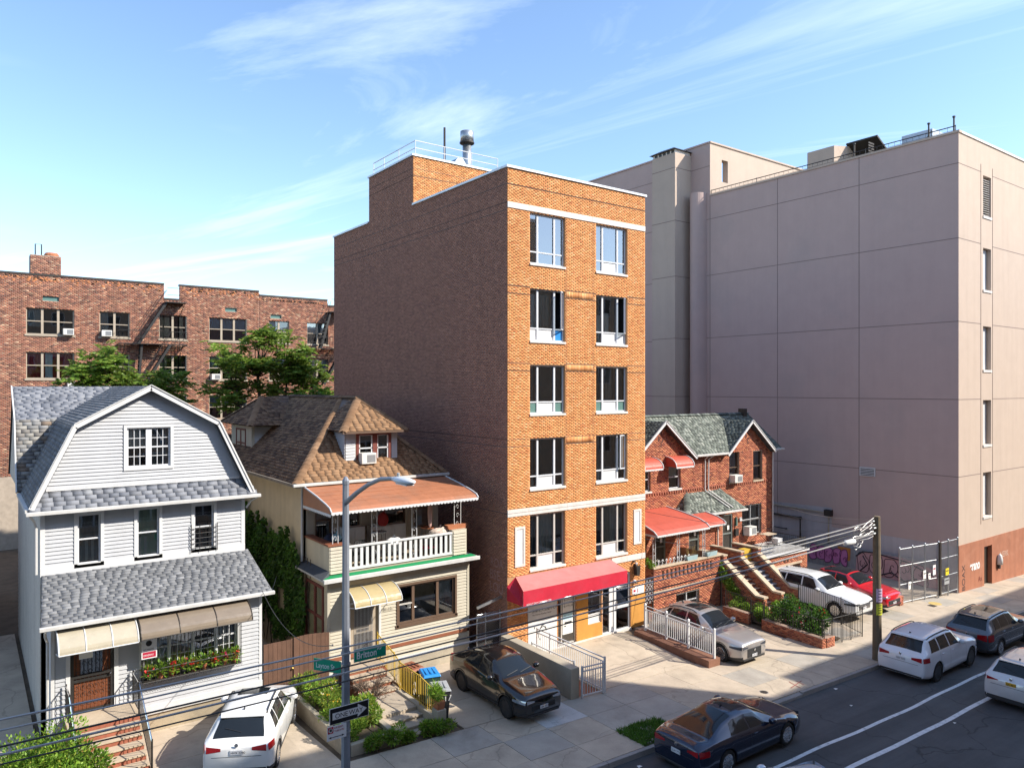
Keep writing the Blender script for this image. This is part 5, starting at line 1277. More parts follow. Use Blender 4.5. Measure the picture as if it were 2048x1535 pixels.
# things kept on the balcony
def lumpy(name, label, cat, c, r, mat, seed, n=10):
    """a slumped sack: noisy rounded body with a tied neck."""
    rg_ = random.Random(seed); t = thing(name, label, cat, (c[0], c[1], c[2])); m = MB(); K = 14
    ph = [rg_.uniform(0, 6) for _ in range(6)]
    for i in range(n + 1):
        f = i / n; th = f * math.pi
        for k in range(K):
            a = 2 * math.pi * k / K
            rr = math.sin(th) ** .7 * (1 + .13 * math.sin(3 * a + ph[0] + 3 * f) + .09 * math.sin(5 * a + ph[1]) + .06 * math.sin(7 * f + ph[2] + 2 * a)) if 0 < f < 1 else .04
            m.v.append((c[0] + r[0] * rr * math.cos(a), c[1] + r[1] * rr * math.sin(a), c[2] + r[2] * (1 - math.cos(th)) * (1 + .05 * math.sin(2 * a + ph[3]))))
    for i in range(n):
        for k in range(K): m.f.append((i * K + k, i * K + (k + 1) % K, (i + 1) * K + (k + 1) % K, (i + 1) * K + k)); m.m.append(0)
    m.build('sack', mat, t, smooth=True)
    m = MB(); top = c[2] + 2 * r[2]; m.tube([(c[0], c[1], top - .06), (c[0] + .02, c[1], top + .04), (c[0] + .05, c[1] + .02, top + .09)], [.03, .02, .04], 6); m.build('tied_neck', mat, t)
    return t
lumpy('storage_bag', 'dark navy stuffed bag at the left end of the balcony', 'bag', (-6.3, 2.2, 4.2), (.4, .38, .58), pm('navy_cloth', (.02, .025, .05), .8), 1); lumpy('storage_bag', 'black bin bag leaning by the left balcony column', 'bag', (-6.05, 1.6, 4.2), (.32, .26, .48), M['plastic_black'], 2)
lumpy('storage_bag', 'teal and white bag on the balcony ledge beside the left column', 'bag', (-6.42, 1.55, 5.23), (.17, .2, .13), pm('teal_cloth', (.2, .35, .4), .8), 3); lumpy('plastic_bag', 'white plastic bag behind the middle of the slatted railing', 'bag', (-4.1, 1.65, 4.55), (.34, .25, .27), M['white_paint'], 4); lumpy('storage_bag', 'red stuffed bag on the balcony cabinet', 'bag', (-4.05, 2.6, 5.35), (.2, .2, .27), pm('red_cloth', (.3, .02, .02), .8), 5)
def chair(label, u_, v_, z, rz, mat, mat2):
    t = thing('balcony_chair', label, 'chair', (u_, v_, z), rz, world=False)
    for x in (-.2, .2):
        for y in (-.2, .2): MB().box(x - .02, x + .02, y - .02, y + .02, 0, .45 if y < 0 else .95).build('leg', mat, t)
    MB().box(-.23, .23, -.23, .18, .43, .47).build('seat', mat, t, bevel=.01)
    MB().box(-.18, .18, .19, .21, .88, .96).build('back_rail', mat, t)
    for x in (-.1, 0, .1): MB().box(x - .025, x + .025, .19, .21, .47, .88).build('back_slat', mat, t)
chair('dark wooden chair on the balcony right of the lamp post', -5.55, 1.75, 4.2, R(190), M['plastic_black'], None)
def cabinet(label, u0, u1, v0_, v1_, z0, z1, mat, nd=2):
    t = thing('storage_cabinet', label, 'cabinet', ((u0 + u1) / 2, (v0_ + v1_) / 2, z0)); MB().box(u0, u1, v0_, v1_, z0, z1).build('carcass', mat, t, bevel=.01)
    for k in range(nd):
        a = u0 + .03 + (u1 - u0 - .06) * k / nd; m = MB(); m.box(a + .01, a + (u1 - u0 - .06) / nd - .01, v0_ - .02, v0_ - .001, z0 + .06, z1 - .05); dd = m.build('door', mat, t); MB().box(a + .06, a + .08, v0_ - .04, v0_ - .02, (z0 + z1) / 2 - .06, (z0 + z1) / 2 + .06).build('handle', M['chrome'], dd)
cabinet('white armoire standing behind the dark balcony chair', -5.7, -4.85, 2.5, 2.95, 4.2, 5.45, M['white_paint']); cabinet('low white cabinet along the balcony wall', -4.5, -3.0, 2.7, 3.1, 4.2, 5.35, M['white_paint'], 3)
def tiered(label, u_, v_, z, cols, seed):
    rg_ = random.Random(seed); t = thing('plant_rack', label, 'rack', (u_, v_, z))
    for x in (-.2, .2):
        for y in (-.15, .15): MB().tube([(u_ + x, v_ + y, z), (u_ + x * .8, v_ + y, z + 1.15)], .012, 5).build('leg', M['metal_black'], t)
    for k in range(3): MB().lathe((u_, v_, z + .3 + .38 * k), (0, 0, 1), [(.05, 0), (.26, .02), (.27, .06), (.24, .05)], 12).build('tray', cols[k % len(cols)], t)
tiered('black tiered rack with pots in the middle of the balcony', -4.55, 1.9, 4.2, [M['gray_box'], M['terracotta'], M['gray_box']], 3); tiered('cluttered rack with red and white pots at the right end of the balcony', -2.65, 1.6, 4.2, [M['sign_red'], M['white_paint'], M['terracotta']], 4)
lumpy('laundry_bundle', 'bundle of patterned laundry hanging over the right balcony rail', 'laundry', (-2.2, 1.45, 4.95), (.45, .16, .16), pm('patterned_cloth', (.5, .42, .36), .9, .5, 14, dirt=(.3, .05, .05), dirt_amt=.9, dirt_sc=9), 6)
lumpy('hanging_cloth', 'pink cloth hanging near the right balcony column', 'laundry', (-2.75, 1.25, 5.35), (.09, .09, .5), pm('pink_cloth', (.5, .3, .25), .9, .2, 8), 7)
pt = thing('planter_trough', 'terracotta planter trough on the right balcony pier', 'planter', (-1.5, 1.35, 5.17)); MB().prism(Fr((-1.95, 1.5, 5.17)), [(.05, 0), (.85, 0), (.92, .17), (-.02, .17)], 0, .25).build('trough', M['terracotta'], pt, bevel=.01)
# entrance steps with a landing, side wall and yellow railing
st = thing('garden_steps', 'long run of red edged steps and concrete path up to the cream house door', 'stairs', (-6.1, -1.5, 0.2))
flight(st, -6.55, -5.15, 1.0, 1.05, 2, .0001, .45, M['tread'], M['redbrown'], foot=.2)
flight(st, -6.6, -5.35, .1, .92, 3, .15, .4, M['tread'], M['redbrown'], foot=.1)
MB().box(-6.75, -5.42, -2.55, -1.1, .1, .53).build('landing', M['concrete_cr'], st, bevel=.01)
flight(st, -6.95, -5.45, -2.55, .42, 3, .11, .36, M['concrete'], M['concrete'], foot=0)
MB().box(-5.44, -5.26, -3.6, -1.0, 0.05, .58).build('cheek_wall', M['concrete_wall'], st, bevel=.015); MB().box(-5.5, -5.18, -3.95, -3.6, .05, .86).build('end_pier', M['concrete_wall'], st, bevel=.015)
iron_rail('stair_railing', 'yellow painted iron stair railing beside the garden steps', [(-5.2, .75, 1.0), (-5.28, -.7, .72), (-5.33, -1.2, .58), (-5.35, -2.6, .56), (-5.36, -3.55, .40)], .92, M['yellow'], .11, br=.011, tr=.024)
for i, (u_, v_, z) in enumerate(((-5.29, -.9, 1.0), (-5.34, -2.2, .95))):
    sc_ = thing('scroll_panel', ('upper', 'lower')[i] + ' white scroll ornament on the yellow stair railing', 'ornament', (u_, v_, z)); m = MB()
    for s in (-1, 1): m.tube([(u_ + .02, v_ + s * .06 * math.cos(t_), z + .12 * math.sin(t_) + s * .1) for t_ in np.linspace(0, 5, 12)], .01, 4)
    m.build('scrolls', M['white_paint'], sc_, kind='stuff')
# retaining wall of the garden bed
rw = thing('garden_wall', 'low weathered concrete retaining wall round the front garden bed', 'wall', (-8.3, -2, .3))
for q in ((-8.42, -8.24, -3.75, .85, .1, .66), (-8.23, -7.0, -3.78, -3.6, .1, .55), (-7.0, -6.82, -3.7, -2.5, .1, .62)): MB().box(*q).build('wall_segment', M['concrete_wall'], rw, bevel=.02)
# brown plank gate between the two wooden houses
gt = thing('plank_gate', 'brown wooden plank gate between the white and the cream house', 'gate', (-8.2, .85, .35))
x = -9.22
while x < -7.05:
    w_ = .15; top = 2.32 + .04 * math.sin(x * 3); MB().box(x + .004, x + w_ - .004, .84, .875, .3, top).build('plank', M['wood_gate'], gt, fix=False); x += w_
for z in (.55, 1.45, 2.2): MB().box(-9.2, -7.05, .876, .92, z, z + .09).build('cross_rail', M['wood_gate'], gt)
for x in (-8.18,): MB().box(x - .05, x + .05, .8, .839, .3, 2.36).build('gate_post', M['wood_gate'], gt); MB().lathe((x - .09, .84, 1.35), (0, -1, 0), [(.02, 0), (.02, .03), (.04, .05), (0, .08)], 10).build('knob', pm('brass', (.5, .35, .1), .3, metal=1), gt)
# chain link gate in the passage beside the orange building
cg = thing('chain_link_gate', 'rusty chain link gate with a dark panel in the passage beside the orange building', 'gate', (-.55, .45, .15))
for x in (-1.12, -.72, -.03): MB().tube([(x, .45, .1), (x, .45, 1.95)], .025, 7).build('post', M['galv'], cg)
for z in (.2, 1.05, 1.9): MB().tube([(-1.12, .45, z), (-.03, .45, z)], .018, 6).build('rail', M['galv'], cg)
MB().box(-.7, -.06, .47, .49, .2, 1.5).build('dark_panel', M['metal_dark'], cg)
def chainlink(fr, a0, a1, b0, b1, par, sp=.075, r=.003, mat=None):
    m = MB(); H_ = b1 - b0; n = int((a1 - a0 + H_) / sp)
    for i in range(n):
        for s in (1, -1):
            p = a0 - H_ + i * sp if s == 1 else a0 + i * sp; q = p + H_ * s
            t0, t1 = 0., 1.
            for lim, up in ((a0, False), (a1, True)):
                pass
            # clip to a0..a1
            def at(a): return (a - p) / (q - p)
            ts_ = sorted([max(0, min(1, at(a0))), max(0, min(1, at(a1)))])
            if ts_[1] - ts_[0] < .02: continue
            A_ = fr.p(p + (q - p) * ts_[0], b0 + H_ * ts_[0]); B_ = fr.p(p + (q - p) * ts_[1], b0 + H_ * ts_[1]); m.beam(A_, B_, r * 2, r * 2)
    return m.build('wire_mesh', mat or M['mesh_metal'], par, fix=False, kind='stuff')
chainlink(front(.45), -1.12, -.72, .2, 1.9, cg); chainlink(front(.44), -.72, -.03, .2, 1.9, cg, .1)
MB().beam((-1.15, .4, 2.2), (.0, .4, 2.45), .06, .1).build('sloping_bar', M['galv'], cg)
# ------------------------------------------------------------------ red brick twin house
D = thing('brick_twin_house', 'red brick twin house with green shingled gables, porch and double stairs', 'house', (15.6, 6, -0.4))
RED = [((0.43, 0.155, 0.085), 5), ((0.37, 0.12, 0.07), 4), ((0.48, 0.19, 0.10), 3), ((0.28, 0.085, 0.055), 2), ((0.20, 0.07, 0.05), 1)]
GREEN = [((0.135, 0.15, 0.13), 4), ((0.18, 0.20, 0.175), 4), ((0.09, 0.10, 0.09), 3), ((0.24, 0.255, 0.225), 2)]
fD3 = front(3.3)
upw = [(10.75, 11.6, 5.32, 6.6), (13.0, 13.93, 5.32, 6.6), (18.07, 18.99, 5.3, 6.99), (20.31, 21.19, 5.26, 6.96)]
loh = [(9.6, 11.3, 2.0, 3.3), (11.9, 12.75, 1.4, 3.35), (14.6, 15.45, 1.45, 3.45), (17.49, 18.39, 1.45, 3.5), (19.27, 21.09, 2.1, 3.85)]
wall('front_wall', fD3, 9.0, 22.3, -0.5, 7.12, upw + loh, M['mortar_red'], D, .16)
bricks('brick', fD3, 9.0, 22.3, 1.4, 7.1, upw + loh, M['brick_attr'], D, RED, h=.07, seed=51, proud=.008)
def tri(l, p, r, z0, zp):
    return lambda z: (l + (p - l) * (z - z0) / (zp - z0), r - (r - p) * (z - z0) / (zp - z0))
for (l, p, r, zp, sd) in ((10.2, 12.4, 14.6, 8.75, 52), (17.8, 19.79, 21.8, 8.6, 53)):
    m = MB(); m.poly([fD3.p(l, 7.1), fD3.p(r, 7.1), fD3.p(p, zp)]); gb = m.build('gable', M['mortar_red'], D, fix=False)
    bricks('brick', fD3, l, r, 7.1, zp - .03, [], M['brick_attr'], gb, RED, h=.07, seed=sd, proud=.008, rng_fn=tri(l, p, r, 7.1, zp))
    m = MB()
    for a, b in ((0, .55), (-.2, .35), (-.2, .2), (0, .05), (0, -.1), (.1, .15), (-.1, .3)): m.fbox(fD3, p + a - .03, p + a + .03, zp - 1.0 + b - .08, zp - 1.0 + b + .08, .006, .016)
    m.build('brick_ornament', pm('dark_burnt_brick', (.10, .045, .035), .9), gb, kind='stuff')
    # little gable roof running back into the main slope
    l2, r2, z2 = l - .25, r + .25, 6.92; zr_ = zp + .18
    for s, (ea) in ((1, l2), (-1, r2)):
        sl = Vector((p - ea, 0, zr_ - z2)); L = sl.length
        fr = Fr((ea, 5.6, z2), (0, -1, 0), sl) if s == 1 else Fr((ea, 2.95, z2), (0, 1, 0), sl)
        m = MB(); m.hexa([fr.p(0, 0, -.08), fr.p(2.65, 0, -.08), fr.p(2.65, L, -.08), fr.p(0, L, -.08), fr.p(0, 0, -.006), fr.p(2.65, 0, -.006), fr.p(2.65, L, -.006), fr.p(0, L, -.006)]); o = m.build('gable_roof', M['tar'], gb)
        shingles('shingle', fr, L, lambda t: (0, 2.65), M['shingle'], o, GREEN, tab=.25, ex=.13, seed=sd + 10 * s)
        MB().beam((ea, 2.93, z2 - .03), (p, 2.93, zr_ - .03), .05, .13).build('bargeboard', M['white_paint'], gb)
        MB().beam((ea, 2.91, z2 + .055), (p, 2.91, zr_ + .055), .06, .03).build('drip_edge', M['gutter'], gb)
# dentil course
m = MB(); a = 9.05
while a < 22.2:
    if not any(h[0] - .1 < a < h[1] + .1 and h[2] < 5.18 for h in upw): m.fbox(fD3, a, a + .09, 5.1, 5.2, .0, .05)
    a += .19
m.build('dentil_course', BR, D, kind='stuff')
MB().fbox(fD3, 9.0, 22.3, 5.2, 5.26, .0, .03).build('string_course', BR, D)
# raised brick frame between the units
for q in ((14.95, 17.05, 6.72, 6.78), (14.95, 17.05, 6.0, 6.06), (14.95, 15.0, 5.6, 6.78), (16.98, 17.05, 5.6, 6.78)): MB().fbox(fD3, *q, .006, .022).build('brick_frame', BR, D)
# main roof
fr = Fr((8.75, 2.98, 7.06), (1, 0, 0), (0, 2.5, 2.05)); L = math.hypot(2.5, 2.05); WD = 22.75 - 8.75
L0 = .42   # the part in front of the wall exists only between the gables
m = MB(); m.hexa([fr.p(0, L0, -.1), fr.p(WD, L0, -.1), fr.p(WD, L, -.1), fr.p(0, L, -.1), fr.p(0, L0, -.006), fr.p(WD, L0, -.006), fr.p(WD, L, -.006), fr.p(0, L, -.006)]); rf = m.build('roof', M['tar'], D)
for q0, q1 in ((0, 1.3), (5.75, 8.95), (13.15, WD)): MB().hexa([fr.p(q0, 0, -.08), fr.p(q1, 0, -.08), fr.p(q1, L0, -.08), fr.p(q0, L0, -.08), fr.p(q0, 0, -.006), fr.p(q1, 0, -.006), fr.p(q1, L0, -.006), fr.p(q0, L0, -.006)]).build('roof_overhang', M['tar'], rf)
def gaps(t):
    z = 7.06 + 2.05 * t / L; out = [0]
    for l, p, r, zp in ((10.2, 12.4, 14.6, 8.75), (17.8, 19.79, 21.8, 8.6)):
        f = min(max((z - 7.1) / (zp - 7.1), 0), 1)
        if f < 1: out += [l - .1 + (p - l) * f - 8.75, r + .1 - (r - p) * f - 8.75]
    return out + [WD]
for part in range(3):
    def rf_(t, part=part):
        g = gaps(t)
        return (g[2 * part], g[2 * part + 1]) if 2 * part + 1 < len(g) else (0, 0)
    shingles('shingle', fr, L, rf_, M['shingle'], rf, GREEN, tab=.25, ex=.13, seed=54 + 200 * part)
MB().hexa([(8.75, 5.48, 9.0), (22.75, 5.48, 9.0), (22.75, 9.5, 6.2), (8.75, 9.5, 6.2), (8.75, 5.48, 9.11), (22.75, 5.48, 9.11), (22.75, 9.5, 6.3), (8.75, 9.5, 6.3)]).build('roof_back_slope', M['tar'], rf)
caps((8.75, 5.48, 9.12), (22.75, 5.48, 9.12), rf, 55, GREEN)
for a0, a1 in ((14.85, 17.55), (22.05, 22.85)): MB().box(a0, a1, 2.88, 2.98, 6.96, 7.07).build('gutter', M['gutter'], rf, bevel=.012)
MB().box(22.0, 22.35, 5.2, 5.6, 8.9, 9.4).build('chimney_stub', M['metal_dark'], rf)
m = MB(); m.quad((22.3, 3.3, -.5), (22.3, 10, -.5), (22.3, 10, 7.1), (22.3, 3.3, 7.1)); m.poly([(22.3, 3.3, 7.1), (22.3, 9.3, 6.4), (22.3, 5.48, 9.0)]); m.quad((9, 10, -.5), (9, 3.3, -.5), (9, 3.3, 7.1), (9, 10, 7.1)); m.quad((22.3, 10, -.5), (9, 10, -.5), (9, 10, 7.1), (22.3, 10, 7.1)); m.build('side_wall', M['mortar_red'], D)
# upper windows
for i, (a0, a1, z0, z1) in enumerate(upw):
    w = window(fD3, a0, a1, z0, z1, D, M['frame_white'] if i < 2 else M['frame_brown'], depth=.1, hz=(.48,), bw=.05, curtains=[(0, 1, .4, .97, 'blind' if i < 2 else 'curtain_grey', .01)])
    MB().fbox(fD3, a0 - .06, a1 + .06, z0 - .09, z0, -.1, .07).build('sill', M['stone_white'] if i < 2 else M['tread'], w, bevel=.008)
def dome_awning(label, fr, a0, a1, z, drop, out, mat, par=None):
    t = thing('window_awning', label, 'awning', fr.p((a0 + a1) / 2, z - drop, out / 2)); ts = np.linspace(0, math.pi / 2, 8)
    pr = [(z - drop * (1 - math.cos(x)), out * math.sin(x)) for x in ts]; m = MB()
    for (z0, c0), (z1, c1) in zip(pr[:-1], pr[1:]): m.hexa([fr.p(a0, z1, c1), fr.p(a1, z1, c1), fr.p(a1, z0, c0), fr.p(a0, z0, c0), fr.p(a0, z1 + .015, c1), fr.p(a1, z1 + .015, c1), fr.p(a1, z0 + .015, c0), fr.p(a0, z0 + .015, c0)])
    m.build('awning_sheet', mat, t)
    for a in (a0, a1):
        MB().poly([fr.p(a, z_, c_) for z_, c_ in pr] + [fr.p(a, z - drop, .01)]).build('side_sheet', mat, t, fix=False)
        MB().tube([fr.p(a, z_ + .02, c_ + .01) for z_, c_ in pr], .03, 6).build('white_trim', M['white_paint'], t)
    scallop(Fr(fr.p(0, 0, out + .01), fr.r, fr.u), a0, a1, z - drop + .02, .09, .11, M['white_paint'], t)
    return t
dome_awning('small red metal awning over the upstairs window nearest the orange building', fD3, 10.4, 11.75, 7.05, .5, .75, M['awn_brick']); dome_awning('small red metal awning over the second upstairs window of the brick house', fD3, 12.75, 14.15, 7.05, .5, .75, M['awn_brick'])
air_con(fD3, 18.1, 5.3, 'white air conditioner in the upstairs window of the brick house', .7, .42, .4, .0)
m = MB()
# lower openings
for i, h in enumerate(loh):
    if i in (1, 2, 3):
        d = MB(); d.fbox(fD3, *h, -.16, -.1); d = d.build('door', M['metal_dark'], D)
        g = MB(); g.fbox(fD3, h[0], h[0] + .07, h[2], h[3], -.1, -.02); g.fbox(fD3, h[1] - .07, h[1], h[2], h[3], -.1, -.02)
        for z in (h[2], h[2] + .9, h[3] - .07): g.fbox(fD3, h[0] + .07, h[1] - .07, z, z + .08, -.09, -.03)
        for k in range(7): x = h[0] + .12 + k * (h[1] - h[0] - .24) / 6; g.tube([fD3.p(x, h[2], -.05), fD3.p(x, h[3], -.05)], .01, 4)
        g.build('storm_gate', pm('grey_green_gate_paint', (.16, .18, .17), .5), d, kind='stuff')
        MB().fbox(fD3, h[0] + .45, h[0] + .62, h[2] + 1.15, h[2] + 1.4, -.025, -.02).build('paper_notice', M['paper'], d)
    else: window(fD3, *h, D, M['frame_white'], depth=.1, vx=(.5,), hz=(.5,), bw=.05, curtains=[(.1, .45, .05, .95, 'curtain_grey'), (.5, .9, .3, .95, 'curtain')])
g = thing('window_guard', 'black iron bars over the large window beside the brick house door', 'window guard', fD3.p(20.2, 2.1, .05)); m = MB()
for k in range(17): a = 19.3 + k * .11; m.tube([fD3.p(a, 2.1, .04), fD3.p(a, 3.85, .04)], .011, 5)
m.build('bars', M['metal_black'], g, kind='stuff')
for z in (2.12, 2.95, 3.82): MB().tube([fD3.p(19.25, z, .04), fD3.p(21.11, z, .04)], .014, 5).build('rail', M['metal_black'], g)
air_con(fD3, 19.35, 2.15, 'brown framed air conditioner in the barred window beside the door', .7, .5, .4, .05)
for nm, lab, q, mt in (('mailbox', 'black mailbox on brick beside the iron front door', (18.5, 18.8, 2.2, 2.6, .01, .14), 'metal_black'), ('wall_lamp', 'slim green wall lamp above the mailbox', (18.6, 18.7, 2.75, 3.25, .01, .12), 'panel_teal'), ('meter_box', 'small white meter box beside the barred window', (18.95, 19.15, 3.0, 3.2, .01, .1), 'panel_white')):
    o = thing(nm, lab, nm.replace('_', ' '), fD3.p(q[0], q[2], .05)); MB().fbox(fD3, *q).build('body', M[mt], o, bevel=.012); MB().fbox(fD3, q[0] + .02, q[1] - .02, q[3] - .06, q[3] - .03, q[5], q[5] + .008).build('lid_edge', M['metal_dark'], o)
# hipped canopy roof over the two doors
e0, e1, t0, t1 = Vector((13.2, 2.2, 4.0)), Vector((18.1, 2.2, 3.95)), Vector((14.4, 3.28, 4.98)), Vector((17.2, 3.28, 4.98)); b0, b1 = Vector((13.2, 3.28, 4.0)), Vector((18.1, 3.28, 3.95))
m = MB(); m.poly([e0, e1, t1, t0]); m.poly([b0, e0, t0]); m.poly([e1, b1, t1]); m.poly([e0 + Vector((0, 0, -.02)), b0 + Vector((0, 0, -.02)), b1 + Vector((0, 0, -.02)), e1 + Vector((0, 0, -.02))]); hr = m.build('entry_roof', M['tar'], D)
sl = Vector((0, 1.08, .98)); fr = Fr(e0, (1, 0, 0), sl); L = sl.length; shingles('shingle', fr, L, lambda t: (1.2 * t / L, 4.9 - .9 * t / L), M['shingle'], hr, GREEN, tab=.25, ex=.13, seed=56)
sl = Vector((1.2, 0, .98)); fr = Fr(b0, (0, -1, 0), sl); L6 = sl.length; shingles('shingle', fr, L6, lambda t: (0, 1.08 - 1.08 * t / L6), M['shingle'], hr, GREEN, tab=.25, ex=.13, seed=57)
MB().beam(e0 + Vector((0, -.05, -.04)), e1 + Vector((.1, -.05, -.04)), .1, .1).build('gutter', M['gutter'], hr)
caps(e0, t0, hr, 58, GREEN); caps(e1, t1, hr, 59, GREEN)
for a in (15.85, 16.15):
    MB().tube([(a + (.12 if a > 16 else -.05), 2.95, 6.95), (a, 3.2, 6.75), (a, 3.22, 5.05), (a + .9, 2.25, 4.1)], .04, 7).build('downspout', M['gutter'], D)
MB().tube([(22.2, 2.95, 6.95), (22.15, 3.22, 6.8), (22.15, 3.22, 1.6)], .045, 7).build('downspout', M['gutter'], D)
MB().tube([(16.95, 2.2, 3.95), (16.95, 3.2, 3.7), (16.95, 3.2, 1.45)], .04, 7).build('downspout', M['gutter'], D)
# porch
fPo = front(.7)
slots = [(9.60 + k * .293, 9.60 + k * .293 + .13, 1.56, 2.0) for k in range(13)]
bw_ = (10.6, 12.29, -.2, .72)
wall('porch_wall', fPo, 9.02, 13.93, -.5, 2.15, slots + [bw_], M['mortar_red'], D, .14)
bricks('brick', fPo, 9.02, 13.93, -.45, 2.14, slots + [bw_], M['brick_attr'], D, RED, h=.07, seed=60, proud=.008)
for k in range(13):
    m = MB(); a = slots[k][0]; m.prism(Fr(fPo.p(a - .02, 1.56, -.14)), [(0, 0), (.17, 0), (.085, .09)], 0, .1); m.build('slot_sill', M['tread'], D)
MB().fbox(fPo, 9.0, 13.95, 1.02, 1.08, 0, .035).build('string_course', M['tread'], D)
MB().box(8.98, 13.98, .64, .92, 2.15, 2.23).build('porch_coping', M['tread'], D, bevel=.012)
m = MB(); m.quad((9.02, 3.3, -.5), (9.02, .7, -.5), (9.02, .7, 2.15), (9.02, 3.3, 2.15)); m.quad((13.93, .7, -.5), (13.93, 3.3, -.5), (13.93, 3.3, 2.15), (13.93, .7, 2.15)); m.build('porch_side_wall', M['mortar_red'], D, fix=False)
bricks('brick', leftf(9.02), -3.3, -.7, -.45, 2.14, [], M['brick_attr'], D, RED, h=.07, seed=61)
MB().box(9.03, 13.92, .85, 3.29, 1.3, 1.4).build('porch_floor', M['tread'], D)
w = window(fPo, *bw_, D, M['frame_white'], depth=.08, vx=(.5,), hz=(.5,), bw=.05, curtains=[(0, 1, 0, .5, 'curtain')])
g = thing('window_guard', 'black iron bars over the basement window behind the silver car', 'window guard', fPo.p(11.4, -.2, .05)); m = MB()
for k in range(16): a = 10.64 + k * .108; m.tube([fPo.p(a, -.2, .03), fPo.p(a, .74, .03)], .009, 5)
m.build('bars', M['metal_black'], g, kind='stuff'); MB().tube([fPo.p(10.6, .7, .03), fPo.p(12.3, .7, .03)], .012, 5).build('rail', M['metal_black'], g)
for u_, lab in ((9.15, 'white scrollwork porch column nearest the orange building'), (10.85, 'white scrollwork column in the middle of the brick porch'), (12.75, 'white scrollwork column at the right end of the brick porch')): scroll_post(u_, .78, 2.23, 3.75, lab, .17, 'scroll columns of the brick porch')
mb = thing('balustrade', 'row of small white curved balusters on the brick porch coping', 'balustrade', (10.6, .78, 2.23))
for k in range(9):
    a = 9.35 + k * .27; m = MB(); m.tube([(a, .78, 2.23), (a + .08, .74, 2.33), (a + .06, .78, 2.45), (a + .16, .8, 2.5)], .022, 6); m.tube([(a + .16, .8, 2.5), (a + .2, .78, 2.4)], .02, 6); m.build('baluster', M['white_paint'], mb)
for u_, lab in ((11.75, 'left pale blue planter box on the brick porch coping'), (13.25, 'right pale blue planter box on the brick porch coping')):
    t = thing('planter_box', lab, 'planter', (u_, .76, 2.23)); MB().prism(Fr((u_ - .4, .9, 2.23)), [(.05, 0), (.75, 0), (.8, .22), (0, .22)], 0, .26).build('trough', pm('pale_blue_plastic', (.28, .38, .40), .5), t, bevel=.008); MB().box(u_ - .37, u_ + .37, .66, .88, 2.42, 2.455).build('soil', M['soil'], t)
# red porch awnings
def big_awning(label, a0, a1, vf, zf2, vb, zb2, n):
    t = thing('porch_awning', label, 'awning', ((a0 + a1) / 2, (vf + vb) / 2, zf2)); pr = [(vb, zb2), (vb + (vf - vb) * .4, zb2 - (zb2 - zf2) * .22), (vb + (vf - vb) * .75, zb2 - (zb2 - zf2) * .48), (vb + (vf - vb) * .93, zb2 - (zb2 - zf2) * .75), (vf, zf2)]
    for k in range(n):
        x0 = a0 + (a1 - a0) * k / n; x1 = a0 + (a1 - a0) * (k + 1) / n - .004; m = MB()
        for (y0, z0), (y1, z1) in zip(pr[:-1], pr[1:]): m.hexa([(x0, y1, z1 - .02), (x1, y1, z1 - .02), (x1, y0, z0 - .02), (x0, y0, z0 - .02), (x0, y1, z1), (x1, y1, z1), (x1, y0, z0), (x0, y0, z0)])
        m.build('awning_sheet', M['awn_brick'], t)
    for a in (a0, a1): MB().tube([(a, y, z + .02) for y, z in pr], .035, 6).build('white_trim', M['white_paint'], t)
    MB().poly([(a0, y, z) for y, z in pr] + [(a0, vb, zf2)]).build('side_sheet', M['awn_brick'], t, fix=False)
    scallop(front(vf - .01), a0, a1, zf2 + .02, .1, .12, M['white_paint'], t); scallop(leftf(a0 - .01), -vb, -vf, zf2 + .02, .1, .12, M['white_paint'], t)
big_awning('large red metal awning with white scalloped edge over the brick porch', 8.95, 12.75, .4, 3.76, 3.25, 4.42, 8); big_awning('smaller red metal awning over the stair landing of the brick house', 12.95, 14.75, .95, 3.66, 3.25, 4.2, 4)
# porch clutter
t = thing('flower_pot', 'large terracotta pot with white flowers on the shaded porch', 'flower pot', (9.9, 1.5, 1.4)); MB().lathe((9.9, 1.5, 1.4), (0, 0, 1), [(.2, 0), (.3, .5), (.33, .55), (.28, .52)], 14).build('pot', M['terracotta'], t, smooth=True); porch_pot = t
t = thing('dried_palm', 'bundle of dried palm leaves by the right porch column', 'plant', (12.45, 1.3, 1.4)); m = MB(); rgp = random.Random(3)
for k in range(26): a = rgp.uniform(0, 6.3); h_ = rgp.uniform(.7, 1.5); m.tube([(12.45, 1.3, 1.4), (12.45 + .1 * math.cos(a), 1.3 + .1 * math.sin(a), 1.4 + h_ * .6), (12.45 + .3 * math.cos(a), 1.3 + .3 * math.sin(a), 1.4 + h_)], [.01, .012, .003], 4)
m.build('dry_leaves', pm('straw', (.4, .3, .12), .8, .2, 9), t, kind='stuff')
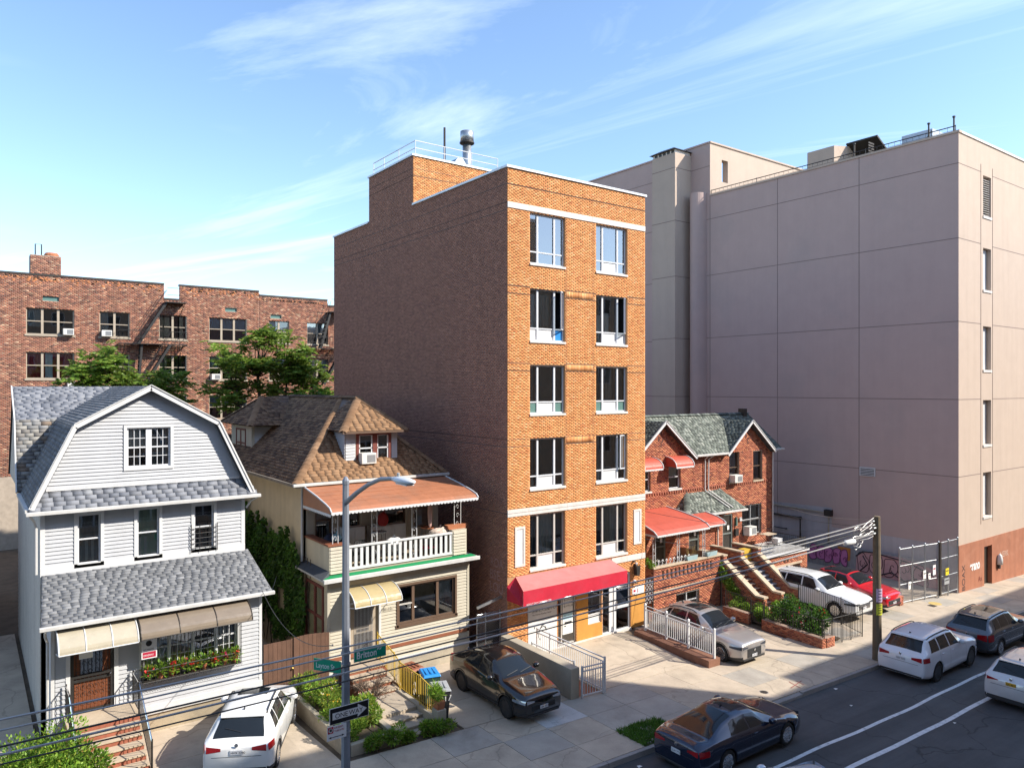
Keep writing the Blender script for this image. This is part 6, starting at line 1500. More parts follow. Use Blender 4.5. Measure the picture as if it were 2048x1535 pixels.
# stairs
st = thing('double_stairs', 'twin brick stair flights with sandstone caps up to the brick house doors', 'stairs', (15.7, -.4, -.45))
MB().box(14.1, 17.25, .62, 3.29, -.5, 1.36).build('landing_base', M['mortar_red'], st); MB().box(14.1, 17.25, .6, 3.29, 1.36, 1.41).build('landing', M['tread'], st)
flight(st, 14.38, 15.5, .62, 1.24, 9, .18, .225, M['tread'], BR, foot=-.5); flight(st, 15.76, 16.98, .62, 1.24, 9, .18, .225, pm('grey_painted_tread', (.35, .35, .36), .8, .15, 3), pm('grey_riser', (.2, .2, .22), .8), foot=-.5)
for k, (c0, c1) in enumerate(((14.1, 14.36), (15.52, 15.74), (17.0, 17.26))):
    poly = [(-.7, -.5), (-.7, 1.86), (1.3, .46), (1.75, .46), (1.75, -.5)]
    f2 = leftf(c0); m = MB(); m.prism(f2, poly, -(c1 - c0), 0); ck = m.build('cheek_wall', M['mortar_red'], st)
    bricks('brick', f2, -.7, 1.75, -.48, 1.84, [], M['brick_attr'], ck, RED, h=.07, seed=70 + k, rng_fn=lambda z: (-.7, 1.75) if z < .46 else (-.7, -.7 + 2.0 * (1.86 - z) / 1.4))
    fe = front(-1.75); bricks('brick', fe, c0, c1, -.48, .44, [], M['brick_attr'], ck, RED, h=.07, seed=75 + k)
    for p, q in (((-.7, 1.9), (1.3, .5)), ((1.3, .5), (1.8, .5))):
        m = MB(); cm_ = (c0 + c1) / 2; m.beam((cm_, -p[0], p[1]), (cm_, -q[0], q[1]), (c1 - c0) + .09, .09); m.build('cap_stone', M['tread'], ck)
for c0, c1, v0_, v1_ in ((14.1, 14.36, .62, 2.2), (15.52, 15.74, .62, 2.6), (17.0, 17.26, .62, 2.3)):
    m = MB(); m.box(c0, c1, v0_, v1_, 1.41, 2.1); pa = m.build('landing_parapet', M['mortar_red'], st); bricks('brick', leftf(c0), -v1_, -v0_, 1.42, 2.09, [], M['brick_attr'], pa, RED, h=.07, seed=80); bricks('brick', front(v0_), c0, c1, 1.86, 2.09, [], M['brick_attr'], pa, RED, h=.07, seed=81); MB().box(c0 - .04, c1 + .04, v0_ - .04, v1_, 2.1, 2.17).build('cap_stone', M['tread'], pa)
t = thing('yellow_board', 'ochre yellow wooden crate standing on the stair landing', 'crate', (16.6, 1.2, 1.41)); 
for z in (0, .22, .44): MB().box(16.35, 16.95, 1.0, 1.4, 1.42 + z, 1.62 + z).build('crate_board', M['yellow'], t)
# garage with roof terrace
G = thing('brick_garage', 'brick garage with brown panel door and roof terrace beside the twin house', 'garage', (19.7, 2, -.42)); fGa = front(.9)
gh = [(18.7, 21.35, -.45, .72)]
wall('front_wall', fGa, 17.27, 22.05, -.5, 1.36, gh, M['mortar_red'], G, .5); bricks('brick', fGa, 17.27, 22.05, -.45, 1.35, gh, M['brick_attr'], G, RED, h=.07, seed=85)
MB().quad((22.05, .9, -.5), (22.05, 3.3, -.5), (22.05, 3.3, 1.36), (22.05, .9, 1.36)).build('side_wall', M['mortar_red'], G)
MB().fbox(fGa, 18.55, 21.5, .72, .84, -.02, .04).build('lintel', M['tread'], G)
dr = MB(); dr.fbox(fGa, 18.7, 21.35, -.45, .72, -.5, -.45); dr = dr.build('garage_door', M['wood_door'], G)
for i in range(4):
    for j in range(2): a = 18.8 + i * .64; z = -.35 + j * .53; m = MB(); m.fbox(fGa, a, a + .52, z, z + .42, -.449, -.425); o = m.build('door_panel', M['wood_door'] if i < 2 else pm('faded_door_%d%d' % (i, j), (.36, .22, .13), .6), dr, bevel=.01)
MB().box(17.2, 22.15, .8, 3.29, 1.36, 1.46).build('terrace_slab', M['white_paint'], G); MB().box(17.3, 22.05, 1.05, 3.28, 1.46, 1.475).build('terrace_floor', pm('grey_pebble_tile', (.42, .42, .41), .85, .25, 9), G)
text_mesh('house_number', '48 30', fGa, 19.7, .92, .26, M['metal_black'], G, c=.02, squash=.9)
iron_rail('terrace_railing', 'low black iron railing round the garage roof terrace', [(17.4, .95, 1.46), (21.95, .95, 1.46), (21.95, 3.2, 1.46)], .62, M['metal_black'], .12)
def table(label, u_, v_, z):
    t = thing('folding_table', label, 'table', (u_, v_, z)); MB().box(u_ - .45, u_ + .45, v_ - .3, v_ + .3, z + .7, z + .73).build('table_top', M['tread'], t)
    for y in (-.22, .22):
        for s in (-1, 1): MB().tube([(u_ - s * .38, v_ + y, z), (u_ + s * .38, v_ + y, z + .7)], .014, 5).build('leg', M['metal_black'], t)
table('folding table with crossed black legs on the garage terrace', 20.6, 2.5, 1.475)
t = thing('storage_box', 'small white plastic box beside the terrace table', 'box', (21.5, 2.5, 1.475)); MB().box(21.3, 21.75, 2.3, 2.7, 1.475, 1.8).build('box_body', M['panel_white'], t, bevel=.02); MB().box(21.28, 21.77, 2.28, 2.72, 1.8, 1.84).build('lid', M['white_paint'], t)
m = MB()
# planter with iron fence
PL = thing('brick_planter', 'low brick planter wall along the driveway of the silver car', 'planter', (12.7, -3.2, -.4))
def brick_strip(par, p, q, w, z1, seed):
    """low brick wall from p to q (u,v)."""
    p, q = Vector((*p, 0)), Vector((*q, 0)); d = (q - p).normalized(); n = Vector((d.y, -d.x, 0)); L = (q - p).length
    zb_ = min(gz(p.x, p.y), gz(q.x, q.y)) - .1; m = MB(); pts = [p - n * w / 2, q - n * w / 2, q + n * w / 2, p + n * w / 2]
    zt_ = [gz(x.x, x.y) + z1 for x in pts]
    m.hexa([(x.x, x.y, zb_) for x in pts] + [(x.x, x.y, z) for x, z in zip(pts, zt_)]); o = m.build('planter_wall', M['mortar_red'], par)
    hh = min(zt_) 
    for f2, s0, s1, sd in ((Fr((p + n * w / 2).to_tuple(), d.to_tuple()), 0, L, seed), (Fr((q - n * w / 2).to_tuple(), (-d).to_tuple()), 0, L, seed + 1), (Fr((q + n * w / 2).to_tuple(), (-n).to_tuple()), 0, w, seed + 2), (Fr((p - n * w / 2).to_tuple(), n.to_tuple()), 0, w, seed + 3)):
        bricks('brick', f2, s0, s1, zb_ + .05, hh, [], M['brick_attr'], o, RED, h=.07, seed=sd)
    return o
brick_strip(PL, (12.95, -.35), (12.85, -1.9), .28, .42, 90); brick_strip(PL, (12.75, -2.7), (12.5, -5.85), .28, .42, 94); brick_strip(PL, (12.64, -5.75), (13.25, -5.75), .28, .42, 98)
sheet('planter_soil', 12.95, 14.2, -5.6, -.4, M['soil'], .12, .5, .5)
def iron_fence(label, pts, h, step=.115, base=0.0):
    Z = [(x, y, gz(x, y) + base) for x, y in pts]; return iron_rail('iron_fence', label, Z, h, M['metal_black'], step, cat='fence', br=.010, tr=.016)
iron_fence('black iron fence on the brick planter nearest the silver car', [(12.95, -.4), (12.85, -1.9)], .75, base=.42); iron_fence('long black iron fence section on the brick planter facing the driveway', [(12.72, -2.75), (12.6, -4.3), (12.5, -5.85)], .75, base=.42)
iron_fence('small black iron gate between the two brick planter walls', [(12.84, -1.95), (12.77, -2.65)], 1.05); iron_fence('black iron fence with gate along the sidewalk before the twin house', [(13.3, -5.78), (14.0, -5.8), (14.7, -5.82), (15.6, -5.85)], 1.15); iron_fence('black iron fence between the yard and the white parked car', [(15.7, -5.8), (16.55, -4.3), (16.8, -1.9)], 1.25)
iron_fence('short black iron fence on the front brick planter pier', [(12.55, -5.75), (13.22, -5.75)], .75, base=.42)
# lattice gate beside the orange building
lg = thing('lattice_gate', 'white lattice panel in a black frame beside the orange building', 'gate', (8.35, .6, -.2)); m = MB()
for q in ((7.85, 7.9), (8.85, 8.9)): m.box(*q, .58, .62, -.35, 1.75)
m.box(7.85, 8.9, .58, .62, 1.75, 1.8); m.build('frame', M['metal_black'], lg); m = MB()
for k in range(-8, 9):
    for s in (1, -1):
        x0 = 8.37 + k * .2; p0 = (x0, .6, .6); a, b = x0 - s * .55, x0 + s * .55
        ts_ = sorted([(7.9 - a) / (b - a), (8.85 - a) / (b - a)]); t0_, t1_ = max(0, ts_[0]), min(1, ts_[1])
        if t1_ - t0_ > .05: m.beam((a + (b - a) * t0_, .6 + s * .008, .65 + 1.1 * t0_), (a + (b - a) * t1_, .6 + s * .008, .65 + 1.1 * t1_), .012, .045, (0, 1, 0))
m.build('lattice', M['white_paint'], lg, kind='stuff')
# ------------------------------------------------------------------ large stucco building on the right
Ebl = thing('stucco_building', 'tall pinkish grey windowless stucco building on the right with terracotta base', 'building', (45, 10, -1.2))
UE, VF, ZT = 28.6, -4.5, 25.3
m = MB()
m.quad((UE, 32, -3), (UE, VF, -3), (UE, VF, ZT), (UE, 32, ZT)); m.quad((72, 32, -3), (UE, 32, -3), (UE, 32, ZT), (72, 32, ZT)); m.quad((72, VF, -3), (72, 32, -3), (72, 32, ZT), (72, VF, ZT))
m.build('side_wall', M['stucco_pink'], Ebl, fix=False)
fE = front(VF); fES = leftf(UE)
slotsE = [(31.86, 33.0, 20.95, 23.39), (31.86, 33.0, 16.53, 19.06), (31.86, 33.0, 11.75, 14.38), (31.86, 33.0, 7.27, 9.96), (31.86, 33.0, 2.97, 5.63), (31.95, 33.06, -1.2, 1.2)]
wall('front_wall', fE, UE, 72, 1.68, ZT, slotsE[:5], M['stucco_light'], Ebl, .35)
wall('base_wall', front(VF - .03), UE - .03, 72, -3, 1.68, [slotsE[5]], M['stucco_terra'], Ebl, .35)
m = MB(); m.quad((UE - .03, VF - .03, 1.68), (72, VF - .03, 1.68), (72, VF, 1.68), (UE - .03, VF, 1.68)); m.quad((UE - .031, VF + .02, -3), (UE - .031, VF - .03, -3), (UE - .031, VF - .03, 1.68), (UE - .031, VF + .02, 1.68)); m.build('base_ledge', M['stucco_terra'], Ebl, fix=False)
HZ = [23.54, 19.26, 14.5, 10.03, 5.6]
for z in HZ:
    MB().fbox(fES, -32, 4.5, z - .02, z + .02, -.02, .006).build('wall_joint', M['joint_e'] if 'joint_e' in M else M.setdefault('joint_e', pm('stucco_joint', (.20, .155, .14), .95, .05, 4)), Ebl)
    for q in ((UE, 31.6), (33.25, 72)): MB().fbox(fE, *q, z - .02, z + .02, -.02, .006).build('wall_joint', M['joint_e'], Ebl)
for v in (1.36, 7.23, 13.06): MB().fbox(fES, -v - .02, -v + .02, 1.9, ZT, -.02, .0065).build('wall_joint', M['joint_e'], Ebl)
for a in (31.55, 33.2): MB().fbox(fE, a - .025, a + .025, 2.6, 24.0, -.02, .008).build('wall_joint', M['joint_dark'], Ebl)
for i, h in enumerate(slotsE[:5]):
    if i == 0:
        w = MB(); w.fbox(fE, *h, -.34, -.3); w = w.build('louvre_window', M['vent_dark'], Ebl)
        n = 17
        for k in range(n): z = h[2] + .12 + k * (h[3] - h[2] - .2) / n; MB().hexa([fE.p(h[0], z, -.08), fE.p(h[1], z, -.08), fE.p(h[1], z + .07, -.26), fE.p(h[0], z + .07, -.26), fE.p(h[0], z + .02, -.08), fE.p(h[1], z + .02, -.08), fE.p(h[1], z + .09, -.26), fE.p(h[0], z + .09, -.26)]).build('louvre_slat', M['stone_white'], w, fix=False)
    else:
        w = window(fE, *h, Ebl, M['frame_tan'], depth=.22, hz=(), bw=.05, fills=[(0, 0, M['panel_white'])], room=0)
    MB().fbox(fE, h[0] - .04, h[1] + .04, h[2] - .12, h[2] + .02, -.3, .05).build('sill', M['stone_white'], w)
d = MB(); d.fbox(front(VF - .03), 31.95, 33.06, -1.2, 1.2, -.3, -.24); d = d.build('door', M['metal_dark'], Ebl); MB().fbox(front(VF - .03), 32.05, 32.96, 1.0, 1.1, -.24, -.2).build('door_bar', M['galv'], d)
MB().box(UE + .05, 71.9, VF + .05, 31.9, ZT - .6, ZT - .55).build('roof_deck', M['tar'], Ebl)
MB().beam((UE + .12, VF - .06, ZT + .05), (UE + .12, 13.0, ZT + .05), .36, .13).build('coping', M['stucco_light'], Ebl); MB().beam((UE + .31, VF + .12, ZT + .05), (72, VF + .12, ZT + .05), .36, .13).build('coping', M['stone_white'], Ebl)
# penthouse block with a window opening
ph = MB(); fPh = front(13.06); op = (30.0, 30.75, 26.6, 28.3)
ph = wall('penthouse_wall', fPh, UE, 45, ZT - .5, 29.36, [op], M['stucco_light'], Ebl, .5)
for q in (((UE, 32, ZT), (UE, 13.06, ZT), (UE, 13.06, 29.36), (UE, 32, 29.36)), ((45, 13.06, ZT), (45, 32, ZT), (45, 32, 29.36), (45, 13.06, 29.36))): MB().quad(*q).build('penthouse_side_wall', M['stucco_pink'], Ebl, fix=False)
MB().beam((UE - .05, 13.1, 29.4), (45, 13.1, 29.4), .25, .12).build('coping', M['stucco_light'], Ebl); MB().beam((UE + .08, 13.23, 29.4), (UE + .08, 32, 29.4), .3, .12).build('coping', M['stucco_pink'], Ebl)
for z in (27.6,): MB().fbox(fES, -32, -13.1, z - .02, z + .02, -.02, .006).build('wall_joint', M['joint_e'], Ebl)
# chimney stack and half round shaft on the side wall
sk = MB(); sk.box(26.75, UE - .002, 14.9, 17.25, -1, 28.75); sk = sk.build('chimney_stack', M['stucco_light'], Ebl)
for z in HZ + [27.6]: MB().box(26.742, UE - .003, 14.892, 17.258, z - .02, z + .02).build('wall_joint', M['joint_e'], sk)
MB().box(26.8, 28.5, 14.95, 17.2, 28.75, 29.0).build('stack_vents', M['stone_white'], sk)
for k in range(5): MB().box(26.78, 26.81, 15.05 + k * .42, 15.32 + k * .42, 28.78, 28.97).build('vent_slot', M['metal_black'], sk)
MB().hexa([(26.55, 14.75, 29.0), (28.7, 14.75, 29.0), (28.7, 17.4, 29.0), (26.55, 17.4, 29.0), (27.2, 15.4, 29.35), (28.2, 15.4, 29.35), (28.2, 16.8, 29.35), (27.2, 16.8, 29.35)]).build('stack_cap', M['metal_black'], sk)
m = MB(); n = 14; ring = [(UE - .95 * math.sin(math.pi * k / n), 14.0 - .62 * math.cos(math.pi * k / n)) for k in range(n + 1)]
for (a, b), (c, d_) in zip(ring[:-1], ring[1:]): m.quad((c, d_, -1), (a, b, -1), (a, b, 25.6), (c, d_, 25.6))
m.poly([(a, b, 25.6) for a, b in ring]); m.build('half_round_shaft', M['stucco_pink'], Ebl, smooth=False)
# low black roof railing, louvre and pipes on the side wall
iron_rail('roof_railing', 'low black railing along the roof edge of the stucco building', [(UE + .1, v, ZT + .1) for v in (13.0, 9, 5, 1, -3, -4.3)], .32, M['metal_black'], .35, tr=.03)
lv = thing('wall_louvre', 'white louvred vent halfway up the shaded stucco wall', 'vent', (UE - .05, .8, 5.2)); MB().fbox(fES, -1.3, -.3, 5.15, 5.7, 0, .06).build('frame', M['white_paint'], lv)
for k in range(5): MB().fbox(fES, -1.24, -.36, 5.2 + k * .095, 5.245 + k * .095, .06, .064).build('slot', M['vent_dark'], lv)
m = MB()
# paler repainted lower part of the side wall
MB().poly([fES.p(a, b, .004) for a, b in ((-14, -2), (4.44, -2), (4.44, 1.6), (-3.2, 1.6), (-3.2, 2.85), (-14, 2.6))]).build('repainted_patch', M['stucco_pale'], Ebl, fix=False)
cf = thing('corrugated_fence', 'grey corrugated sheet fence along the stucco wall behind the red car', 'fence', (UE - .3, 5, -.8)); x = 12.0
while x > -3.8:
    MB().box(UE - .35, UE - .32, x - .21, x, -1.2, .55).build('sheet', pm('weathered_sheet', (.34, .335, .34), .7, .15, 2, streak=.3) if 'wsheet' not in M else M['wsheet'], cf, fix=False); M.setdefault('wsheet', bpy.data.materials.get('weathered_sheet'))
    MB().box(UE - .375, UE - .351, x - .06, x - .01, -1.2, .55).build('sheet_fold', M['wsheet'], cf, fix=False); x -= .215
def pipe(label, pts, r, mat='metal_dark'):
    t = thing('wall_pipe', label, 'pipe', pts[0]); MB().tube(pts, r, 8).build('pipe', M[mat], t, smooth=True)
    for p in pts[1:-1]: MB().lathe((p[0], p[1], p[2] - r * 1.3), (0, 0, 1), [(r * 1.4, 0), (r * 1.4, r * 2.6)], 8).build('elbow', M[mat], t)
    for p in (pts[0], pts[-1]): MB().box(p[0] - r, UE, p[1] - .03, p[1] + .03, p[2] - r * 1.3, p[2] + r * 1.3).build('bracket', M['metal_black'], t)
    return t
px_ = UE - .12
pipe('long tan duct pipe high on the repainted wall part', [(px_, 11, 2.62), (px_, 3.35, 2.5), (px_, 3.35, .3)], .06, 'frame_tan'); pipe('grey pipe bending down below the tan duct', [(px_, 12, 1.95), (px_, 5.4, 1.9), (px_, 5.4, -.1)], .07, 'metal_dark'); pipe('thick dark horizontal pipe above the pink graffiti', [(px_, 5.3, .35), (px_, .9, .3)], .11, 'metal_dark'); pipe('thin pipe crossing the repainted wall', [(px_, 12, 1.1), (px_, 6.5, 1.0)], .03, 'metal_black')
t = thing('junction_box', 'black junction box at the end of the tan duct', 'box', (px_, 3.3, 2.4)); MB().box(UE - .28, UE - .01, 3.1, 3.6, 2.32, 2.72).build('box_body', M['metal_black'], t, bevel=.015); MB().box(UE - .295, UE - .28, 3.15, 3.55, 2.37, 2.67).build('cover', M['metal_dark'], t)
# graffiti on the corrugated fence: bubble letters with dark outlines
def bubble(grp, fr, a, b, w, h, col, line, seed, c=.03, kind=0):
    rg_ = random.Random(seed); n = 26; pts = []
    ph_ = [rg_.uniform(0, 6.3) for _ in range(3)]
    for i in range(n):
        t_ = 2 * math.pi * i / n; rr = 1 + .10 * math.sin(2 * t_ + ph_[0]) + .09 * math.sin(3 * t_ + ph_[1]) + .05 * math.sin(5 * t_ + ph_[2])
        sx = abs(math.cos(t_)) ** .75 * math.copysign(1, math.cos(t_)); sz = abs(math.sin(t_)) ** .75 * math.copysign(1, math.sin(t_)); pts.append((a + w / 2 * sx * rr, b + h / 2 * sz * rr))
    MB().poly([fr.p(x, z, c) for x, z in pts]).build('letter_fill', col, grp, fix=False)
    MB().tube([fr.p(x, z, c + .004) for x, z in pts + pts[:2]], .022, 4).build('letter_outline', line, grp, fix=False)
    for k in range(2):
        x0, z0 = a + rg_.uniform(-.2, .2) * w, b + rg_.uniform(-.2, .2) * h
        MB().tube([fr.p(x0 + .14 * w * math.cos(t_), z0 + .16 * h * math.sin(t_), c + .005) for t_ in np.linspace(ph_[k], ph_[k] + 4.2, 9)], .018, 4).build('letter_line', line, grp, fix=False)
fGr = leftf(UE - .38)
GP, GL, GO, GB, GK = pm('pink_spray', (.52, .17, .36), .7, .12, 4), pm('purple_spray', (.13, .03, .10), .7), pm('orange_spray', (.5, .2, .05), .7, .2, 4), pm('black_spray', (.03, .025, .03), .7), pm('pale_pink_spray', (.52, .30, .30), .7, .15, 4)
gr1 = thing('graffiti', 'pink bubble letter graffiti with purple outlines on the corrugated fence', 'graffiti', (UE - .4, 3.2, -.3)); gr2 = thing('graffiti', 'large pale pink and black graffiti on the fence behind the red car', 'graffiti', (UE - .4, -1, -.4))
MB().poly([fGr.p(a, b, .008) for a, b in ((-2.6, -.35), (-1.75, -.3), (-1.7, .5), (-2.55, .52))]).build('spray_patch', GO, gr1, fix=False)
for k, (a, w_) in enumerate(((-4.3, .62), (-3.75, .6), (-3.2, .62), (-2.65, .6), (-2.15, .55))): bubble(gr1, fGr, a, -.15 + .03 * (k % 2), w_, .95, GP, GL, 20 + k, c=.014 + .003 * (k % 2))
MB().poly([fGr.p(a, b, .008) for a, b in ((-1.4, -1.1), (3.6, -1.1), (3.5, .1), (1.6, .45), (-.6, .52), (-1.3, .1))]).build('spray_patch', GK, gr2, fix=False)
for k, (a, w_, b) in enumerate(((-.9, .75, -.25), (-.1, .8, -.15), (.8, .8, -.25), (1.7, .8, -.3), (2.6, .8, -.4))): bubble(gr2, fGr, a, b, w_, 1.15, GK, GB, 30 + k, c=.014 + .003 * (k % 2))
for pts in (((-1.35, .1), (-.9, .45), (-.3, .5), (.6, .42), (1.8, .3), (3.3, -.2)), ((-1.2, -.9), (-.6, -.3), (-.9, .2)), ((.2, -.8), (.9, -.5), (1.6, -.9), (2.4, -.6))): MB().tube([fGr.p(a, b, .03) for a, b in pts], .04, 4).build('black_stroke', GB, gr2, fix=False)
fTb = front(VF - .03); tg = thing('graffiti_tag', 'white sprayed tag on the terracotta base left of the dark door', 'graffiti', (30.4, VF - .04, .2)); text_mesh('spray_letters', 'erano', fTb, 30.0, .05, .75, M['sign_white'], tg, c=.006, squash=.75, bold=.03)
tg = thing('graffiti_tag', 'black vertical tag at the corner of the terracotta base', 'graffiti', (29.2, VF - .04, 0)); fv = Fr(fTb.p(29.35, -1.0), (0, 0, 1), (-1, 0, 0)); text_mesh('spray_letters', 'BOAX', fv, 0, 0, .55, GB, tg, c=.006); tg = thing('graffiti_tag', 'pale worn tag high on the terracotta base right of the dark door', 'graffiti', (34.5, VF - .04, .5)); text_mesh('spray_letters', 'NERK', fTb, 34.2, .25, .5, pm('faded_white_spray', (.5, .35, .28), .8, .2, 5), tg, c=.006)
tg = thing('graffiti_tag', 'small dark red scribble beside the dark door', 'graffiti', (31.3, VF - .04, -.4)); text_mesh('spray_letters', 'Ax', fTb, 31.1, -.75, .45, pm('dark_red_spray', (.12, .01, .01), .8), tg, c=.006)
t = thing('wall_lamp', 'white domed wall lamp right of the dark door', 'lamp', (33.9, VF - .15, .1)); MB().lathe((33.9, VF - .14, -.1), (0, 0, 1), [(.16, 0), (.17, .3), (.12, .55), (.03, .65)], 12).build('shade', M['white_paint'], t, smooth=True); MB().box(33.8, 34.0, VF - .16, VF - .03, -.35, -.1).build('base', M['metal_black'], t)
# roof plant
t = thing('roof_house', 'small stucco roof house with sloped dark top and louvre on the stucco building', 'roof house', (33, 3, ZT)); MB().prism(Fr((30.6, 4.2, ZT - .5)), [(0, 0), (5.2, 0), (5.2, .9), (1.9, 2.7), (0, 2.4)], -2.0, 0).build('walls', M['stucco_light'], t); MB().beam((32.3, 3.2, ZT + 2.35), (36.0, 3.2, ZT + .4), 2.2, .12).build('sloped_roof', M['metal_dark'], t)
for k in range(8): MB().box(31.3, 32.0, 2.17, 2.2, ZT + .4 + k * .18, ZT + .5 + k * .18).build('louvre_slat', M['metal_dark'], t)
m = MB()
t = thing('roof_screen', 'pale translucent roof screen with crossed braces on the stucco building', 'screen', (36.5, 0, ZT)); SCm = pm('pale_screen_sheet', (.45, .5, .58), .4, .08, 2)
MB().box(34.6, 34.66, -.4, 1.6, ZT - .4, ZT + 2.6).build('sheet', SCm, t); MB().box(34.66, 37.4, -.4, -.34, ZT - .4, ZT + 2.6).build('sheet', SCm, t)
for p, q in (((34.58, 1.6, ZT + .1), (34.58, -.4, ZT + 2.5)), ((34.58, -.4, ZT + .1), (34.58, 1.6, ZT + 2.5))): MB().tube([p, q], .03, 5).build('brace', M['galv'], t)
for k, (u_, v_, r_) in enumerate(((40.5, 0, .8), (42.5, -.5, .75))):
    t = thing('roof_fan', ('left', 'right')[k] + ' round grey roof fan housing near the street edge of the stucco roof', 'fan', (u_, v_, ZT)); MB().lathe((u_ - .4, v_, ZT + 1.0 + .3 * (1 - k)), (1, -.15, 0), [(r_, 0), (r_, 1.3), (r_ * .7, 1.4)], 20).build('housing', pm('fan_housing', (.40, .35, .31), .6), t, smooth=False); MB().box(u_ - .5, u_ + 1.0, v_ - .6, v_ + .6, ZT - .5, ZT + .7).build('plinth', M['galv'], t)
for k, v_ in enumerate((2.0, -2.6, -4.0)): t = thing('roof_mast', ('short', 'slim', 'front corner')[k] + ' vent pipe on the edge of the stucco roof', 'mast', (UE + .6, v_, ZT)); MB().tube([(UE + .6, v_, ZT - .5), (UE + .6, v_, ZT + 1.1)], .05, 7).build('mast_pipe', M['metal_dark'], t); MB().lathe((UE + .6, v_, ZT + 1.1), (0, 0, 1), [(.09, 0), (.09, .08)], 8).build('cap', M['metal_black'], t)
# chain link double gate closing the side lot
cg = thing('chain_link_gate', 'tall chain link double gate with notices closing the lot beside the stucco building', 'gate', (25.8, -4.3, -.85))
gp = [(23.0, -3.9), (24.1, -4.05), (25.2, -4.2), (26.35, -4.4), (27.4, -4.45), (28.45, -4.5)]
for x, y in gp: m = MB(); zb_ = gz(x, y); m.tube([(x, y, zb_), (x, y, 2.15)], .04, 7); m.build('post', M['galv'], cg); MB().lathe((x, y, 2.13), (0, 0, 1), [(.06, 0), (.06, .05), (0, .1)], 8).build('post_cap', M['galv'], cg)
for (x0, y0), (x1, y1) in zip(gp[:-1], gp[1:]):
    for z in (-.75, .2, 1.2, 2.1): MB().tube([(x0, y0, z), (x1, y1, z)], .022, 6).build('rail', M['galv'], cg)
    L = math.hypot(x1 - x0, y1 - y0); chainlink(Fr((x0, y0, 0), (x1 - x0, y1 - y0, 0)), 0, L, -.8, 2.1, cg, .11, .0035)
MB().beam((26.36, -4.48, -.8), (26.36, -4.48, 2.15), .14, .1).build('centre_post', M['metal_dark'], cg)
for k, (x, y, z, w_, h_, mt, lab) in enumerate(((24.9, -4.22, .3, .3, .45, 'paper', 'white paper notice tied low on the chain link gate'), (25.35, -4.28, .25, .25, .3, 'paper', 'small white notice next to the low paper notice'), (25.75, -4.34, .4, .32, .55, 'sign_white', 'white notice with red print on the chain link gate'), (26.9, -4.5, .25, .4, .38, 'yellow_sign', 'yellow sign on the right leaf of the chain link gate'), (26.75, -4.5, -.25, .6, .35, 'gray_box', 'grey metal plate below the yellow gate sign'), (23.6, -4.05, -.1, .25, .4, 'paper', 'small white notice near the left gate post'))):
    t = thing('notice_plate', lab, 'sign', (x, y, z)); m = MB(); f2 = front(y); m.fbox(f2, x, x + w_, z, z + h_, .03, .04); m.build('plate', M[mt], t); MB().fbox(f2, x + .05, x + w_ - .05, z + h_ * .55, z + h_ * .7, .0405, .042).build('print', M['sign_red'] if mt == 'sign_white' else M['ink'], t)
t = thing('brick_pier', 'low broken brick pier at the left foot of the chain link gate', 'pier', (22.75, -3.95, -.8)); brick_strip(t, (22.6, -3.95), (22.95, -3.95), .35, .5, 130)
# ------------------------------------------------------------------ old apartment building behind the gardens
Fb = thing('old_apartment_building', 'old brown brick apartment building with fire escapes behind the gardens', 'building', (-5, 38, 0)); fF = front(34.0)
OLD = [((0.30, 0.115, 0.07), 5), ((0.36, 0.15, 0.09), 4), ((0.24, 0.085, 0.055), 3), ((0.42, 0.20, 0.12), 2), ((0.16, 0.06, 0.045), 2), ((0.46, 0.28, 0.18), 1)]
colsF = [(-13.89, -11.19, 3), (-9.69, -7.84, 2), (-5.95, -4.11, 2), (-2.55, .18, 3), (1.89, 3.47, 2), (4.93, 6.69, 2)]
rowsF = [(14.2, 15.93), (11.3, 13.04), (8.4, 10.14), (5.5, 7.24)]
hF = [(a, b, c, d_) for c, d_ in rowsF for a, b, n in colsF]
vF = [(-12.98, -12.06, 16.42, 16.72), (-1.4, -.55, 16.42, 16.70), (2.0, 2.85, 16.1, 16.38)]
top = [(-30, -5.62, 18.05), (-5.62, -4.62, 17.0), (-4.62, 1.12, 18.05), (1.12, 6.65, 17.75), (6.65, 14, 17.3)]
for a, b, z in top: wall('front_wall', fF, a, b, 0, z, [h for h in hF + vF if h[0] >= a - .8 and h[1] <= b + 1.2 and a <= (h[0] + h[1]) / 2 <= b] if False else [(max(h[0], a), min(h[1], b), h[2], h[3]) for h in hF + vF if h[1] > a and h[0] < b], M['mortar_old'], Fb, .15)
for k, (a, b, z) in enumerate(top): bricks('brick', fF, max(a, -19), b, 5.0, z - .02, hF + vF, M['brick_attr_old'], Fb, OLD, L=.22, h=.082, j=.016, proud=.008, seed=140 + k, jit=.2)
for a, b, z in top: MB().fbox(fF, a, b, z, z + .12, -.3, .05).build('coping', M['metal_dark'], Fb)
orp = pm('repointed_orange_brick', (.52, .20, .08), .9, .2, 2); rgo = random.Random(9); it = []
for k in range(260):
    a = rgo.uniform(-18, 6.2); z = 17.9 - abs(rgo.gauss(0, .18)); zc = 17.5 if a > 1.12 else 17.9
    if -5.7 < a < -4.5: continue
    it.append((a, a + .2, round((min(z, zc) - 5) / .082) * .082 + 5, round((min(z, zc) - 5) / .082) * .082 + 5.066, .011, .011))
slabs('replaced_brick', fF, it, M['brick_attr_old'], Fb, np.tile([[.55, .21, .085]], (len(it), 1)) * np.random.default_rng(2).uniform(.8, 1.15, (len(it), 1)))
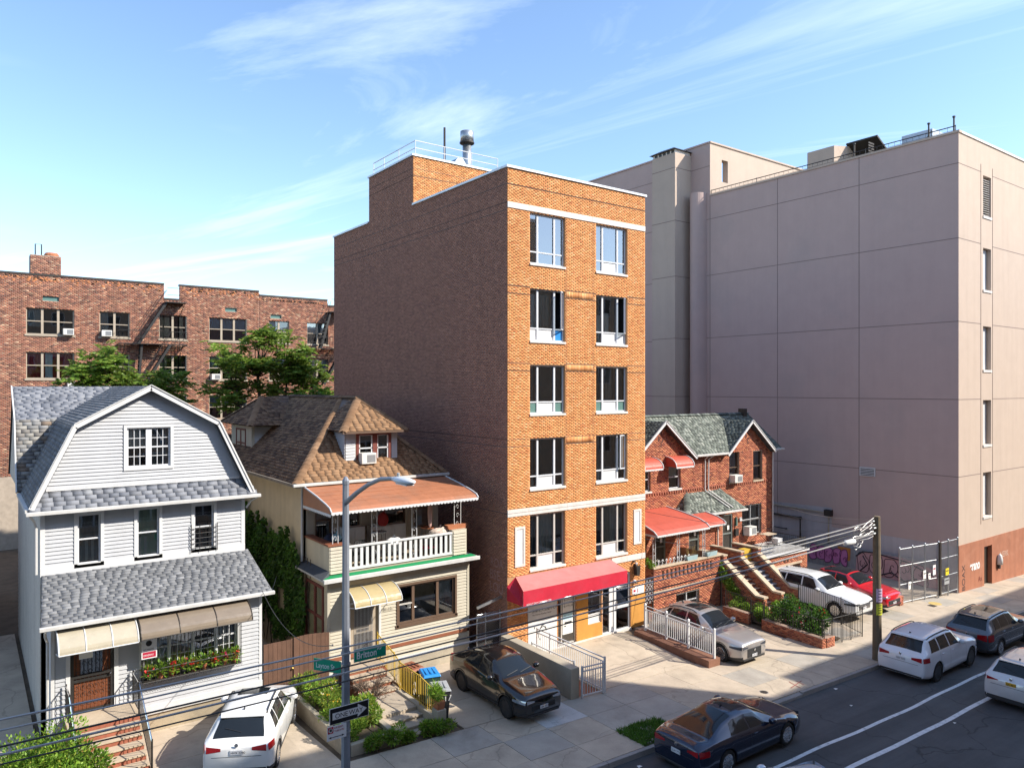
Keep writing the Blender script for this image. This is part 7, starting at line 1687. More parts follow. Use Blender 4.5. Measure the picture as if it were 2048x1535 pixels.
for r_, (c, d_) in enumerate(rowsF):
    for ci, (a, b, n) in enumerate(colsF):
        cu = {(1, 0): [(0, .4, .02, .95, 'curtain_red'), (.4, .55, .02, .98, 'curtain'), (.55, 1, .02, .95, 'curtain_red')], (0, 2): [(.05, .4, .1, .9, 'curtain_tan'), (.75, .9, .05, .95, 'curtain_tan')]}.get((r_, ci), [(0, 1, .5, .98, 'blind', .005)] if (ci in (3, 4, 5)) else [(.05, .3, .3, .95, 'curtain_grey')])
        w = window(fF, a, b, c, d_, Fb, M['frame_tan'], depth=.1, vx=tuple((k + 1) / n for k in range(n - 1)), hz=(.5,), bw=.06, mull=.14, curtains=cu, gl='glass_sky' if ci in (3, 5) else 'glass')
        MB().fbox(fF, a - .08, b + .08, c - .12, c, -.1, .06).build('sill', M['frame_tan'], w)
for h in vF: MB().fbox(fF, *h, -.15, -.1).build('vent_opening', M['panel_teal'], Fb)
MB().box(-30, 14, 34.2, 46, 16.3, 16.5).build('roof_deck', M['tar'], Fb); m = MB(); m.quad((14, 34, 0), (14, 46, 0), (14, 46, 17.2), (14, 34, 17.2)); m.quad((14, 46, 0), (-30, 46, 0), (-30, 46, 17.2), (14, 46, 17.2)); m.quad((-30, 46, 0), (-30, 34, 0), (-30, 34, 18), (-30, 46, 18)); m.build('side_wall', M['mortar_old'], Fb, fix=False)
ch = MB(); ch.box(-13.6, -11.85, 35.0, 36.2, 16.4, 19.55); ch = ch.build('chimney', M['mortar_old'], Fb); bricks('brick', front(35.0), -13.6, -11.85, 16.5, 19.5, [], M['brick_attr_old'], ch, OLD, L=.22, h=.082, j=.016, seed=150, jit=.2)
bricks('brick', rightf(-11.85), 35.0, 36.2, 16.5, 19.5, [], M['brick_attr_old'], ch, OLD, L=.22, h=.082, j=.016, seed=151, jit=.2)
MB().lathe((-12.35, 35.5, 19.55), (0, 0, 1), [(.45, 0), (.45, .12), (.36, .25), (.1, .28)], 14).build('chimney_pot', M['terracotta'], ch)
MB().tube([(-13.3, 35.3, 19.5), (-13.3, 35.3, 20.3), (-12.95, 35.3, 20.3), (-12.95, 35.3, 19.5)], .04, 6).build('pipe_frame', M['metal_black'], ch)
def fire_escape(label, a0, a1, zp, ztop, atop, adn, dep=1.0):
    t = thing('fire_escape', label, 'fire escape', fF.p((a0 + a1) / 2, zp, .5))
    for k in range(7): c = .1 + k * dep / 7; MB().fbox(fF, a0, a1, zp - .02, zp + .02, c, c + .07).build('platform_slat', M['metal_black'], t, fix=False)
    for a in np.linspace(a0, a1, 6): MB().fbox(fF, a - .03, a + .03, zp - .08, zp - .02, 0, dep).build('bearer', M['metal_black'], t, fix=False)
    for a in (a0 + .3, a1 - .3): MB().tube([fF.p(a, zp - .05, dep), fF.p(a, zp - .9, .02)], .025, 5).build('bracket', M['metal_black'], t)
    for z in (.45, .9): MB().tube([fF.p(a0, zp + z, .05), fF.p(a0, zp + z, dep), fF.p(a1, zp + z, dep), fF.p(a1, zp + z, .05)], .018, 5).build('guard_rail', M['metal_black'], t)
    m = MB()
    for a in np.linspace(a0, a1, 18): m.tube([fF.p(a, zp, dep), fF.p(a, zp + .9, dep)], .010, 4)
    m.build('guard_bars', M['metal_black'], t, kind='stuff')
    # stairs up to the roof and down
    for (p, q, b_) in (((a0 + 1.2, zp), (atop, ztop), .35), ((adn, zp), (adn - 1.7, zp - 2.9), .7)):
        for c in (b_, b_ + .45): MB().beam(fF.p(*p, c), fF.p(*q, c), .04, .16).build('stringer', M['metal_black'], t)
        for c in (b_ - .02, b_ + .47):
            MB().tube([fF.p(p[0], p[1] + .85, c), fF.p(q[0], q[1] + .85, c)], .018, 5).build('handrail', M['metal_black'], t)
        for k in range(1, 10): s = k / 10; x, z = p[0] + (q[0] - p[0]) * s, p[1] + (q[1] - p[1]) * s; MB().fbox(fF, x - .1, x + .1, z - .015, z + .015, b_, b_ + .45).build('stair_tread', M['metal_black'], t, fix=False)
    MB().fbox(fF, atop - .1, atop + 1.3, ztop - .03, ztop + .02, 0, dep).build('top_platform', M['metal_black'], t); MB().tube([fF.p(atop + 1.2, ztop, dep - .05), fF.p(atop + 1.0, ztop - .9, .02)], .025, 5).build('bracket', M['metal_black'], t)
    for z in (.5, 1.0): MB().tube([fF.p(atop, ztop + z, dep), fF.p(atop + 1.3, ztop + z, dep), fF.p(atop + 1.3, ztop + z, .02)], .016, 5).build('guard_rail', M['metal_black'], t)
fire_escape('black iron fire escape climbing to the roof gap of the old apartment building', -8.6, -4.3, 13.75, 16.75, -5.6, -5.4); fire_escape('black iron fire escape half hidden by the orange building', 4.6, 8.5, 13.85, 16.8, 6.6, 7.6)
fire_escape('lower black iron fire escape landing behind the tree tops', -8.6, -4.3, 10.85, 13.75, -7.2, -5.4)
air_con(fF, -11.85, 14.2, 'air conditioner in the top left window of the old apartment building', .62, .42, .4, .0); air_con(fF, -9.6, 14.2, 'air conditioner in the window beside the fire escape', .62, .42, .4, .0); air_con(fF, -2.45, 11.3, 'air conditioner in the window behind the tree crown', .62, .42, .4, 0); air_con(fF, -11.6, 10.7, 'air conditioner low on the old apartment building behind the small tree', .62, .42, .4, 0)
# ------------------------------------------------------------------ cars
M['car_glass'] = pm('car_glass', (0.012, 0.015, 0.018), 0.09, 0.05, 2, spec=0.5)
M['cladding'] = pm('car_cladding_plastic', (0.03, 0.03, 0.032), 0.55, 0.1, 6)
M['tail_red'] = pm('tail_light_lens', (0.30, 0.008, 0.012), 0.12, 0.1, 8, coat=0.8)
M['head_lens'] = pm('headlight_lens', (0.42, 0.46, 0.52), 0.08, 0.2, 14, metal=0.5, coat=1.0)
M['head_dark'] = pm('dark_headlight', (0.05, 0.055, 0.07), 0.08, 0.3, 12, coat=1.0)
M['alloy'] = pm('alloy_wheel', (0.55, 0.55, 0.56), 0.25, 0.08, 8, metal=0.9)
M['alloy_dark'] = pm('dark_alloy_wheel', (0.05, 0.05, 0.052), 0.35, 0.1, 8, metal=0.5)
M['plate_y'] = pm('yellow_plate', (0.55, 0.33, 0.02), 0.4); M['plate_w'] = pm('white_plate', (0.62, 0.63, 0.66), 0.4)
def smooth_fn(pts, L, sig):
    s = np.linspace(-.3, L + .3, 700); p = np.array(pts, float); z = np.interp(s, p[:, 0], p[:, 1])
    if sig > 0:
        k = np.exp(-.5 * (np.arange(-60, 61) * (s[1] - s[0]) / sig) ** 2); k /= k.sum(); z = np.convolve(np.pad(z, 60, 'edge'), k, 'valid')
    return lambda x: float(np.interp(x, s, z))
class CarShape:
    def __init__(c, L, W, top, belt, gc=.2, roofw=.60, tumble=.935, fx=.20, rx=.10):
        c.L, c.W, c.gc, c.roofw, c.tb, c.fx, c.rx = L, W, gc, roofw, tumble, fx, rx
        c.top = smooth_fn(top, L, .05); c.belt = smooth_fn(belt, L, .06)
    def sec(c, s):
        L, w = c.L, c.W / 2; e = 1.0
        if s < .75: e = 1 - c.fx * ((.75 - s) / .75) ** 2.6
        if s > L - .55: e = 1 - c.rx * ((s - L + .55) / .55) ** 2.6
        w *= e; zr = c.top(s); zb = c.gc + .05 * max(0, (.35 - s) / .35) + .07 * max(0, (s - L + .4) / .4)
        k = min(max((zr - c.belt(s)) / .40, 0), 1); k = k * k * (3 - 2 * k)
        cr = .025 + .035 * k; bl = min(c.belt(s), zr - cr - .02); h = bl - zb
        gb = c.tb * w; gt = gb * .90 * (1 - k) + c.roofw * e * k; zt = zr - cr - .035 * k
        P = [(0, zb), (.6 * w, zb), (.88 * w, zb + .015), (.965 * w, zb + .07), (.985 * w, zb + .17), (.997 * w, zb + .36 * h), (1.0 * w, zb + .56 * h), (.992 * w, zb + .76 * h), (.970 * w, bl - .035), (gb, bl)]
        for t in (.34, .67, .93): P.append((gb + (gt - gb) * t + .022 * k * math.sin(math.pi * t), bl + (zt - bl) * t))
        P += [(gt - .02, zt + .02 * k + .006), (gt * .72, zr - cr * .42), (gt * .36, zr - cr * .1), (0, zr)]
        return P
    def gl(c, s, t):
        P = c.sec(s)[9:13]; f = t / .93 * 3; i = min(int(f), 2); f -= i
        return (P[i][0] + (P[i + 1][0] - P[i][0]) * f, P[i][1] + (P[i + 1][1] - P[i][1]) * f)
    def tp(c, s, q):
        P = c.sec(s); ys = [p[0] for p in P[:11:-1]]; zs2 = [p[1] for p in P[:11:-1]]; gt = P[12][0]; y = abs(q) * gt
        return (math.copysign(y, q), float(np.interp(y, ys, zs2)))
    def skin(c, s, z):
        P = c.sec(s)[2:10]; return float(np.interp(z, [p[1] for p in P], [p[0] for p in P]))
def make_car(name, label, cat, loc, head, sh, wb, fo, wr, paint, trim='cladding', clad=True, front='suv', rear='suv', wheel='alloy', spokes=10, side=(), plate='plate_w', rails=True, sunroof=None, grille=None, glass_t=(.08, .93), fin=True, tail=None, headm='head_lens', two_tone=None, tl=(.82, 1.02), hl=(.70, .84), ws=None, rg_=None, plate_txt='K48 7JD'):
    t = thing(name, label, cat, loc, head, world=False); L, W_ = sh.L, sh.W; X = lambda s: L / 2 - s
    ra = wr + .055; axles = (fo, fo + wb)
    ss = sorted(set(list(np.linspace(0.0, .12, 4)) + list(np.linspace(.12, L - .1, 84)) + list(np.linspace(L - .1, L, 4)))); K = 17; V_, dist = [], []
    for i, s in enumerate(ss):
        P = sh.sec(s); sc_ = 1.0; 
        if i == 0 or i == len(ss) - 1: sc_ = .955
        zc = sum(p[1] for p in P) / K
        P = [(y * sc_, zc + (z - zc) * (.90 if sc_ < 1 else 1)) for y, z in P]
        for y, z in P: V_.append([X(s), -y, z])
        for y, z in P[1:-1][::-1]: V_.append([X(s), y, z])
    n2 = 2 * K - 2; V_ = np.array(V_); F_, Mi = [], []
    drop = set(); q = []
    for i in range(len(ss) - 1):
        for k in range(n2):
            f = (i * n2 + k, i * n2 + (k + 1) % n2, (i + 1) * n2 + (k + 1) % n2, (i + 1) * n2 + k); cx = V_[list(f)].mean(0); idx = k if k < K - 1 else n2 - 1 - k
            ins = any(math.hypot(cx[0] - X(a), cx[2] - wr) < ra for a in axles) and 1 <= idx <= 8
            q.append((f, ins, idx))
    kept = set(); dr = set()
    for f, ins, idx in q: (dr if ins else kept).update(f)
    for v in kept & dr:
        for a in axles:
            dx, dz = V_[v][0] - X(a), V_[v][2] - wr; d = math.hypot(dx, dz)
            if .6 * ra < d < 1.5 * ra and V_[v][2] > sh.gc + .01: V_[v][0] = X(a) + dx / d * ra; V_[v][2] = wr + dz / d * ra
    m = MB(); m.v = [tuple(v) for v in V_]
    for f, ins, idx in q:
        if not ins: m.f.append(f); m.m.append(1 if (idx <= 3 and clad) else (2 if (two_tone and idx >= 13 and ws[1] < ss[f[0] // n2] < rg_[0]) else 0))
    m.f.append(tuple(range(n2))[::-1]); m.m.append(0); m.f.append(tuple((len(ss) - 1) * n2 + k for k in range(n2))); m.m.append(0)
    body = m.build('body', [paint, M['cladding'], two_tone or paint], t, smooth=True, fix=True)
    def patch(nm, fn, u0, u1, v0, v1, nu, nv, mat, par=body, off=.006):
        """grid on the skin; fn(u,v)->(x,y,z)."""
        m = MB(); g = [[Vector(fn(u0 + (u1 - u0) * i / nu, v0 + (v1 - v0) * j / nv)) for j in range(nv + 1)] for i in range(nu + 1)]
        for i in range(nu + 1):
            for j in range(nv + 1): m.v.append(tuple(g[i][j]))
        for i in range(nu):
            for j in range(nv): k = i * (nv + 1) + j; m.f.append((k, k + nv + 1, k + nv + 2, k + 1)); m.m.append(0)
        return m.build(nm, mat, par, smooth=True, fix=True)
    H = lambda s: sh.top(s) - sh.belt(s)
    for sd in (-1, 1):
        for (sb0, sb1, st0, st1) in side:
            def fn(u, v, sd=sd):
                s = (sb0 + (sb1 - sb0) * u) * (1 - v) + (st0 + (st1 - st0) * u) * v; y, z = sh.gl(s, glass_t[0] + (glass_t[1] - glass_t[0]) * v); return (X(s), sd * (y + .007), z)
            patch('side_window', fn, 0, 1, 0, 1, 10, 5, M['car_glass'])
        # seams, handles, sill, arch trims, mirrors
        dw = sorted({s for w_ in side for s in (w_[0], w_[1])}); mid = [w_[1] + .03 for w_ in side[:-1]]
        for s in [axles[0] + ra + .06] + mid[:2]:
            patch('door_seam', lambda u, v, sd=sd, s=s: (X(s + .008 * u), sd * (sh.skin(s, .35 + (sh.belt(s) - .37) * v) + .002), .35 + (sh.belt(s) - .37) * v), 0, 1, 0, 1, 1, 8, M['cladding'])
        for s in [m_ - .22 for m_ in mid[:2]]:
            z = sh.belt(s) - .13; y = sh.skin(s, z); h_ = MB(); h_.box(X(s) - .09, X(s) + .09, sd * y - .012, sd * y + .022, z - .014, z + .014) if sd > 0 else h_.box(X(s) - .09, X(s) + .09, sd * y - .022, sd * y + .012, z - .014, z + .014); h_.build('door_handle', paint, body, bevel=.006)
        if clad:
            patch('sill_cladding', lambda u, v, sd=sd: (X(u), sd * (sh.skin(u, sh.gc + .05 + .13 * v) + .008), sh.gc + .05 + .13 * v), axles[0] + ra, axles[1] - ra, 0, 1, 16, 2, M['cladding'])
        for a in axles:
            def ring(u, v, sd=sd, a=a):
                th = math.pi * (-.06 + 1.12 * u); r = ra - .012 + (.06 if clad else .022) * v; s = a - r * math.cos(th); z = max(wr + r * math.sin(th), sh.gc + .03); s = min(max(s, .03), L - .03)
                return (X(s), sd * (sh.skin(s, z) + .010 - .02 * (1 - v)), z)
            patch('arch_trim', ring, 0, 1, 0, 1, 20, 2, M['cladding'] if clad else paint)
            wl_ = MB(); n = 14
            for i in range(n):
                a0, a1 = math.pi * (-.1 + 1.2 * i / n), math.pi * (-.1 + 1.2 * (i + 1) / n); y0, y1 = sd * (W_ / 2 * .955), sd * (W_ / 2 - .36)
                p = lambda th, y: (X(a) + ra * math.cos(th), y, max(wr + ra * math.sin(th), .12)); wl_.quad(p(a0, y0), p(a1, y0), p(a1, y1), p(a0, y1))
            wl_.build('wheel_well', M['plastic_black'], body, fix=False)
        ms = (ws[0] if ws else 1.3) + .42; z = sh.belt(ms) + .06; y = sh.skin(ms, sh.belt(ms) - .05)
        mm_ = MB(); mm_.lathe((X(ms), sd * (y + .06), z + .03), (1, 0, 0), [(.02, -.10), (.075, -.09), (.095, -.02), (.085, .06), (.03, .11)], 10); mm_.v = [(x_, sd * (y + .10) + (y_ - sd * (y + .06)) * 1.25, z_) for x_, y_, z_ in mm_.v]; mi = mm_.build('mirror', paint, body, smooth=True)
        st_ = MB(); st_.box(X(ms) - .03, X(ms) + .03, min(sd * (y - .02), sd * (y + .06)), max(sd * (y - .02), sd * (y + .06)), z - .05, z); st_.build('mirror_arm', M['cladding'], mi)
        # lamps wrapping the corners
        patch('headlight', lambda u, v, sd=sd: (X(u) + .004, sd * (sh.skin(u, hl[0] + .06 * u + (hl[1] - hl[0]) * v * (1 - .45 * u / .5)) + .007), hl[0] + .06 * u + (hl[1] - hl[0]) * v * (1 - .45 * u / .5)), .02, .5, 0, 1, 10, 3, M[headm])
        hy = sh.skin(.0, hl[0] + .05) * .955; hb = MB(); hb.poly([(X(0) + .004, sd * hy, hl[0]), (X(0) + .004, sd * hy * .55, hl[0] + .03), (X(0) + .004, sd * hy * .55, hl[1] - .05), (X(0) + .004, sd * hy, hl[1])]); hb.build('headlight_front', M[headm], body, fix=False)
        patch('tail_light', lambda u, v, sd=sd: (X(u) - .004, sd * (sh.skin(u, tl[0] + (tl[1] - tl[0]) * v) + .008), tl[0] + (tl[1] - tl[0]) * v), L - .36, L - .015, 0, 1, 8, 3, M['tail_red'])
        ty = sh.skin(L, tl[0] + .05) * .955; tb_ = MB(); tb_.poly([(X(L) - .006, sd * ty, tl[0]), (X(L) - .006, sd * ty * .52, tl[0] + .04), (X(L) - .006, sd * ty * .52, tl[1] - .06), (X(L) - .006, sd * ty, tl[1])]); tb_.build('tail_light_inner', M['tail_red'], body, fix=False)
        if rails:
            r0, r1 = (ws[1] if ws else 2) + .15, (rg_[0] if rg_ else L - 1) - .05; pts = [(X(s), sd * (abs(sh.tp(s, .93)[0])), sh.tp(s, .93)[1] + .045) for s in np.linspace(r0, r1, 9)]; pts[0] = (pts[0][0], pts[0][1], pts[0][2] - .045); pts[-1] = (pts[-1][0], pts[-1][1], pts[-1][2] - .045)
            rr = MB(); rr.tube(pts, .02, 6); rr.build('roof_rail', M['plastic_black'] if rails is True else rails, body, smooth=True)
    # glass front and back
    if ws: patch('windscreen', lambda u, v: (X(u), sh.tp(u, v)[0], sh.tp(u, v)[1] + .007), ws[0] + .07, ws[1] - .05, -.90, .90, 10, 10, M['car_glass'])
    if ws:
        wp = MB()
        for y0 in (-.5, .05): s0, s1 = ws[0] + .10, ws[0] + .2; wp.tube([(X(s0), y0, sh.tp(s0, 0)[1] + .02), (X(s1), y0 + .5, sh.tp(s1, .4)[1] + .02)], .009, 4)
        wp.build('wipers', M['plastic_black'], body, kind='stuff')
    if rg_: patch('rear_window', lambda u, v: (X(u), sh.tp(u, v)[0], sh.tp(u, v)[1] + .007), rg_[0] + .05, rg_[1] - .03, -.86, .86, 8, 10, M['car_glass'])
    if rear == 'suv' and rg_:
        sp = MB(); s0 = rg_[0]; z = sh.top(s0); yy = sh.tp(s0, .9)[0]; sp.hexa([(X(s0 - .12), -yy, z - .035), (X(s0 - .12), yy, z - .035), (X(s0 + .12), yy * .92, z - .06), (X(s0 + .12), -yy * .92, z - .06), (X(s0 - .12), -yy, z - .008), (X(s0 - .12), yy, z - .008), (X(s0 + .12), yy * .92, z - .03), (X(s0 + .12), -yy * .92, z - .03)]); sp.build('spoiler', paint, body, bevel=.008)
        s1 = rg_[1] - .12; wp = MB(); wp.tube([(X(s1), -.05, sh.tp(s1, 0)[1] + .02), (X(s1 - .1), .38, sh.tp(s1 - .1, .4)[1] + .02)], .009, 4); wp.build('rear_wiper', M['plastic_black'], body)
    if sunroof: patch('sunroof', lambda u, v: (X(u), sh.tp(u, v)[0], sh.tp(u, v)[1] + .005), sunroof[0], sunroof[1], -.62, .62, 5, 8, M['car_glass'])
    if fin: s = (rg_[0] - .22) if rg_ else L - 1.2; f_ = MB(); f_.prism(Fr((X(s) - .08, .012, sh.top(s) - .006), (1, 0, 0)), [(0, 0), (.16, 0), (.02, .07)], 0, .024); f_.build('antenna_fin', M['plastic_black'], body)
    # nose
    zt_ = sh.top(0.03); fw = sh.skin(0.0, .55) * .955
    gr = grille or (.36, .62, .62); g_ = MB(); g_.box(X(0) - .03, X(0) + .012, -fw * gr[2], fw * gr[2], gr[0], gr[1]); go = g_.build('grille', M['plastic_black'], body, bevel=.02)
    for k in range(5): z = gr[0] + (gr[1] - gr[0]) * (k + .6) / 5.4; b_ = MB(); b_.box(X(0) + .012, X(0) + .022, -fw * gr[2] * .95, fw * gr[2] * .95, z - .008, z + .008); b_.build('grille_bar', M['cladding'] if front != 'chrome' else M['chrome'], go)
    b_ = MB(); b_.lathe((X(0) + .02, 0, gr[1] - .08), (1, 0, 0), [(.055, 0), (.055, .01), (.04, .014)], 14); b_.build('badge', M['chrome'], go)
    b_ = MB(); b_.box(X(0) - .03, X(0) + .010, -fw * .92, fw * .92, sh.gc + .06, sh.gc + .13); b_.build('lower_bumper', M['cladding'], body)
    b_ = MB(); b_.box(X(0) + .022, X(0) + .03, -.16, .16, gr[0] + .02, gr[0] + .12); pl = b_.build('number_plate', M['plate_w'], body); text_mesh('plate_text', plate_txt, Fr((X(0) + .0315, -.14, gr[0] + .045), (0, 1, 0)), 0, 0, .085, M['ink'], pl, c=0)
    # tail
    rw = sh.skin(L, .6) * .955
    b_ = MB(); b_.box(X(L) - .022, X(L) + .05, -rw * .95, rw * .95, sh.gc + .10, sh.gc + (.24 if clad else .16)); b_.build('rear_bumper_trim', M['cladding'], body, bevel=.01)
    zp = .60 if rear == 'sedan' else tl[0] - .06; b_ = MB(); b_.box(X(L) - .016, X(L) - .003, -.16, .16, zp, zp + .12); pl = b_.build('number_plate', M[plate], body); text_mesh('plate_text', plate_txt, Fr((X(L) - .0165, .14, zp + .025), (0, -1, 0)), 0, 0, .085, M['ink'], pl, c=.001)
    b_ = MB(); b_.lathe((X(L) - .002, 0, zp + .24), (-1, 0, 0), [(.05, 0), (.05, .012), (.035, .016)], 14); b_.build('badge', M['chrome'], body)
    patch('hatch_seam', lambda u, v: (X(L) - .003, u, tl[0] - .12 + .012 * v), -rw * .8, rw * .8, 0, 1, 4, 1, M['cladding'])
    # wheels
    wm = MB(); tw = .225; wm.lathe((0, 0, 0), (0, 1, 0), [(wr * .63, -tw / 2 + .03), (wr * .70, -tw / 2), (wr * .94, -tw / 2 + .005), (wr, -tw / 2 + .04), (wr, tw / 2 - .04), (wr * .94, tw / 2 - .005), (wr * .70, tw / 2), (wr * .63, tw / 2 - .03)], 28)
    rim = MB(); rim.lathe((0, 0, 0), (0, 1, 0), [(wr * .70, tw / 2 - .012), (wr * .66, tw / 2 - .006), (wr * .63, tw / 2 - .05), (wr * .60, tw / 2 - .12)], 28); rim.lathe((0, 0, 0), (0, 1, 0), [(.07, tw / 2 - .06), (.07, tw / 2 - .022), (.045, tw / 2 - .014), (0.001, tw / 2 - .013)], 14)
    for k in range(spokes):
        a = 2 * math.pi * k / spokes + (.16 if (spokes == 10 and k % 2) else 0); d = Vector((math.cos(a), 0, math.sin(a))); rim.beam(Vector((0, tw / 2 - .035, 0)) + d * .05, Vector((0, tw / 2 - .018, 0)) + d * wr * .66, .034 if spokes > 6 else .06, .03, (0, 1, 0))
    bk = MB(); bk.lathe((0, 0, 0), (0, 1, 0), [(wr * .62, tw / 2 - .14), (0.001, tw / 2 - .13)], 20)
    first = None
    for a in axles:
        for sd in (-1, 1):
            pos = (X(a), sd * (W_ / 2 - .125), wr)
            if first is None:
                w0 = bk.build('wheel', M['plastic_black'], t); w1 = wm.build('tyre', M['rubber'], w0, smooth=True); w2 = rim.build('rim', M[wheel], w0); first = w0; o = w0
            else:
                o = first.copy(); COL.objects.link(o)
                for c_ in first.children: cc = c_.copy(); COL.objects.link(cc); cc.parent = o
            o.location = pos; o.rotation_euler = (0, 0, 0 if sd > 0 else math.pi)
    return t, sh, X, body
def suv(L, H, hood=1.04, cowl=1.30, rs=2.05, re=None, rz=None, nose=.80, tailz=1.10, tail=None, beltr=1.15, beltf=1.06, peak=None):
    re = re or L - .62; rz = rz or H - .06; tail = tail or L - .2; peak = peak or (rs + .5)
    top = [(-.1, nose), (.0, nose), (.06, nose + .10), (.25, hood - .07), (.75, hood), (cowl, hood + .07), (rs, H - .06), (peak, H), ((peak + re) / 2, H - .008), (re, rz), (tail, tailz + .05), (L - .05, tailz - .04), (L, tailz - .12), (L + .1, tailz - .12)]
    belt = [(0, nose - .02), (cowl, beltf), (rs, beltf + .02), (re, beltr), (tail, tailz), (L, tailz - .16)]
    return top, belt
def road(u_, v_): return gz(u_, v_)
PIv, PIu = -math.pi / 2, 0.0
# white SUV in the left driveway, nose to the houses
t_, b_ = suv(4.46, 1.63, 1.0, 1.22, 1.95, 3.72, 1.57, .76, 1.07, 4.26, 1.12, 1.02)
make_car('parked_suv', 'white SUV parked nose-in on the driveway of the white house', 'car', (-10.3, -1.75, gz(-10.3, -1.7)), math.atan2(.87, .49), CarShape(4.46, 1.83, t_, b_, .2, .64, .95), 2.64, .92, .345, car_paint('white_car_paint_a', (.74, .74, .73)), side=[(1.62, 2.42, 1.95, 2.45), (2.50, 3.32, 2.52, 3.25), (3.38, 3.78, 3.30, 3.55)], ws=(1.22, 1.95), rg_=(3.72, 4.26), sunroof=(2.05, 2.62), tl=(.86, 1.04), hl=(.66, .80), headm='head_dark', plate_txt='HVX 2290')
# black crossover, nose to the street
t_, b_ = suv(4.39, 1.57, 1.0, 1.2, 1.95, 3.30, 1.47, .78, 1.10, 4.12, 1.18, 1.0)
make_car('parked_crossover', 'glossy black crossover parked nose-out beside the concrete wall', 'car', (-2.25, -2.87, .5 * (gz(-2.25, -4.2) + gz(-2.25, -1.5))), PIv, CarShape(4.39, 1.80, t_, b_, .19, .60, .95), 2.64, .87, .35, car_paint('black_car_paint', (.008, .008, .009), rough=.15), side=[(1.68, 2.42, 2.0, 2.45), (2.50, 3.25, 2.52, 3.1)], ws=(1.2, 1.95), rg_=(3.30, 4.12), wheel='alloy_dark', spokes=5, rails=False, tl=(.90, 1.06), hl=(.66, .78), grille=(.42, .60, .7), plate_txt='LBD 5536')
# silver crossover behind the white fence
t_, b_ = suv(4.89, 1.70, 1.06, 1.38, 2.2, 3.85, 1.60, .84, 1.12, 4.62, 1.18, 1.08)
make_car('parked_suv', 'silver luxury SUV parked nose-out behind the white slatted fence', 'car', (8.25, -2.95, .5 * (gz(8.25, -4.4) + gz(8.25, -1.5))), PIv, CarShape(4.89, 1.92, t_, b_, .2, .66, .95), 2.85, .95, .37, car_paint('silver_car_paint', (.44, .41, .39), .55, rough=.28), side=[(1.85, 2.72, 2.28, 2.75), (2.80, 3.65, 2.82, 3.55), (3.72, 4.05, 3.62, 3.8)], ws=(1.38, 2.2), rg_=(3.85, 4.62), sunroof=(2.4, 3.2), headm='head_dark', hl=(.70, .82), grille=(.34, .70, .62), plate_txt='KXR 9071')
# white three-row SUV and red SUV in front of the garage
t_, b_ = suv(5.05, 1.78, 1.12, 1.42, 2.15, 4.4, 1.72, .90, 1.16, 4.86, 1.18, 1.12)
make_car('parked_suv', 'large white SUV parked nose-out in front of the brick garage', 'car', (18.0, -2.15, .5 * (gz(18, -3.7) + gz(18, -.7))), PIv, CarShape(5.05, 1.97, t_, b_, .21, .70, .955), 2.98, .98, .37, car_paint('white_car_paint_b', (.72, .73, .73)), side=[(1.90, 2.75, 2.25, 2.78), (2.83, 3.70, 2.85, 3.68), (3.77, 4.55, 3.75, 4.35)], ws=(1.42, 2.15), rg_=(4.4, 4.86), headm='head_dark', front='chrome', grille=(.50, .78, .7), hl=(.74, .86), plate_txt='JGR 1182')
t_, b_ = suv(4.70, 1.62, 1.02, 1.38, 2.12, 3.60, 1.53, .78, 1.06, 4.45, 1.14, 1.04)
make_car('parked_suv', 'bright red sporty SUV parked nose-out before the graffiti fence', 'car', (20.75, -2.4, .5 * (gz(20.75, -3.9) + gz(20.75, -1.0))), PIv, CarShape(4.70, 1.92, t_, b_, .2, .64, .95), 2.81, .9, .37, car_paint('red_car_paint', (.50, .008, .015), rough=.2), two_tone=M['car_glass'], side=[(1.85, 2.65, 2.2, 2.68), (2.73, 3.45, 2.75, 3.35), (3.5, 3.8, 3.42, 3.55)], ws=(1.38, 2.12), rg_=(3.60, 4.45), headm='head_lens', hl=(.70, .80), grille=(.36, .58, .8), rails=False, plate_txt='HTS 4410')
# street: white boxy SUV, grey SUV
t_, b_ = suv(4.82, 1.77, 1.13, 1.5, 2.12, 4.22, 1.71, .92, 1.16, 4.64, 1.19, 1.14)
make_car('parked_suv', 'white boxy SUV parked at the kerb beside the utility pole', 'car', (14.5, -9.25, road(14.5, -9.3)), math.atan(-.035) * 0, CarShape(4.82, 1.94, t_, b_, .24, .70, .96), 2.915, .88, .395, car_paint('white_car_paint_c', (.68, .70, .75)), clad=False, side=[(1.98, 2.72, 2.25, 2.75), (2.80, 3.55, 2.82, 3.52), (3.62, 4.28, 3.60, 4.12)], ws=(1.5, 2.12), rg_=(4.22, 4.64), wheel='alloy_dark', spokes=5, tl=(.92, 1.10), sunroof=None, plate_txt='GSV 3317')
t_, b_ = suv(4.81, 1.71, 1.08, 1.42, 2.15, 4.15, 1.65, .88, 1.12, 4.62, 1.17, 1.09)
make_car('parked_suv', 'metallic grey SUV parked in front of the white boxy SUV', 'car', (20.2, -9.3, road(20.2, -9.3)), 0, CarShape(4.81, 1.90, t_, b_, .21, .66, .95), 2.815, .9, .36, car_paint('grey_car_paint', (.11, .12, .135), .6, rough=.25), side=[(1.90, 2.70, 2.25, 2.73), (2.78, 3.58, 2.80, 3.52), (3.65, 4.2, 3.6, 4.02)], ws=(1.42, 2.15), rg_=(4.15, 4.62), sunroof=(2.4, 3.4), tl=(.78, 1.06), plate_txt='KPB 6024')
t_, b_ = suv(4.60, 1.71, 1.08, 1.33, 2.05, 3.98, 1.64, .88, 1.14, 4.42, 1.17, 1.08)
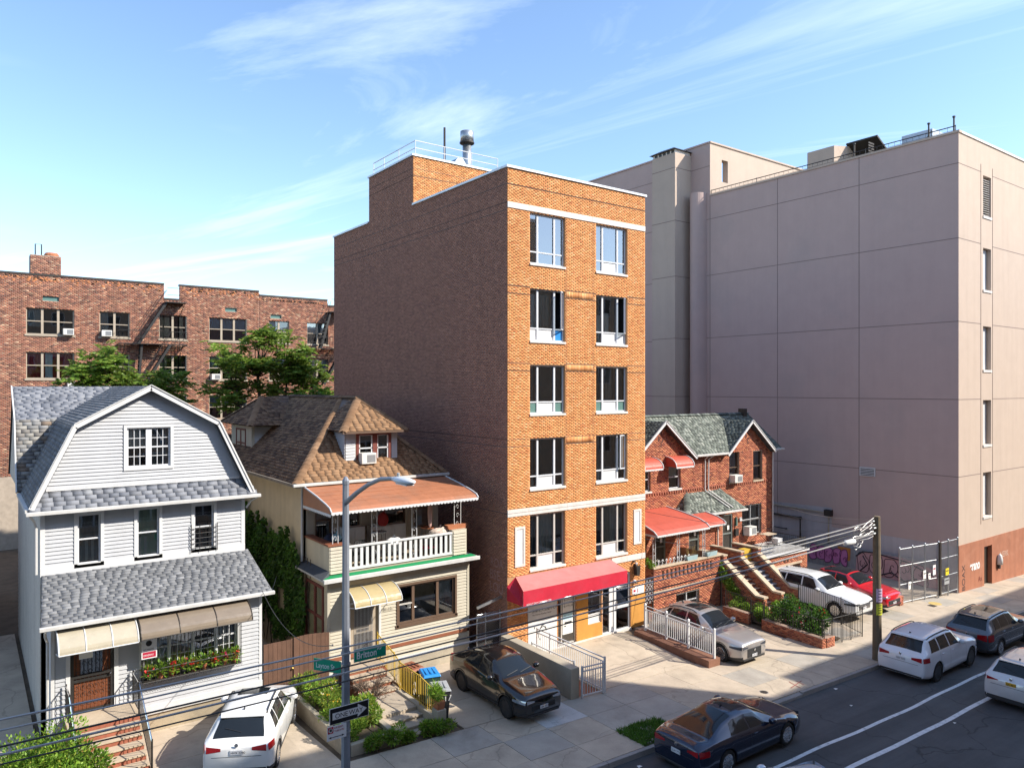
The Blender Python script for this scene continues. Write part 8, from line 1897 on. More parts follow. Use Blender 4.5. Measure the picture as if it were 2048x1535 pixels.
make_car('passing_suv', 'silver SUV with yellow plate driving in the street lane', 'car', (14.75, -12.9, road(14.75, -12.9)), 0.0, CarShape(4.60, 1.86, t_, b_, .21, .66, .95), 2.69, .93, .36, car_paint('silver_white_paint', (.60, .60, .61), .2, rough=.25), side=[(1.80, 2.58, 2.12, 2.6), (2.66, 3.45, 2.68, 3.4), (3.52, 3.95, 3.48, 3.75)], ws=(1.33, 2.05), rg_=(3.98, 4.42), tl=(.96, 1.08), plate='plate_y', plate_txt='EJK 8842')
# dark blue sedan at the kerb
top = [(-.1, .60), (0, .60), (.07, .72), (.3, .84), (.9, .93), (1.42, .98), (2.3, 1.40), (2.75, 1.445), (3.2, 1.43), (3.75, 1.30), (4.38, 1.06), (4.75, 1.05), (4.92, .98), (4.97, .92), (5.1, .92)]
belt = [(0, .62), (1.4, .93), (2.5, .96), (3.6, 1.0), (4.4, 1.02), (4.97, .90)]
make_car('parked_sedan', 'dark blue sedan parked at the kerb beside the grassy tree pit', 'car', (1.6, -9.32, road(1.6, -9.3)), 0, CarShape(4.97, 1.865, top, belt, .16, .58), 2.87, .95, .345, car_paint('blue_car_paint', (.008, .016, .042), .35, rough=.18), clad=False, rear='sedan', side=[(1.95, 2.72, 2.30, 2.75), (2.80, 3.62, 2.82, 3.45)], ws=(1.42, 2.3), rg_=(3.2, 4.38), rails=False, sunroof=(2.45, 3.0), tl=(.74, .90), hl=(.60, .72), headm='head_dark', plate_txt='JLW 7725')
t_, b_ = suv(4.75, 1.52, 1.0, 1.45, 2.2, 3.6, 1.42, .66, 1.04, 4.5, 1.06, .98)
make_car('passing_car', 'pale silver car at the lower edge of the picture in the lane', 'car', (-1.15, -12.95, road(-1.1, -12.9)), 0, CarShape(4.75, 1.84, t_, b_, .18, .59), 2.75, .95, .345, car_paint('pale_car_paint', (.55, .60, .66), .2), clad=False, side=[(1.9, 2.7, 2.25, 2.72), (2.78, 3.5, 2.8, 3.4)], ws=(1.45, 2.2), rg_=(3.6, 4.5), rails=False, plate_txt='KDN 1403')
# ------------------------------------------------------------------ plants
def leaf_cloud(name, C_, D_, length, width, cols, parent, mat=None, kind='stuff', droop=0.0, seed=1):
    """C_ base points (n,3), D_ directions (n,3)."""
    rg_ = np.random.default_rng(seed); n = len(C_); D_ = D_ / (np.linalg.norm(D_, axis=1, keepdims=True) + 1e-9)
    rnd = rg_.normal(size=(n, 3)); S_ = np.cross(D_, rnd); S_ /= (np.linalg.norm(S_, axis=1, keepdims=True) + 1e-9)
    ln = (length * rg_.uniform(.7, 1.25, n))[:, None]; wd = (width * rg_.uniform(.7, 1.25, n))[:, None]; nn = np.cross(D_, S_)
    a = C_; b = C_ + D_ * ln * .45 + S_ * wd * .5 + nn * wd * .12; c = C_ + D_ * ln - np.array([0, 0, droop]) * ln; d = C_ + D_ * ln * .45 - S_ * wd * .5 + nn * wd * .12
    V_ = np.stack([a, b, c, d], 1).reshape(-1, 3); F_ = np.arange(4 * n).reshape(-1, 4)
    return np_mesh(name, V_, F_, mat or M['leaf'], parent, np.repeat(np.minimum(cols * 1.25, .7), 4, 0), kind)
GRN = [((0.13, 0.215, 0.03), 5), ((0.17, 0.26, 0.04), 4), ((0.085, 0.15, 0.024), 4), ((0.23, 0.29, 0.05), 2), ((0.22, 0.19, 0.04), .8)]
LIME = [((0.16, 0.27, 0.03), 5), ((0.22, 0.33, 0.045), 3), ((0.10, 0.20, 0.025), 3), ((0.28, 0.30, 0.05), 1)]
IVY = [((0.045, 0.105, 0.016), 5), ((0.07, 0.15, 0.022), 4), ((0.03, 0.07, 0.012), 4), ((0.10, 0.19, 0.03), 1)]
GARD = [((0.16, 0.26, 0.035), 4), ((0.24, 0.30, 0.05), 3), ((0.10, 0.19, 0.03), 3), ((0.33, 0.28, 0.05), 1.2)]
def fronds(centers, nf, nl, fl, ll, lw, pal, seed, parent, name='foliage', up=.25):
    rg_ = np.random.default_rng(seed); C_, D_, K_ = [], [], []
    for (cx, cy, cz, r) in centers:
        tone = rg_.uniform(.75, 1.2)
        az = rg_.uniform(0, 2 * np.pi, nf); el = rg_.uniform(-.35, .75, nf) + up
        base = np.array([cx, cy, cz]) + rg_.normal(0, r * .35, (nf, 3))
        dirs = np.stack([np.cos(az) * np.cos(el), np.sin(az) * np.cos(el), np.sin(el)], 1); L_ = fl * rg_.uniform(.7, 1.2, nf)
        side = np.cross(dirs, [0, 0, 1.0]); side /= (np.linalg.norm(side, axis=1, keepdims=True) + 1e-9)
        for k in range(nl):
            f = (k + .8) / nl; p = base + dirs * (L_ * f)[:, None] - np.array([0, 0, 1.0]) * (.35 * L_ * f * f)[:, None]
            for s in (-1, 1):
                C_.append(p); D_.append(side * s * .9 + dirs * .55 + np.array([0, 0, -.25])); K_.append(pick(rg_, pal, nf, .14) * tone)
    return leaf_cloud(name, np.concatenate(C_), np.concatenate(D_), ll, lw, np.concatenate(K_), parent, seed=seed)
def tree(label, base, stems, clumps, pal, seed, nf=13, nl=8, fl=.62, ll=.24, lw=.085):
    t = thing('tree', label, 'tree', base); rg_ = random.Random(seed); b = Vector(base)
    # stems: list of (top point, radius)
    tops = []
    for k, (p, r) in enumerate(stems):
        p = Vector(p); mid = b.lerp(p, .5) + Vector((rg_.uniform(-.25, .25), rg_.uniform(-.25, .25), 0)); m = MB(); m.tube([b, b.lerp(mid, .6), mid, mid.lerp(p, .55), p], [r, r * .85, r * .7, r * .55, r * .4], 8); tr = m.build('trunk', M['bark'], t, smooth=True); tops.append((p, r))
    m = MB()
    for (cx, cy, cz, r_) in clumps:
        c = Vector((cx, cy, cz)); p, r = min(tops, key=lambda q: (q[0] - c).length + (3 if q[0].z > c.z + .5 else 0)); s0 = p if p.z < cz else b.lerp(p, max(.5, (cz - b.z - .8) / max(.1, p.z - b.z)))
        md = s0.lerp(c, .5) + Vector((rg_.uniform(-.15, .15), rg_.uniform(-.15, .15), rg_.uniform(-.1, .25))); m.tube([s0, md, c], [.05, .035, .012], 5)
    m.build('limbs', M['bark'], t, fix=False, kind='stuff')
    fronds(clumps, nf, nl, fl, ll, lw, pal, seed, t, 'crown')
    return t
rr = random.Random(11)
def cl(cx, cy, cz, rx, ry, rz, n, seed, shell=.55):
    r_ = random.Random(seed); out = []
    while len(out) < n:
        x, y, z = r_.uniform(-1, 1), r_.uniform(-1, 1), r_.uniform(-1, 1); d = math.sqrt(x * x + y * y + z * z)
        if shell < d < 1: out.append((cx + x * rx, cy + y * ry, cz + z * rz, .4))
    return out
tree('dense green tree with feathery leaves between white house roof and old apartment building', (-10.0, 20, .3), [((-10.6, 20, 10.6), .16), ((-9.3, 20.4, 10.2), .13), ((-11.6, 19.6, 10.0), .11)],
     cl(-10.3, 20, 10.9, 3.0, 1.8, 1.2, 30, 1, .2) + cl(-11.0, 19.8, 11.8, 1.6, 1.2, .9, 14, 2, .1) + cl(-8.4, 20.2, 10.6, 1.7, 1.4, 1.0, 12, 3, .1) + cl(-12.3, 19.8, 11.0, 1.0, 1.0, .6, 6, 7, .1), GRN, 61, nf=15)
def back(L_, f=1.115): return [(-17.06 + (a + 17.06) * f, -23.45 + (b + 23.45) * f, 10.7 + (c - 10.7) * f, r_ * f) for a, b, c, r_ in L_]
tree('tall spreading green tree with feathery leaves behind the cream house roof', (-1.4, 25, .3), [((-1.8, 25, 11.4), .21), ((.2, 25.3, 11.0), .17), ((-3.2, 24.8, 10.6), .15), ((1.3, 25, 10.4), .12)],
     back(cl(-4.3, 20, 12.4, 1.7, 1.4, 1.0, 18, 4, .2) + cl(-2.6, 20, 13.4, 1.2, 1.1, .9, 10, 5, .1) + cl(-2.0, 20, 12.2, 2.0, 1.6, 1.1, 18, 6, .2) + cl(-.5, 20, 11.5, 1.5, 1.3, .9, 14, 8, .1) + cl(-5.4, 20, 10.3, 1.0, 1.0, .9, 7, 9, .1) + cl(.5, 20, 9.9, .9, .8, .6, 6, 10, .1) + cl(-3.6, 20, 10.6, 1.6, 1.2, .7, 8, 12, .1) + cl(-1.2, 20, 10.6, 1.5, 1.2, .6, 8, 13, .1)), GRN, 62, nf=16, fl=.7, ll=.27, lw=.095)
tree('small leafy tree tip in the gap beside the rear of the orange building', (1.6, 22, .3), [((1.2, 22, 9.3), .1), ((.5, 21.8, 9.0), .08)], cl(.9, 22, 9.9, 1.1, 1.0, .8, 12, 14, .1), LIME, 63)
tree('dark leafy tree between the two wooden houses', (-7.6, 16.8, .2), [((-7.6, 16.8, 7.0), .1), ((-8.2, 16.6, 6.5), .08)], cl(-7.9, 16.8, 7.6, 1.0, .9, 1.5, 22, 15, .1), IVY, 64)
# ivy on the side wall of the cream house
iv = thing('ivy', 'dense dark green ivy covering the side wall of the cream house', 'ivy', (-7.05, 6, .3))
poly = [(12.0, 6.3), (10.4, 5.75), (8.3, 5.15), (7.2, 5.3), (5.8, 5.0), (4.6, 5.25), (3.5, 4.95), (2.7, 3.9), (2.6, 2.6), (2.9, 1.3), (3.4, 1.0), (4.2, 1.3), (5.2, .9), (6.7, 1.6), (9.7, 1.2), (12.0, 1.4)]
def inside(x, y, P):
    c = False; j = len(P) - 1
    for i in range(len(P)):
        if (P[i][1] > y) != (P[j][1] > y) and x < (P[j][0] - P[i][0]) * (y - P[i][1]) / (P[j][1] - P[i][1]) + P[i][0]: c = not c
        j = i
    return c
rg_ = np.random.default_rng(5); pts = []
while len(pts) < 9500:
    v_, z_ = rg_.uniform(2.4, 12), rg_.uniform(.8, 6.4)
    ragged = .25 * math.sin(v_ * 7) + .15 * math.sin(z_ * 9 + v_ * 3)
    if inside(v_ + ragged * .5, z_ + ragged, poly) and not (4.6 < v_ < 5.6 and 2.1 < z_ < 3.0): pts.append((v_, z_))
pts = np.array(pts); bulge = .10 + .12 * (np.sin(pts[:, 0] * 2.1) * np.cos(pts[:, 1] * 2.6) + 1) * rg_.uniform(.3, 1, len(pts))
C_ = np.stack([-6.99 - bulge, pts[:, 0], pts[:, 1]], 1); D_ = np.stack([-np.abs(rg_.normal(.45, .3, len(pts))), rg_.normal(0, .5, len(pts)), rg_.normal(-.75, .35, len(pts))], 1)
leaf_cloud('ivy_leaves', C_, D_, .15, .13, pick(rg_, IVY, len(pts), .2) * (1 + .25 * np.sin(pts[:, :1] * 3 + pts[:, 1:] * 2)), iv, seed=6)
m = MB()
for k in range(26):
    v0_ = rg_.uniform(2.9, 11); x = v0_; q = [(-7.0, x, .3)]
    for z in np.arange(.9, 4.8, .6): x += rg_.uniform(-.25, .25); q.append((-7.01, x, z))
    m.tube(q, .014, 4)
m.build('stems', M['bark'], iv, fix=False, kind='stuff')
def bush(name, label, c, r, n, pal, seed, ll=.11, lw=.06, cat='shrub', flower=None, nflow=0, group=None, stems=8):
    """rounded uneven shrub: stems plus leaves spread through several clumps."""
    t = thing(name, label, cat, (c[0], c[1], c[2]), group=group); rg_ = np.random.default_rng(seed); k = max(4, int(n / 220))
    cen = rg_.normal(0, .42, (k, 3)) * np.array(r) + np.array([c[0], c[1], c[2] + r[2] * 1.05]); cen[:, 2] = np.maximum(cen[:, 2], c[2] + r[2] * .3)
    idx = rg_.integers(0, k, n); d = rg_.normal(size=(n, 3)); d /= np.linalg.norm(d, axis=1, keepdims=True); rad = rg_.uniform(.35, 1, (n, 1)) ** .5
    P_ = cen[idx] + d * rad * np.array(r) * .55; P_[:, 2] = np.maximum(P_[:, 2], c[2] + .03)
    tone = rg_.uniform(.75, 1.2, k)[idx][:, None]
    leaf_cloud('leaves', P_, d + np.array([0, 0, .35]) + rg_.normal(0, .35, (n, 3)), ll, lw, pick(rg_, pal, n, .16) * tone, t, seed=seed)
    m = MB()
    for q in cen[:stems]: m.tube([(c[0], c[1], c[2] - .03), tuple((np.array(c) + q) / 2 + rg_.normal(0, .05, 3)), tuple(q)], [.025, .016, .006], 5)
    m.build('stems', M['bark'], t, fix=False, kind='stuff')
    if flower is not None:
        top_ = P_[rg_.choice(n, nflow)] + np.array([0, -.04, .03]); m = []
        for j in range(5): m.append(top_)
        C2 = np.concatenate(m); D2 = rg_.normal(size=C2.shape); leaf_cloud('petals', C2, D2, .07, .06, pick(rg_, flower, len(C2), .1), t, mat=M['petal'], seed=seed + 1)
    return t
PINK = [((.55, .03, .12), 3), ((.6, .02, .04), 3), ((.5, .08, .2), 1)]; REDF = [((.5, .02, .02), 3), ((.55, .06, .03), 1)]
bush('garden_shrub', 'bushy bright green shrub at the lower left corner beside the stoop', (-15.6, -1.7, gz(-15.6, -1.7)), (1.15, .9, .85), 9000, LIME, 71, .10, .05)
bush('garden_shrub', 'second bright green shrub crowding the left side of the stoop', (-14.75, -2.3, gz(-14.7, -2.3)), (.8, .7, .6), 4500, LIME, 72, .10, .05)
for i, (pt, p) in enumerate(pots):
    rg_ = np.random.default_rng(80 + i); n = 150; d = rg_.normal(size=(n, 3)); d /= np.linalg.norm(d, axis=1, keepdims=True); P_ = np.array(p) + d * rg_.uniform(.02, .2, (n, 1)) + np.array([0, 0, .06])
    leaf_cloud('leaves', P_, d + np.array([0, 0, .4]), .11, .08, pick(rg_, LIME, n, .2), pt, seed=80 + i)
    if i % 4 != 1:
        Q = np.repeat(P_[rg_.choice(n, 7)] + np.array([0, -.08, .06]), 6, 0); leaf_cloud('petals', Q, rg_.normal(size=Q.shape), .07, .06, pick(rg_, PINK if i % 2 else REDF, len(Q), .1), pt, mat=M['petal'], seed=90 + i)
gl_ = [(-8.0, .3, .5, .42, 'leafy plants at the back of the garden bed beside the plank gate'), (-7.8, -.5, .45, .4, 'green plant clump in the garden bed below the cream house corner'), (-7.75, -1.3, .5, .45, 'yellow green plant clump in the middle of the garden bed'), (-7.9, -2.1, .5, .45, 'dense green plant clump behind the one way sign'), (-7.6, -2.9, .5, .42, 'bright plant clump near the front wall of the garden bed'), (-7.15, -2.7, .38, .35, 'small yellow green plant clump beside the lower steps'), (-7.05, -2.05, .38, .3, 'low green plant beside the concrete landing'), (-8.05, -3.2, .35, .3, 'low green plant in the front left corner of the garden bed')]
for i, (a, b, r_, h_, lab) in enumerate(gl_): bush('garden_plant', lab, (a, b, gz(a, b) + .28), (r_, r_ * .9, h_), 1700, GARD if i % 2 == 0 else LIME, 100 + i, .10, .035, cat='plant', group='garden bed plants', flower=[((.5, .3, .03), 2), ((.5, .45, .4), 1)] if i in (2, 5) else None, nflow=14)
for i, (a, b, r_, lab) in enumerate(((-7.5, -3.98, .32, 'lime green weeds along the front of the garden wall'), (-7.0, -4.0, .3, 'broad leaved weeds at the foot of the garden wall by the steps'), (-6.55, -3.95, .2, 'small weeds below the lowest garden step'), (-5.75, -3.85, .25, 'weeds beside the concrete pier of the garden steps'), (-5.35, -4.05, .28, 'green weeds in front of the concrete pier'), (-5.75, -1.5, .2, 'small weeds under the yellow railing'), (.45, -8.2, .12, 'small weed tuft at the kerb near the tree pit'))):
    bush('weeds', lab, (a, b, gz(a, b)), (r_ * 1.2, r_ * .7, r_ * .8), 650, LIME, 120 + i, .13, .035, cat='weeds', group='weeds along the sidewalk', stems=3)
bush('potted_plant', 'green spiky plant in a terracotta pot on the concrete pier', (-5.34, -3.75, 1.08), (.22, .22, .22), 420, LIME, 131, .2, .03, cat='plant'); t = thing('flower_pot', 'square terracotta pot on the concrete pier of the garden steps', 'flower pot', (-5.34, -3.78, .86)); MB().hexa([(-5.45, -3.9, .86), (-5.23, -3.9, .86), (-5.23, -3.66, .86), (-5.45, -3.66, .86), (-5.48, -3.93, 1.1), (-5.2, -3.93, 1.1), (-5.2, -3.63, 1.1), (-5.48, -3.63, 1.1)]).build('pot', M['terracotta'], t, bevel=.01)
# bare twiggy shrub by the steps
tw = thing('bare_shrub', 'leafless twiggy shrub leaning over the red edged steps', 'shrub', (-6.8, -1.75, .45)); m = MB(); r2 = random.Random(8)
def twig(p, d, L_, r_, dep):
    q = p + d * L_; mid = p.lerp(q, .5) + Vector((r2.uniform(-.05, .05), r2.uniform(-.05, .05), r2.uniform(-.03, .05))) * L_ * 2; m.tube([p, mid, q], [r_, r_ * .8, r_ * .55], 4, cap=False)
    if dep:
        for k in range(4 if dep > 1 else 3):
            nd = (d + Vector((r2.gauss(0, .55), r2.gauss(0, .55), r2.gauss(.05, .4)))).normalized(); twig(p.lerp(q, r2.uniform(.45, 1)), nd, L_ * r2.uniform(.5, .8), r_ * .55, dep - 1)
for k in range(6): a = k * 1.05 + r2.uniform(-.3, .3); twig(Vector((-6.8, -1.75, .5)), Vector((.45 * math.cos(a) + .25, .45 * math.sin(a), .9)).normalized(), .55, .03, 4)
m.build('twigs', pm('grey_twig', (.13, .085, .06), .9, .2, 8), tw, fix=False, kind='stuff')
# plants in front of the twin house
for i, (a, b, z, r_, n, lab, fl) in enumerate(((13.7, -3.6, .1, (.65, .6, .62), 3600, 'rose bush with glossy leaves in the middle of the fenced yard', PINK), (13.35, -4.9, .05, (.5, .5, .55), 2600, 'red flowered bush in the front corner of the fenced yard', REDF), (13.3, -2.2, 0, (.35, .35, .3), 1300, 'bright green low plant beside the small iron gate', None), (13.45, -.9, 0, (.45, .4, .4), 1800, 'leafy plant behind the brick planter nearest the silver car', None), (13.75, -1.9, .1, (.3, .3, .3), 900, 'potted leafy plant near the foot of the brick stairs', None), (14.6, -2.2, .1, (.4, .4, .45), 1500, 'pale green shrub at the foot of the twin stairs', None))):
    bush('yard_plant', lab, (a, b, gz(a, b) + z), r_, n, IVY if i in (0, 1) else LIME, 140 + i, .11, .06, cat='plant', flower=fl, nflow=16, group='plants in the fenced yard')
cp = thing('climbing_plant', 'green climbing plant trailing down the left stair wall', 'plant', (14.05, 0, -.4)); rg_ = np.random.default_rng(33); n = 2300; tt = rg_.uniform(0, 1, n); C_ = np.stack([14.02 - np.abs(rg_.normal(.06, .06, n)), 1.0 - 1.45 * tt + rg_.normal(0, .13, n), 1.75 - 1.55 * tt + rg_.normal(0, .14, n)], 1); D_ = rg_.normal(0, .5, (n, 3)) + np.array([-.5, -.2, -.5])
leaf_cloud('leaves', C_, D_, .12, .06, pick(rg_, LIME, n, .2), cp, seed=34); MB().tube([(13.97, 1.1, 1.7), (13.95, .4, 1.1), (13.97, -.3, .4), (13.97, -.5, -.4)], .02, 5).build('stem', M['bark'], cp)
rg_ = np.random.default_rng(35); n = 160; leaf_cloud('flowers', np.array([9.9, 1.5, 2.05]) + rg_.normal(0, .16, (n, 3)), rg_.normal(size=(n, 3)), .12, .06, pick(rg_, [((.55, .52, .45), 1), ((.1, .17, .03), 1)], n, .1), porch_pot, seed=36)
bush('porch_plant', 'pot plant with pale leaves at the left end of the brick porch', (8.95, .95, 2.2), (.2, .2, .2), 300, LIME, 150, .12, .05, cat='plant')
# grass in the tree pit
rg_ = np.random.default_rng(40); n = 5200; P_ = np.stack([rg_.uniform(-.78, .98, n), rg_.uniform(-8.05, -6.82, n), np.zeros(n)], 1); keep = (np.sin(P_[:, 0] * 5.1 + 1) * np.cos(P_[:, 1] * 4.7) + rg_.normal(0, .5, n)) > -.5; P_ = P_[keep]; P_[:, 2] = [gz(a, b) - .02 for a, b in P_[:, :2]]
D_ = rg_.normal(0, .55, (len(P_), 3)); D_[:, 2] = np.abs(D_[:, 2]) + .5
g = leaf_cloud('tree_pit_grass', P_, D_, .17, .022, pick(rg_, [((.06, .14, .02), 4), ((.10, .20, .03), 3), ((.04, .09, .015), 2)], len(P_), .2), None, seed=41); tag(g, 'rough green grass growing in the sidewalk tree pit', 'grass', kind='stuff')
n = 220; P_ = np.stack([rg_.uniform(-.7, .9, n), rg_.uniform(-8.0, -6.9, n), np.zeros(n)], 1); P_[:, 2] = [gz(a, b) + .03 for a, b in P_[:, :2]]
g = leaf_cloud('litter_scraps', P_, rg_.normal(0, 1, (n, 3)) * np.array([1, 1, .25]), .09, .06, pick(rg_, [((.5, .46, .42), 2), ((.35, .3, .26), 2), ((.6, .58, .56), 1)], n, .15), None, seed=42); tag(g, 'pale litter scraps lying among the tree pit grass', 'litter', kind='stuff')
# ------------------------------------------------------------------ street furniture
zl = gz(-9.95, -7.3)
lp = thing('street_lamp', 'tall grey metal street lamp post with curved arm and flat lamp head', 'street lamp', (-9.95, -7.3, zl))
MB().lathe((-9.95, -7.3, zl), (0, 0, 1), [(.13, 0), (.12, .5), (.095, 4.2), (.078, 8.1), (.085, 8.12), (.085, 8.2), (.04, 8.28), (0.001, 8.3)], 8).build('post', M['lamp_metal'], lp)
MB().lathe((-9.95, -7.3, zl), (0, 0, 1), [(.26, 0), (.26, .05), (.2, .12), (.18, .75), (.14, .85)], 8).build('base', M['lamp_metal'], lp)
m = MB(); pts = [(-9.95, -7.34, 8.05), (-9.95, -7.9, 8.33), (-9.95, -8.5, 8.58), (-9.95, -9.1, 8.76), (-9.95, -9.5, 8.81), (-9.95, -9.75, 8.82)]; m.tube(pts, [.06, .055, .05, .045, .04, .04], 8); m.build('arm', M['lamp_metal'], lp, smooth=True)
m = MB(); m.lathe((-9.95, -9.7, 8.83), (0, -1, 0), [(.03, 0), (.09, .06), (.13, .25), (.14, .5), (.10, .75), (.02, .85)], 12); m.v = [(x, y, 8.83 + (z - 8.83) * .55) for x, y, z in m.v]; hd = m.build('lamp_head', pm('lamp_head_grey', (.55, .58, .62), .4, .06), lp, smooth=True)
MB().box(-10.04, -9.86, -10.4, -9.95, 8.755, 8.775).build('lens', M['frame_white'], hd); MB().lathe((-9.95, -9.9, 8.9), (0, 0, 1), [(.035, 0), (.035, .06), (0.001, .075)], 8).build('photocell', M['gray_box'], hd)
for z in (4.3, 4.55, 3.2, 2.75): MB().lathe((-9.95, -7.3, z), (0, 0, 1), [(.115, -.02), (.115, .02)], 10).build('sign_band', M['galv'], lp)
fq = front(-7.42)
sg = thing('street_name_sign', 'green street name sign reading Britton Av on the lamp post', 'sign', (-9.4, -7.42, 4.4)); MB().fbox(fq, -9.80, -8.98, 4.32, 4.62, -.012, 0.0).build('plate', M['sign_white'], sg); MB().fbox(fq, -9.79, -8.99, 4.33, 4.61, .0002, .003).build('green_face', M['sign_green'], sg)
text_mesh('lettering', 'Britton', fq, -9.74, 4.39, .225, M['sign_white'], sg, c=.005, squash=.80, bold=.004); text_mesh('lettering', 'Av', fq, -9.22, 4.50, .11, M['sign_white'], sg, c=.005)
fz = Fr((-10.05, -7.3, 0), (0, -1, 0)); fz2 = leftf(-10.07)
sg = thing('street_name_sign', 'green street name sign seen edge on at the left of the lamp post', 'sign', (-10.07, -7.0, 4.2)); f3 = Fr((-10.02, -7.2, 0), (-.55, .83, 0)); f3 = Fr(f3.p(.75, 0, 0), (.55, -.83, 0)); MB().fbox(f3, 0, .75, 4.05, 4.33, -.006, .006).build('plate', M['sign_green'], sg); text_mesh('lettering', 'Layton St', f3, .06, 4.12, .17, M['sign_white'], sg, c=.008, squash=.8)
sg = thing('one_way_sign', 'black and white ONE WAY arrow sign pointing right on the lamp post', 'sign', (-9.9, -7.43, 3.1)); f4 = front(-7.43); MB().fbox(f4, -10.40, -9.43, 3.02, 3.40, -.012, 0).build('plate', M['sign_white'], sg, bevel=.004); MB().fbox(f4, -10.385, -9.445, 3.035, 3.385, .0004, .003).build('black_face', M['sign_black'], sg)
MB().poly([f4.p(a, b, .005) for a, b in ((-10.33, 3.13), (-9.71, 3.13), (-9.71, 3.06), (-9.48, 3.21), (-9.71, 3.36), (-9.71, 3.29), (-10.33, 3.29))]).build('arrow', M['sign_white'], sg, fix=False); text_mesh('lettering', 'ONE', f4, -10.27, 3.155, .15, M['ink'], sg, c=.007); text_mesh('lettering', 'WAY', f4, -9.93, 3.155, .15, M['ink'], sg, c=.007)
sg = thing('parking_sign', 'small white parking rule sign with double arrow under the one way sign', 'sign', (-10.2, -7.44, 2.7)); f5 = front(-7.435); MB().fbox(f5, -10.46, -9.99, 2.68, 3.0, -.012, -.002).build('plate', M['sign_white'], sg, bevel=.003); MB().fbox(f5, -10.44, -10.31, 2.84, 2.985, -.0018, .001).build('red_panel', M['sign_red'], sg); MB().lathe(f5.p(-10.375, 2.91, .001), f5.n, [(.05, 0), (.05, .002), (.035, .002), (.035, 0)], 14).build('symbol', M['sign_white'], sg); text_mesh('lettering', '8-9:30AM', f5, -10.29, 2.93, .055, M['sign_red'], sg, c=.001); text_mesh('lettering', 'TUES & FRI', f5, -10.29, 2.86, .05, M['sign_red'], sg, c=.001)
MB().poly([f5.p(a, b, .001) for a, b in ((-10.42, 2.745), (-10.36, 2.77), (-10.36, 2.753), (-10.1, 2.753), (-10.1, 2.77), (-10.04, 2.745), (-10.1, 2.72), (-10.1, 2.737), (-10.36, 2.737), (-10.36, 2.72))]).build('double_arrow', M['ink'], sg, fix=False)
# utility pole
zp = gz(13.1, -7.83); up = thing('utility_pole', 'short weathered wooden utility pole at the kerb', 'utility pole', (13.1, -7.83, zp)); m = MB(); m.lathe((13.1, -7.83, zp - .1), (0, 0, 1), [(.19, 0), (.175, 1.5), (.155, 4), (.14, 5.98), (.12, 6.0)], 14); m.v = [(x + .012 * (z - zp) * -1 * .6, y, z) for x, y, z in m.v]; m.build('pole', M['wood_pole'], up, smooth=False)
for z, lab, w_, h_, mt in ((1.95, 'white and purple paper flyer stapled to the utility pole', .36, .55, pm('purple_print_paper', (.48, .36, .50), .7, .35, 22)), (1.42, 'yellow green paper flyer stapled to the utility pole', .34, .45, pm('lime_print_paper', (.50, .52, .04), .7, .3, 22))):
    t = thing('paper_flyer', lab, 'flyer', (13.0, -8.0, z)); n = 8; m = MB()
    for i in range(n):
        a0, a1 = [R(-135 + 95 * q / n - 47 + 20) for q in (i, i + 1)]; p = lambda a, zz: (13.09 + .19 * math.cos(a), -7.83 + .19 * math.sin(a), zz); m.quad(p(a0, z), p(a1, z), p(a1, z + h_), p(a0, z + h_))
    m.build('sheet', mt, t, fix=False)
    m = MB()
    for k in range(4):
        for i in range(2, n - 2):
            a0, a1 = [R(-135 + 95 * q / n - 47 + 20) for q in (i, i + 1)]; p = lambda a, zz: (13.09 + .192 * math.cos(a), -7.83 + .192 * math.sin(a), zz); zz = z + .08 + k * h_ * .22; m.quad(p(a0, zz), p(a1, zz), p(a1, zz + .035), p(a0, zz + .035))
    m.build('print', M['ink'], t, kind='stuff')
def cable(label, p, q, sag, r, mat, name='cable', n=24):
    t = thing(name, label, 'cable', p); p, q = Vector(p), Vector(q); pts = []
    for i in range(n + 1): f = i / n; x = p.lerp(q, f); x.z -= sag * 4 * f * (1 - f); pts.append(x)
    MB().tube(pts, r, 5).build('wire', mat, t, fix=False); MB().tube([pts[0], pts[0].lerp(pts[1], .15)], r * 2.2, 6).build('clamp', M['galv'], t)
    return t
CG = pm('silver_sheath', (.42, .41, .40), .4, .15, 2, metal=.3)
for i, (z0, z1, sag, r_, mt, y, lab) in enumerate(((5.25, 5.5, .22, .022, CG, -7.8, 'topmost silver cable running along the street'), (5.1, 5.18, .18, .018, CG, -7.82, 'second silver cable along the street below the topmost'), (4.98, 5.05, .25, .02, M['cable'], -7.85, 'black cable along the street under the silver pair'), (4.85, 4.92, .35, .016, M['cable'], -7.78, 'thin black cable hanging below the other street cables'), (4.75, 4.78, .2, .024, CG, -7.83, 'lowest thick silver cable along the street'))): cable(lab, (13.05, y, z0), (-34, y - .1, z1), sag * 2.2, r_, mt)
cable('black service wire from the pole to the brick twin house', (13.0, -7.8, 5.0), (16.5, 3.2, 5.2), .5, .012, M['cable']); cable('black service wire from the pole to the orange building', (13.0, -7.8, 4.9), (7.6, -.02, 3.9), .55, .012, M['cable']); cable('second service wire from pole to the red porch awning', (13.0, -7.8, 4.8), (9.0, 3.2, 4.9), .4, .010, M['cable']); cable('thin wire from the street cables to the white house eave', (-10.5, -7.85, 5.0), (-9.3, .9, 4.2), .6, .009, M['cable']); cable('pale wire pair between the white house porch and the passage', (-9.2, .7, 4.0), (-7.0, 6.0, 3.4), .3, .012, CG)
cable('thin guy wire from the pole to the roof of the stucco wall', (13.0, -7.8, 5.3), (28.4, 8.5, 3.2), .5, .010, M['cable_grey'])
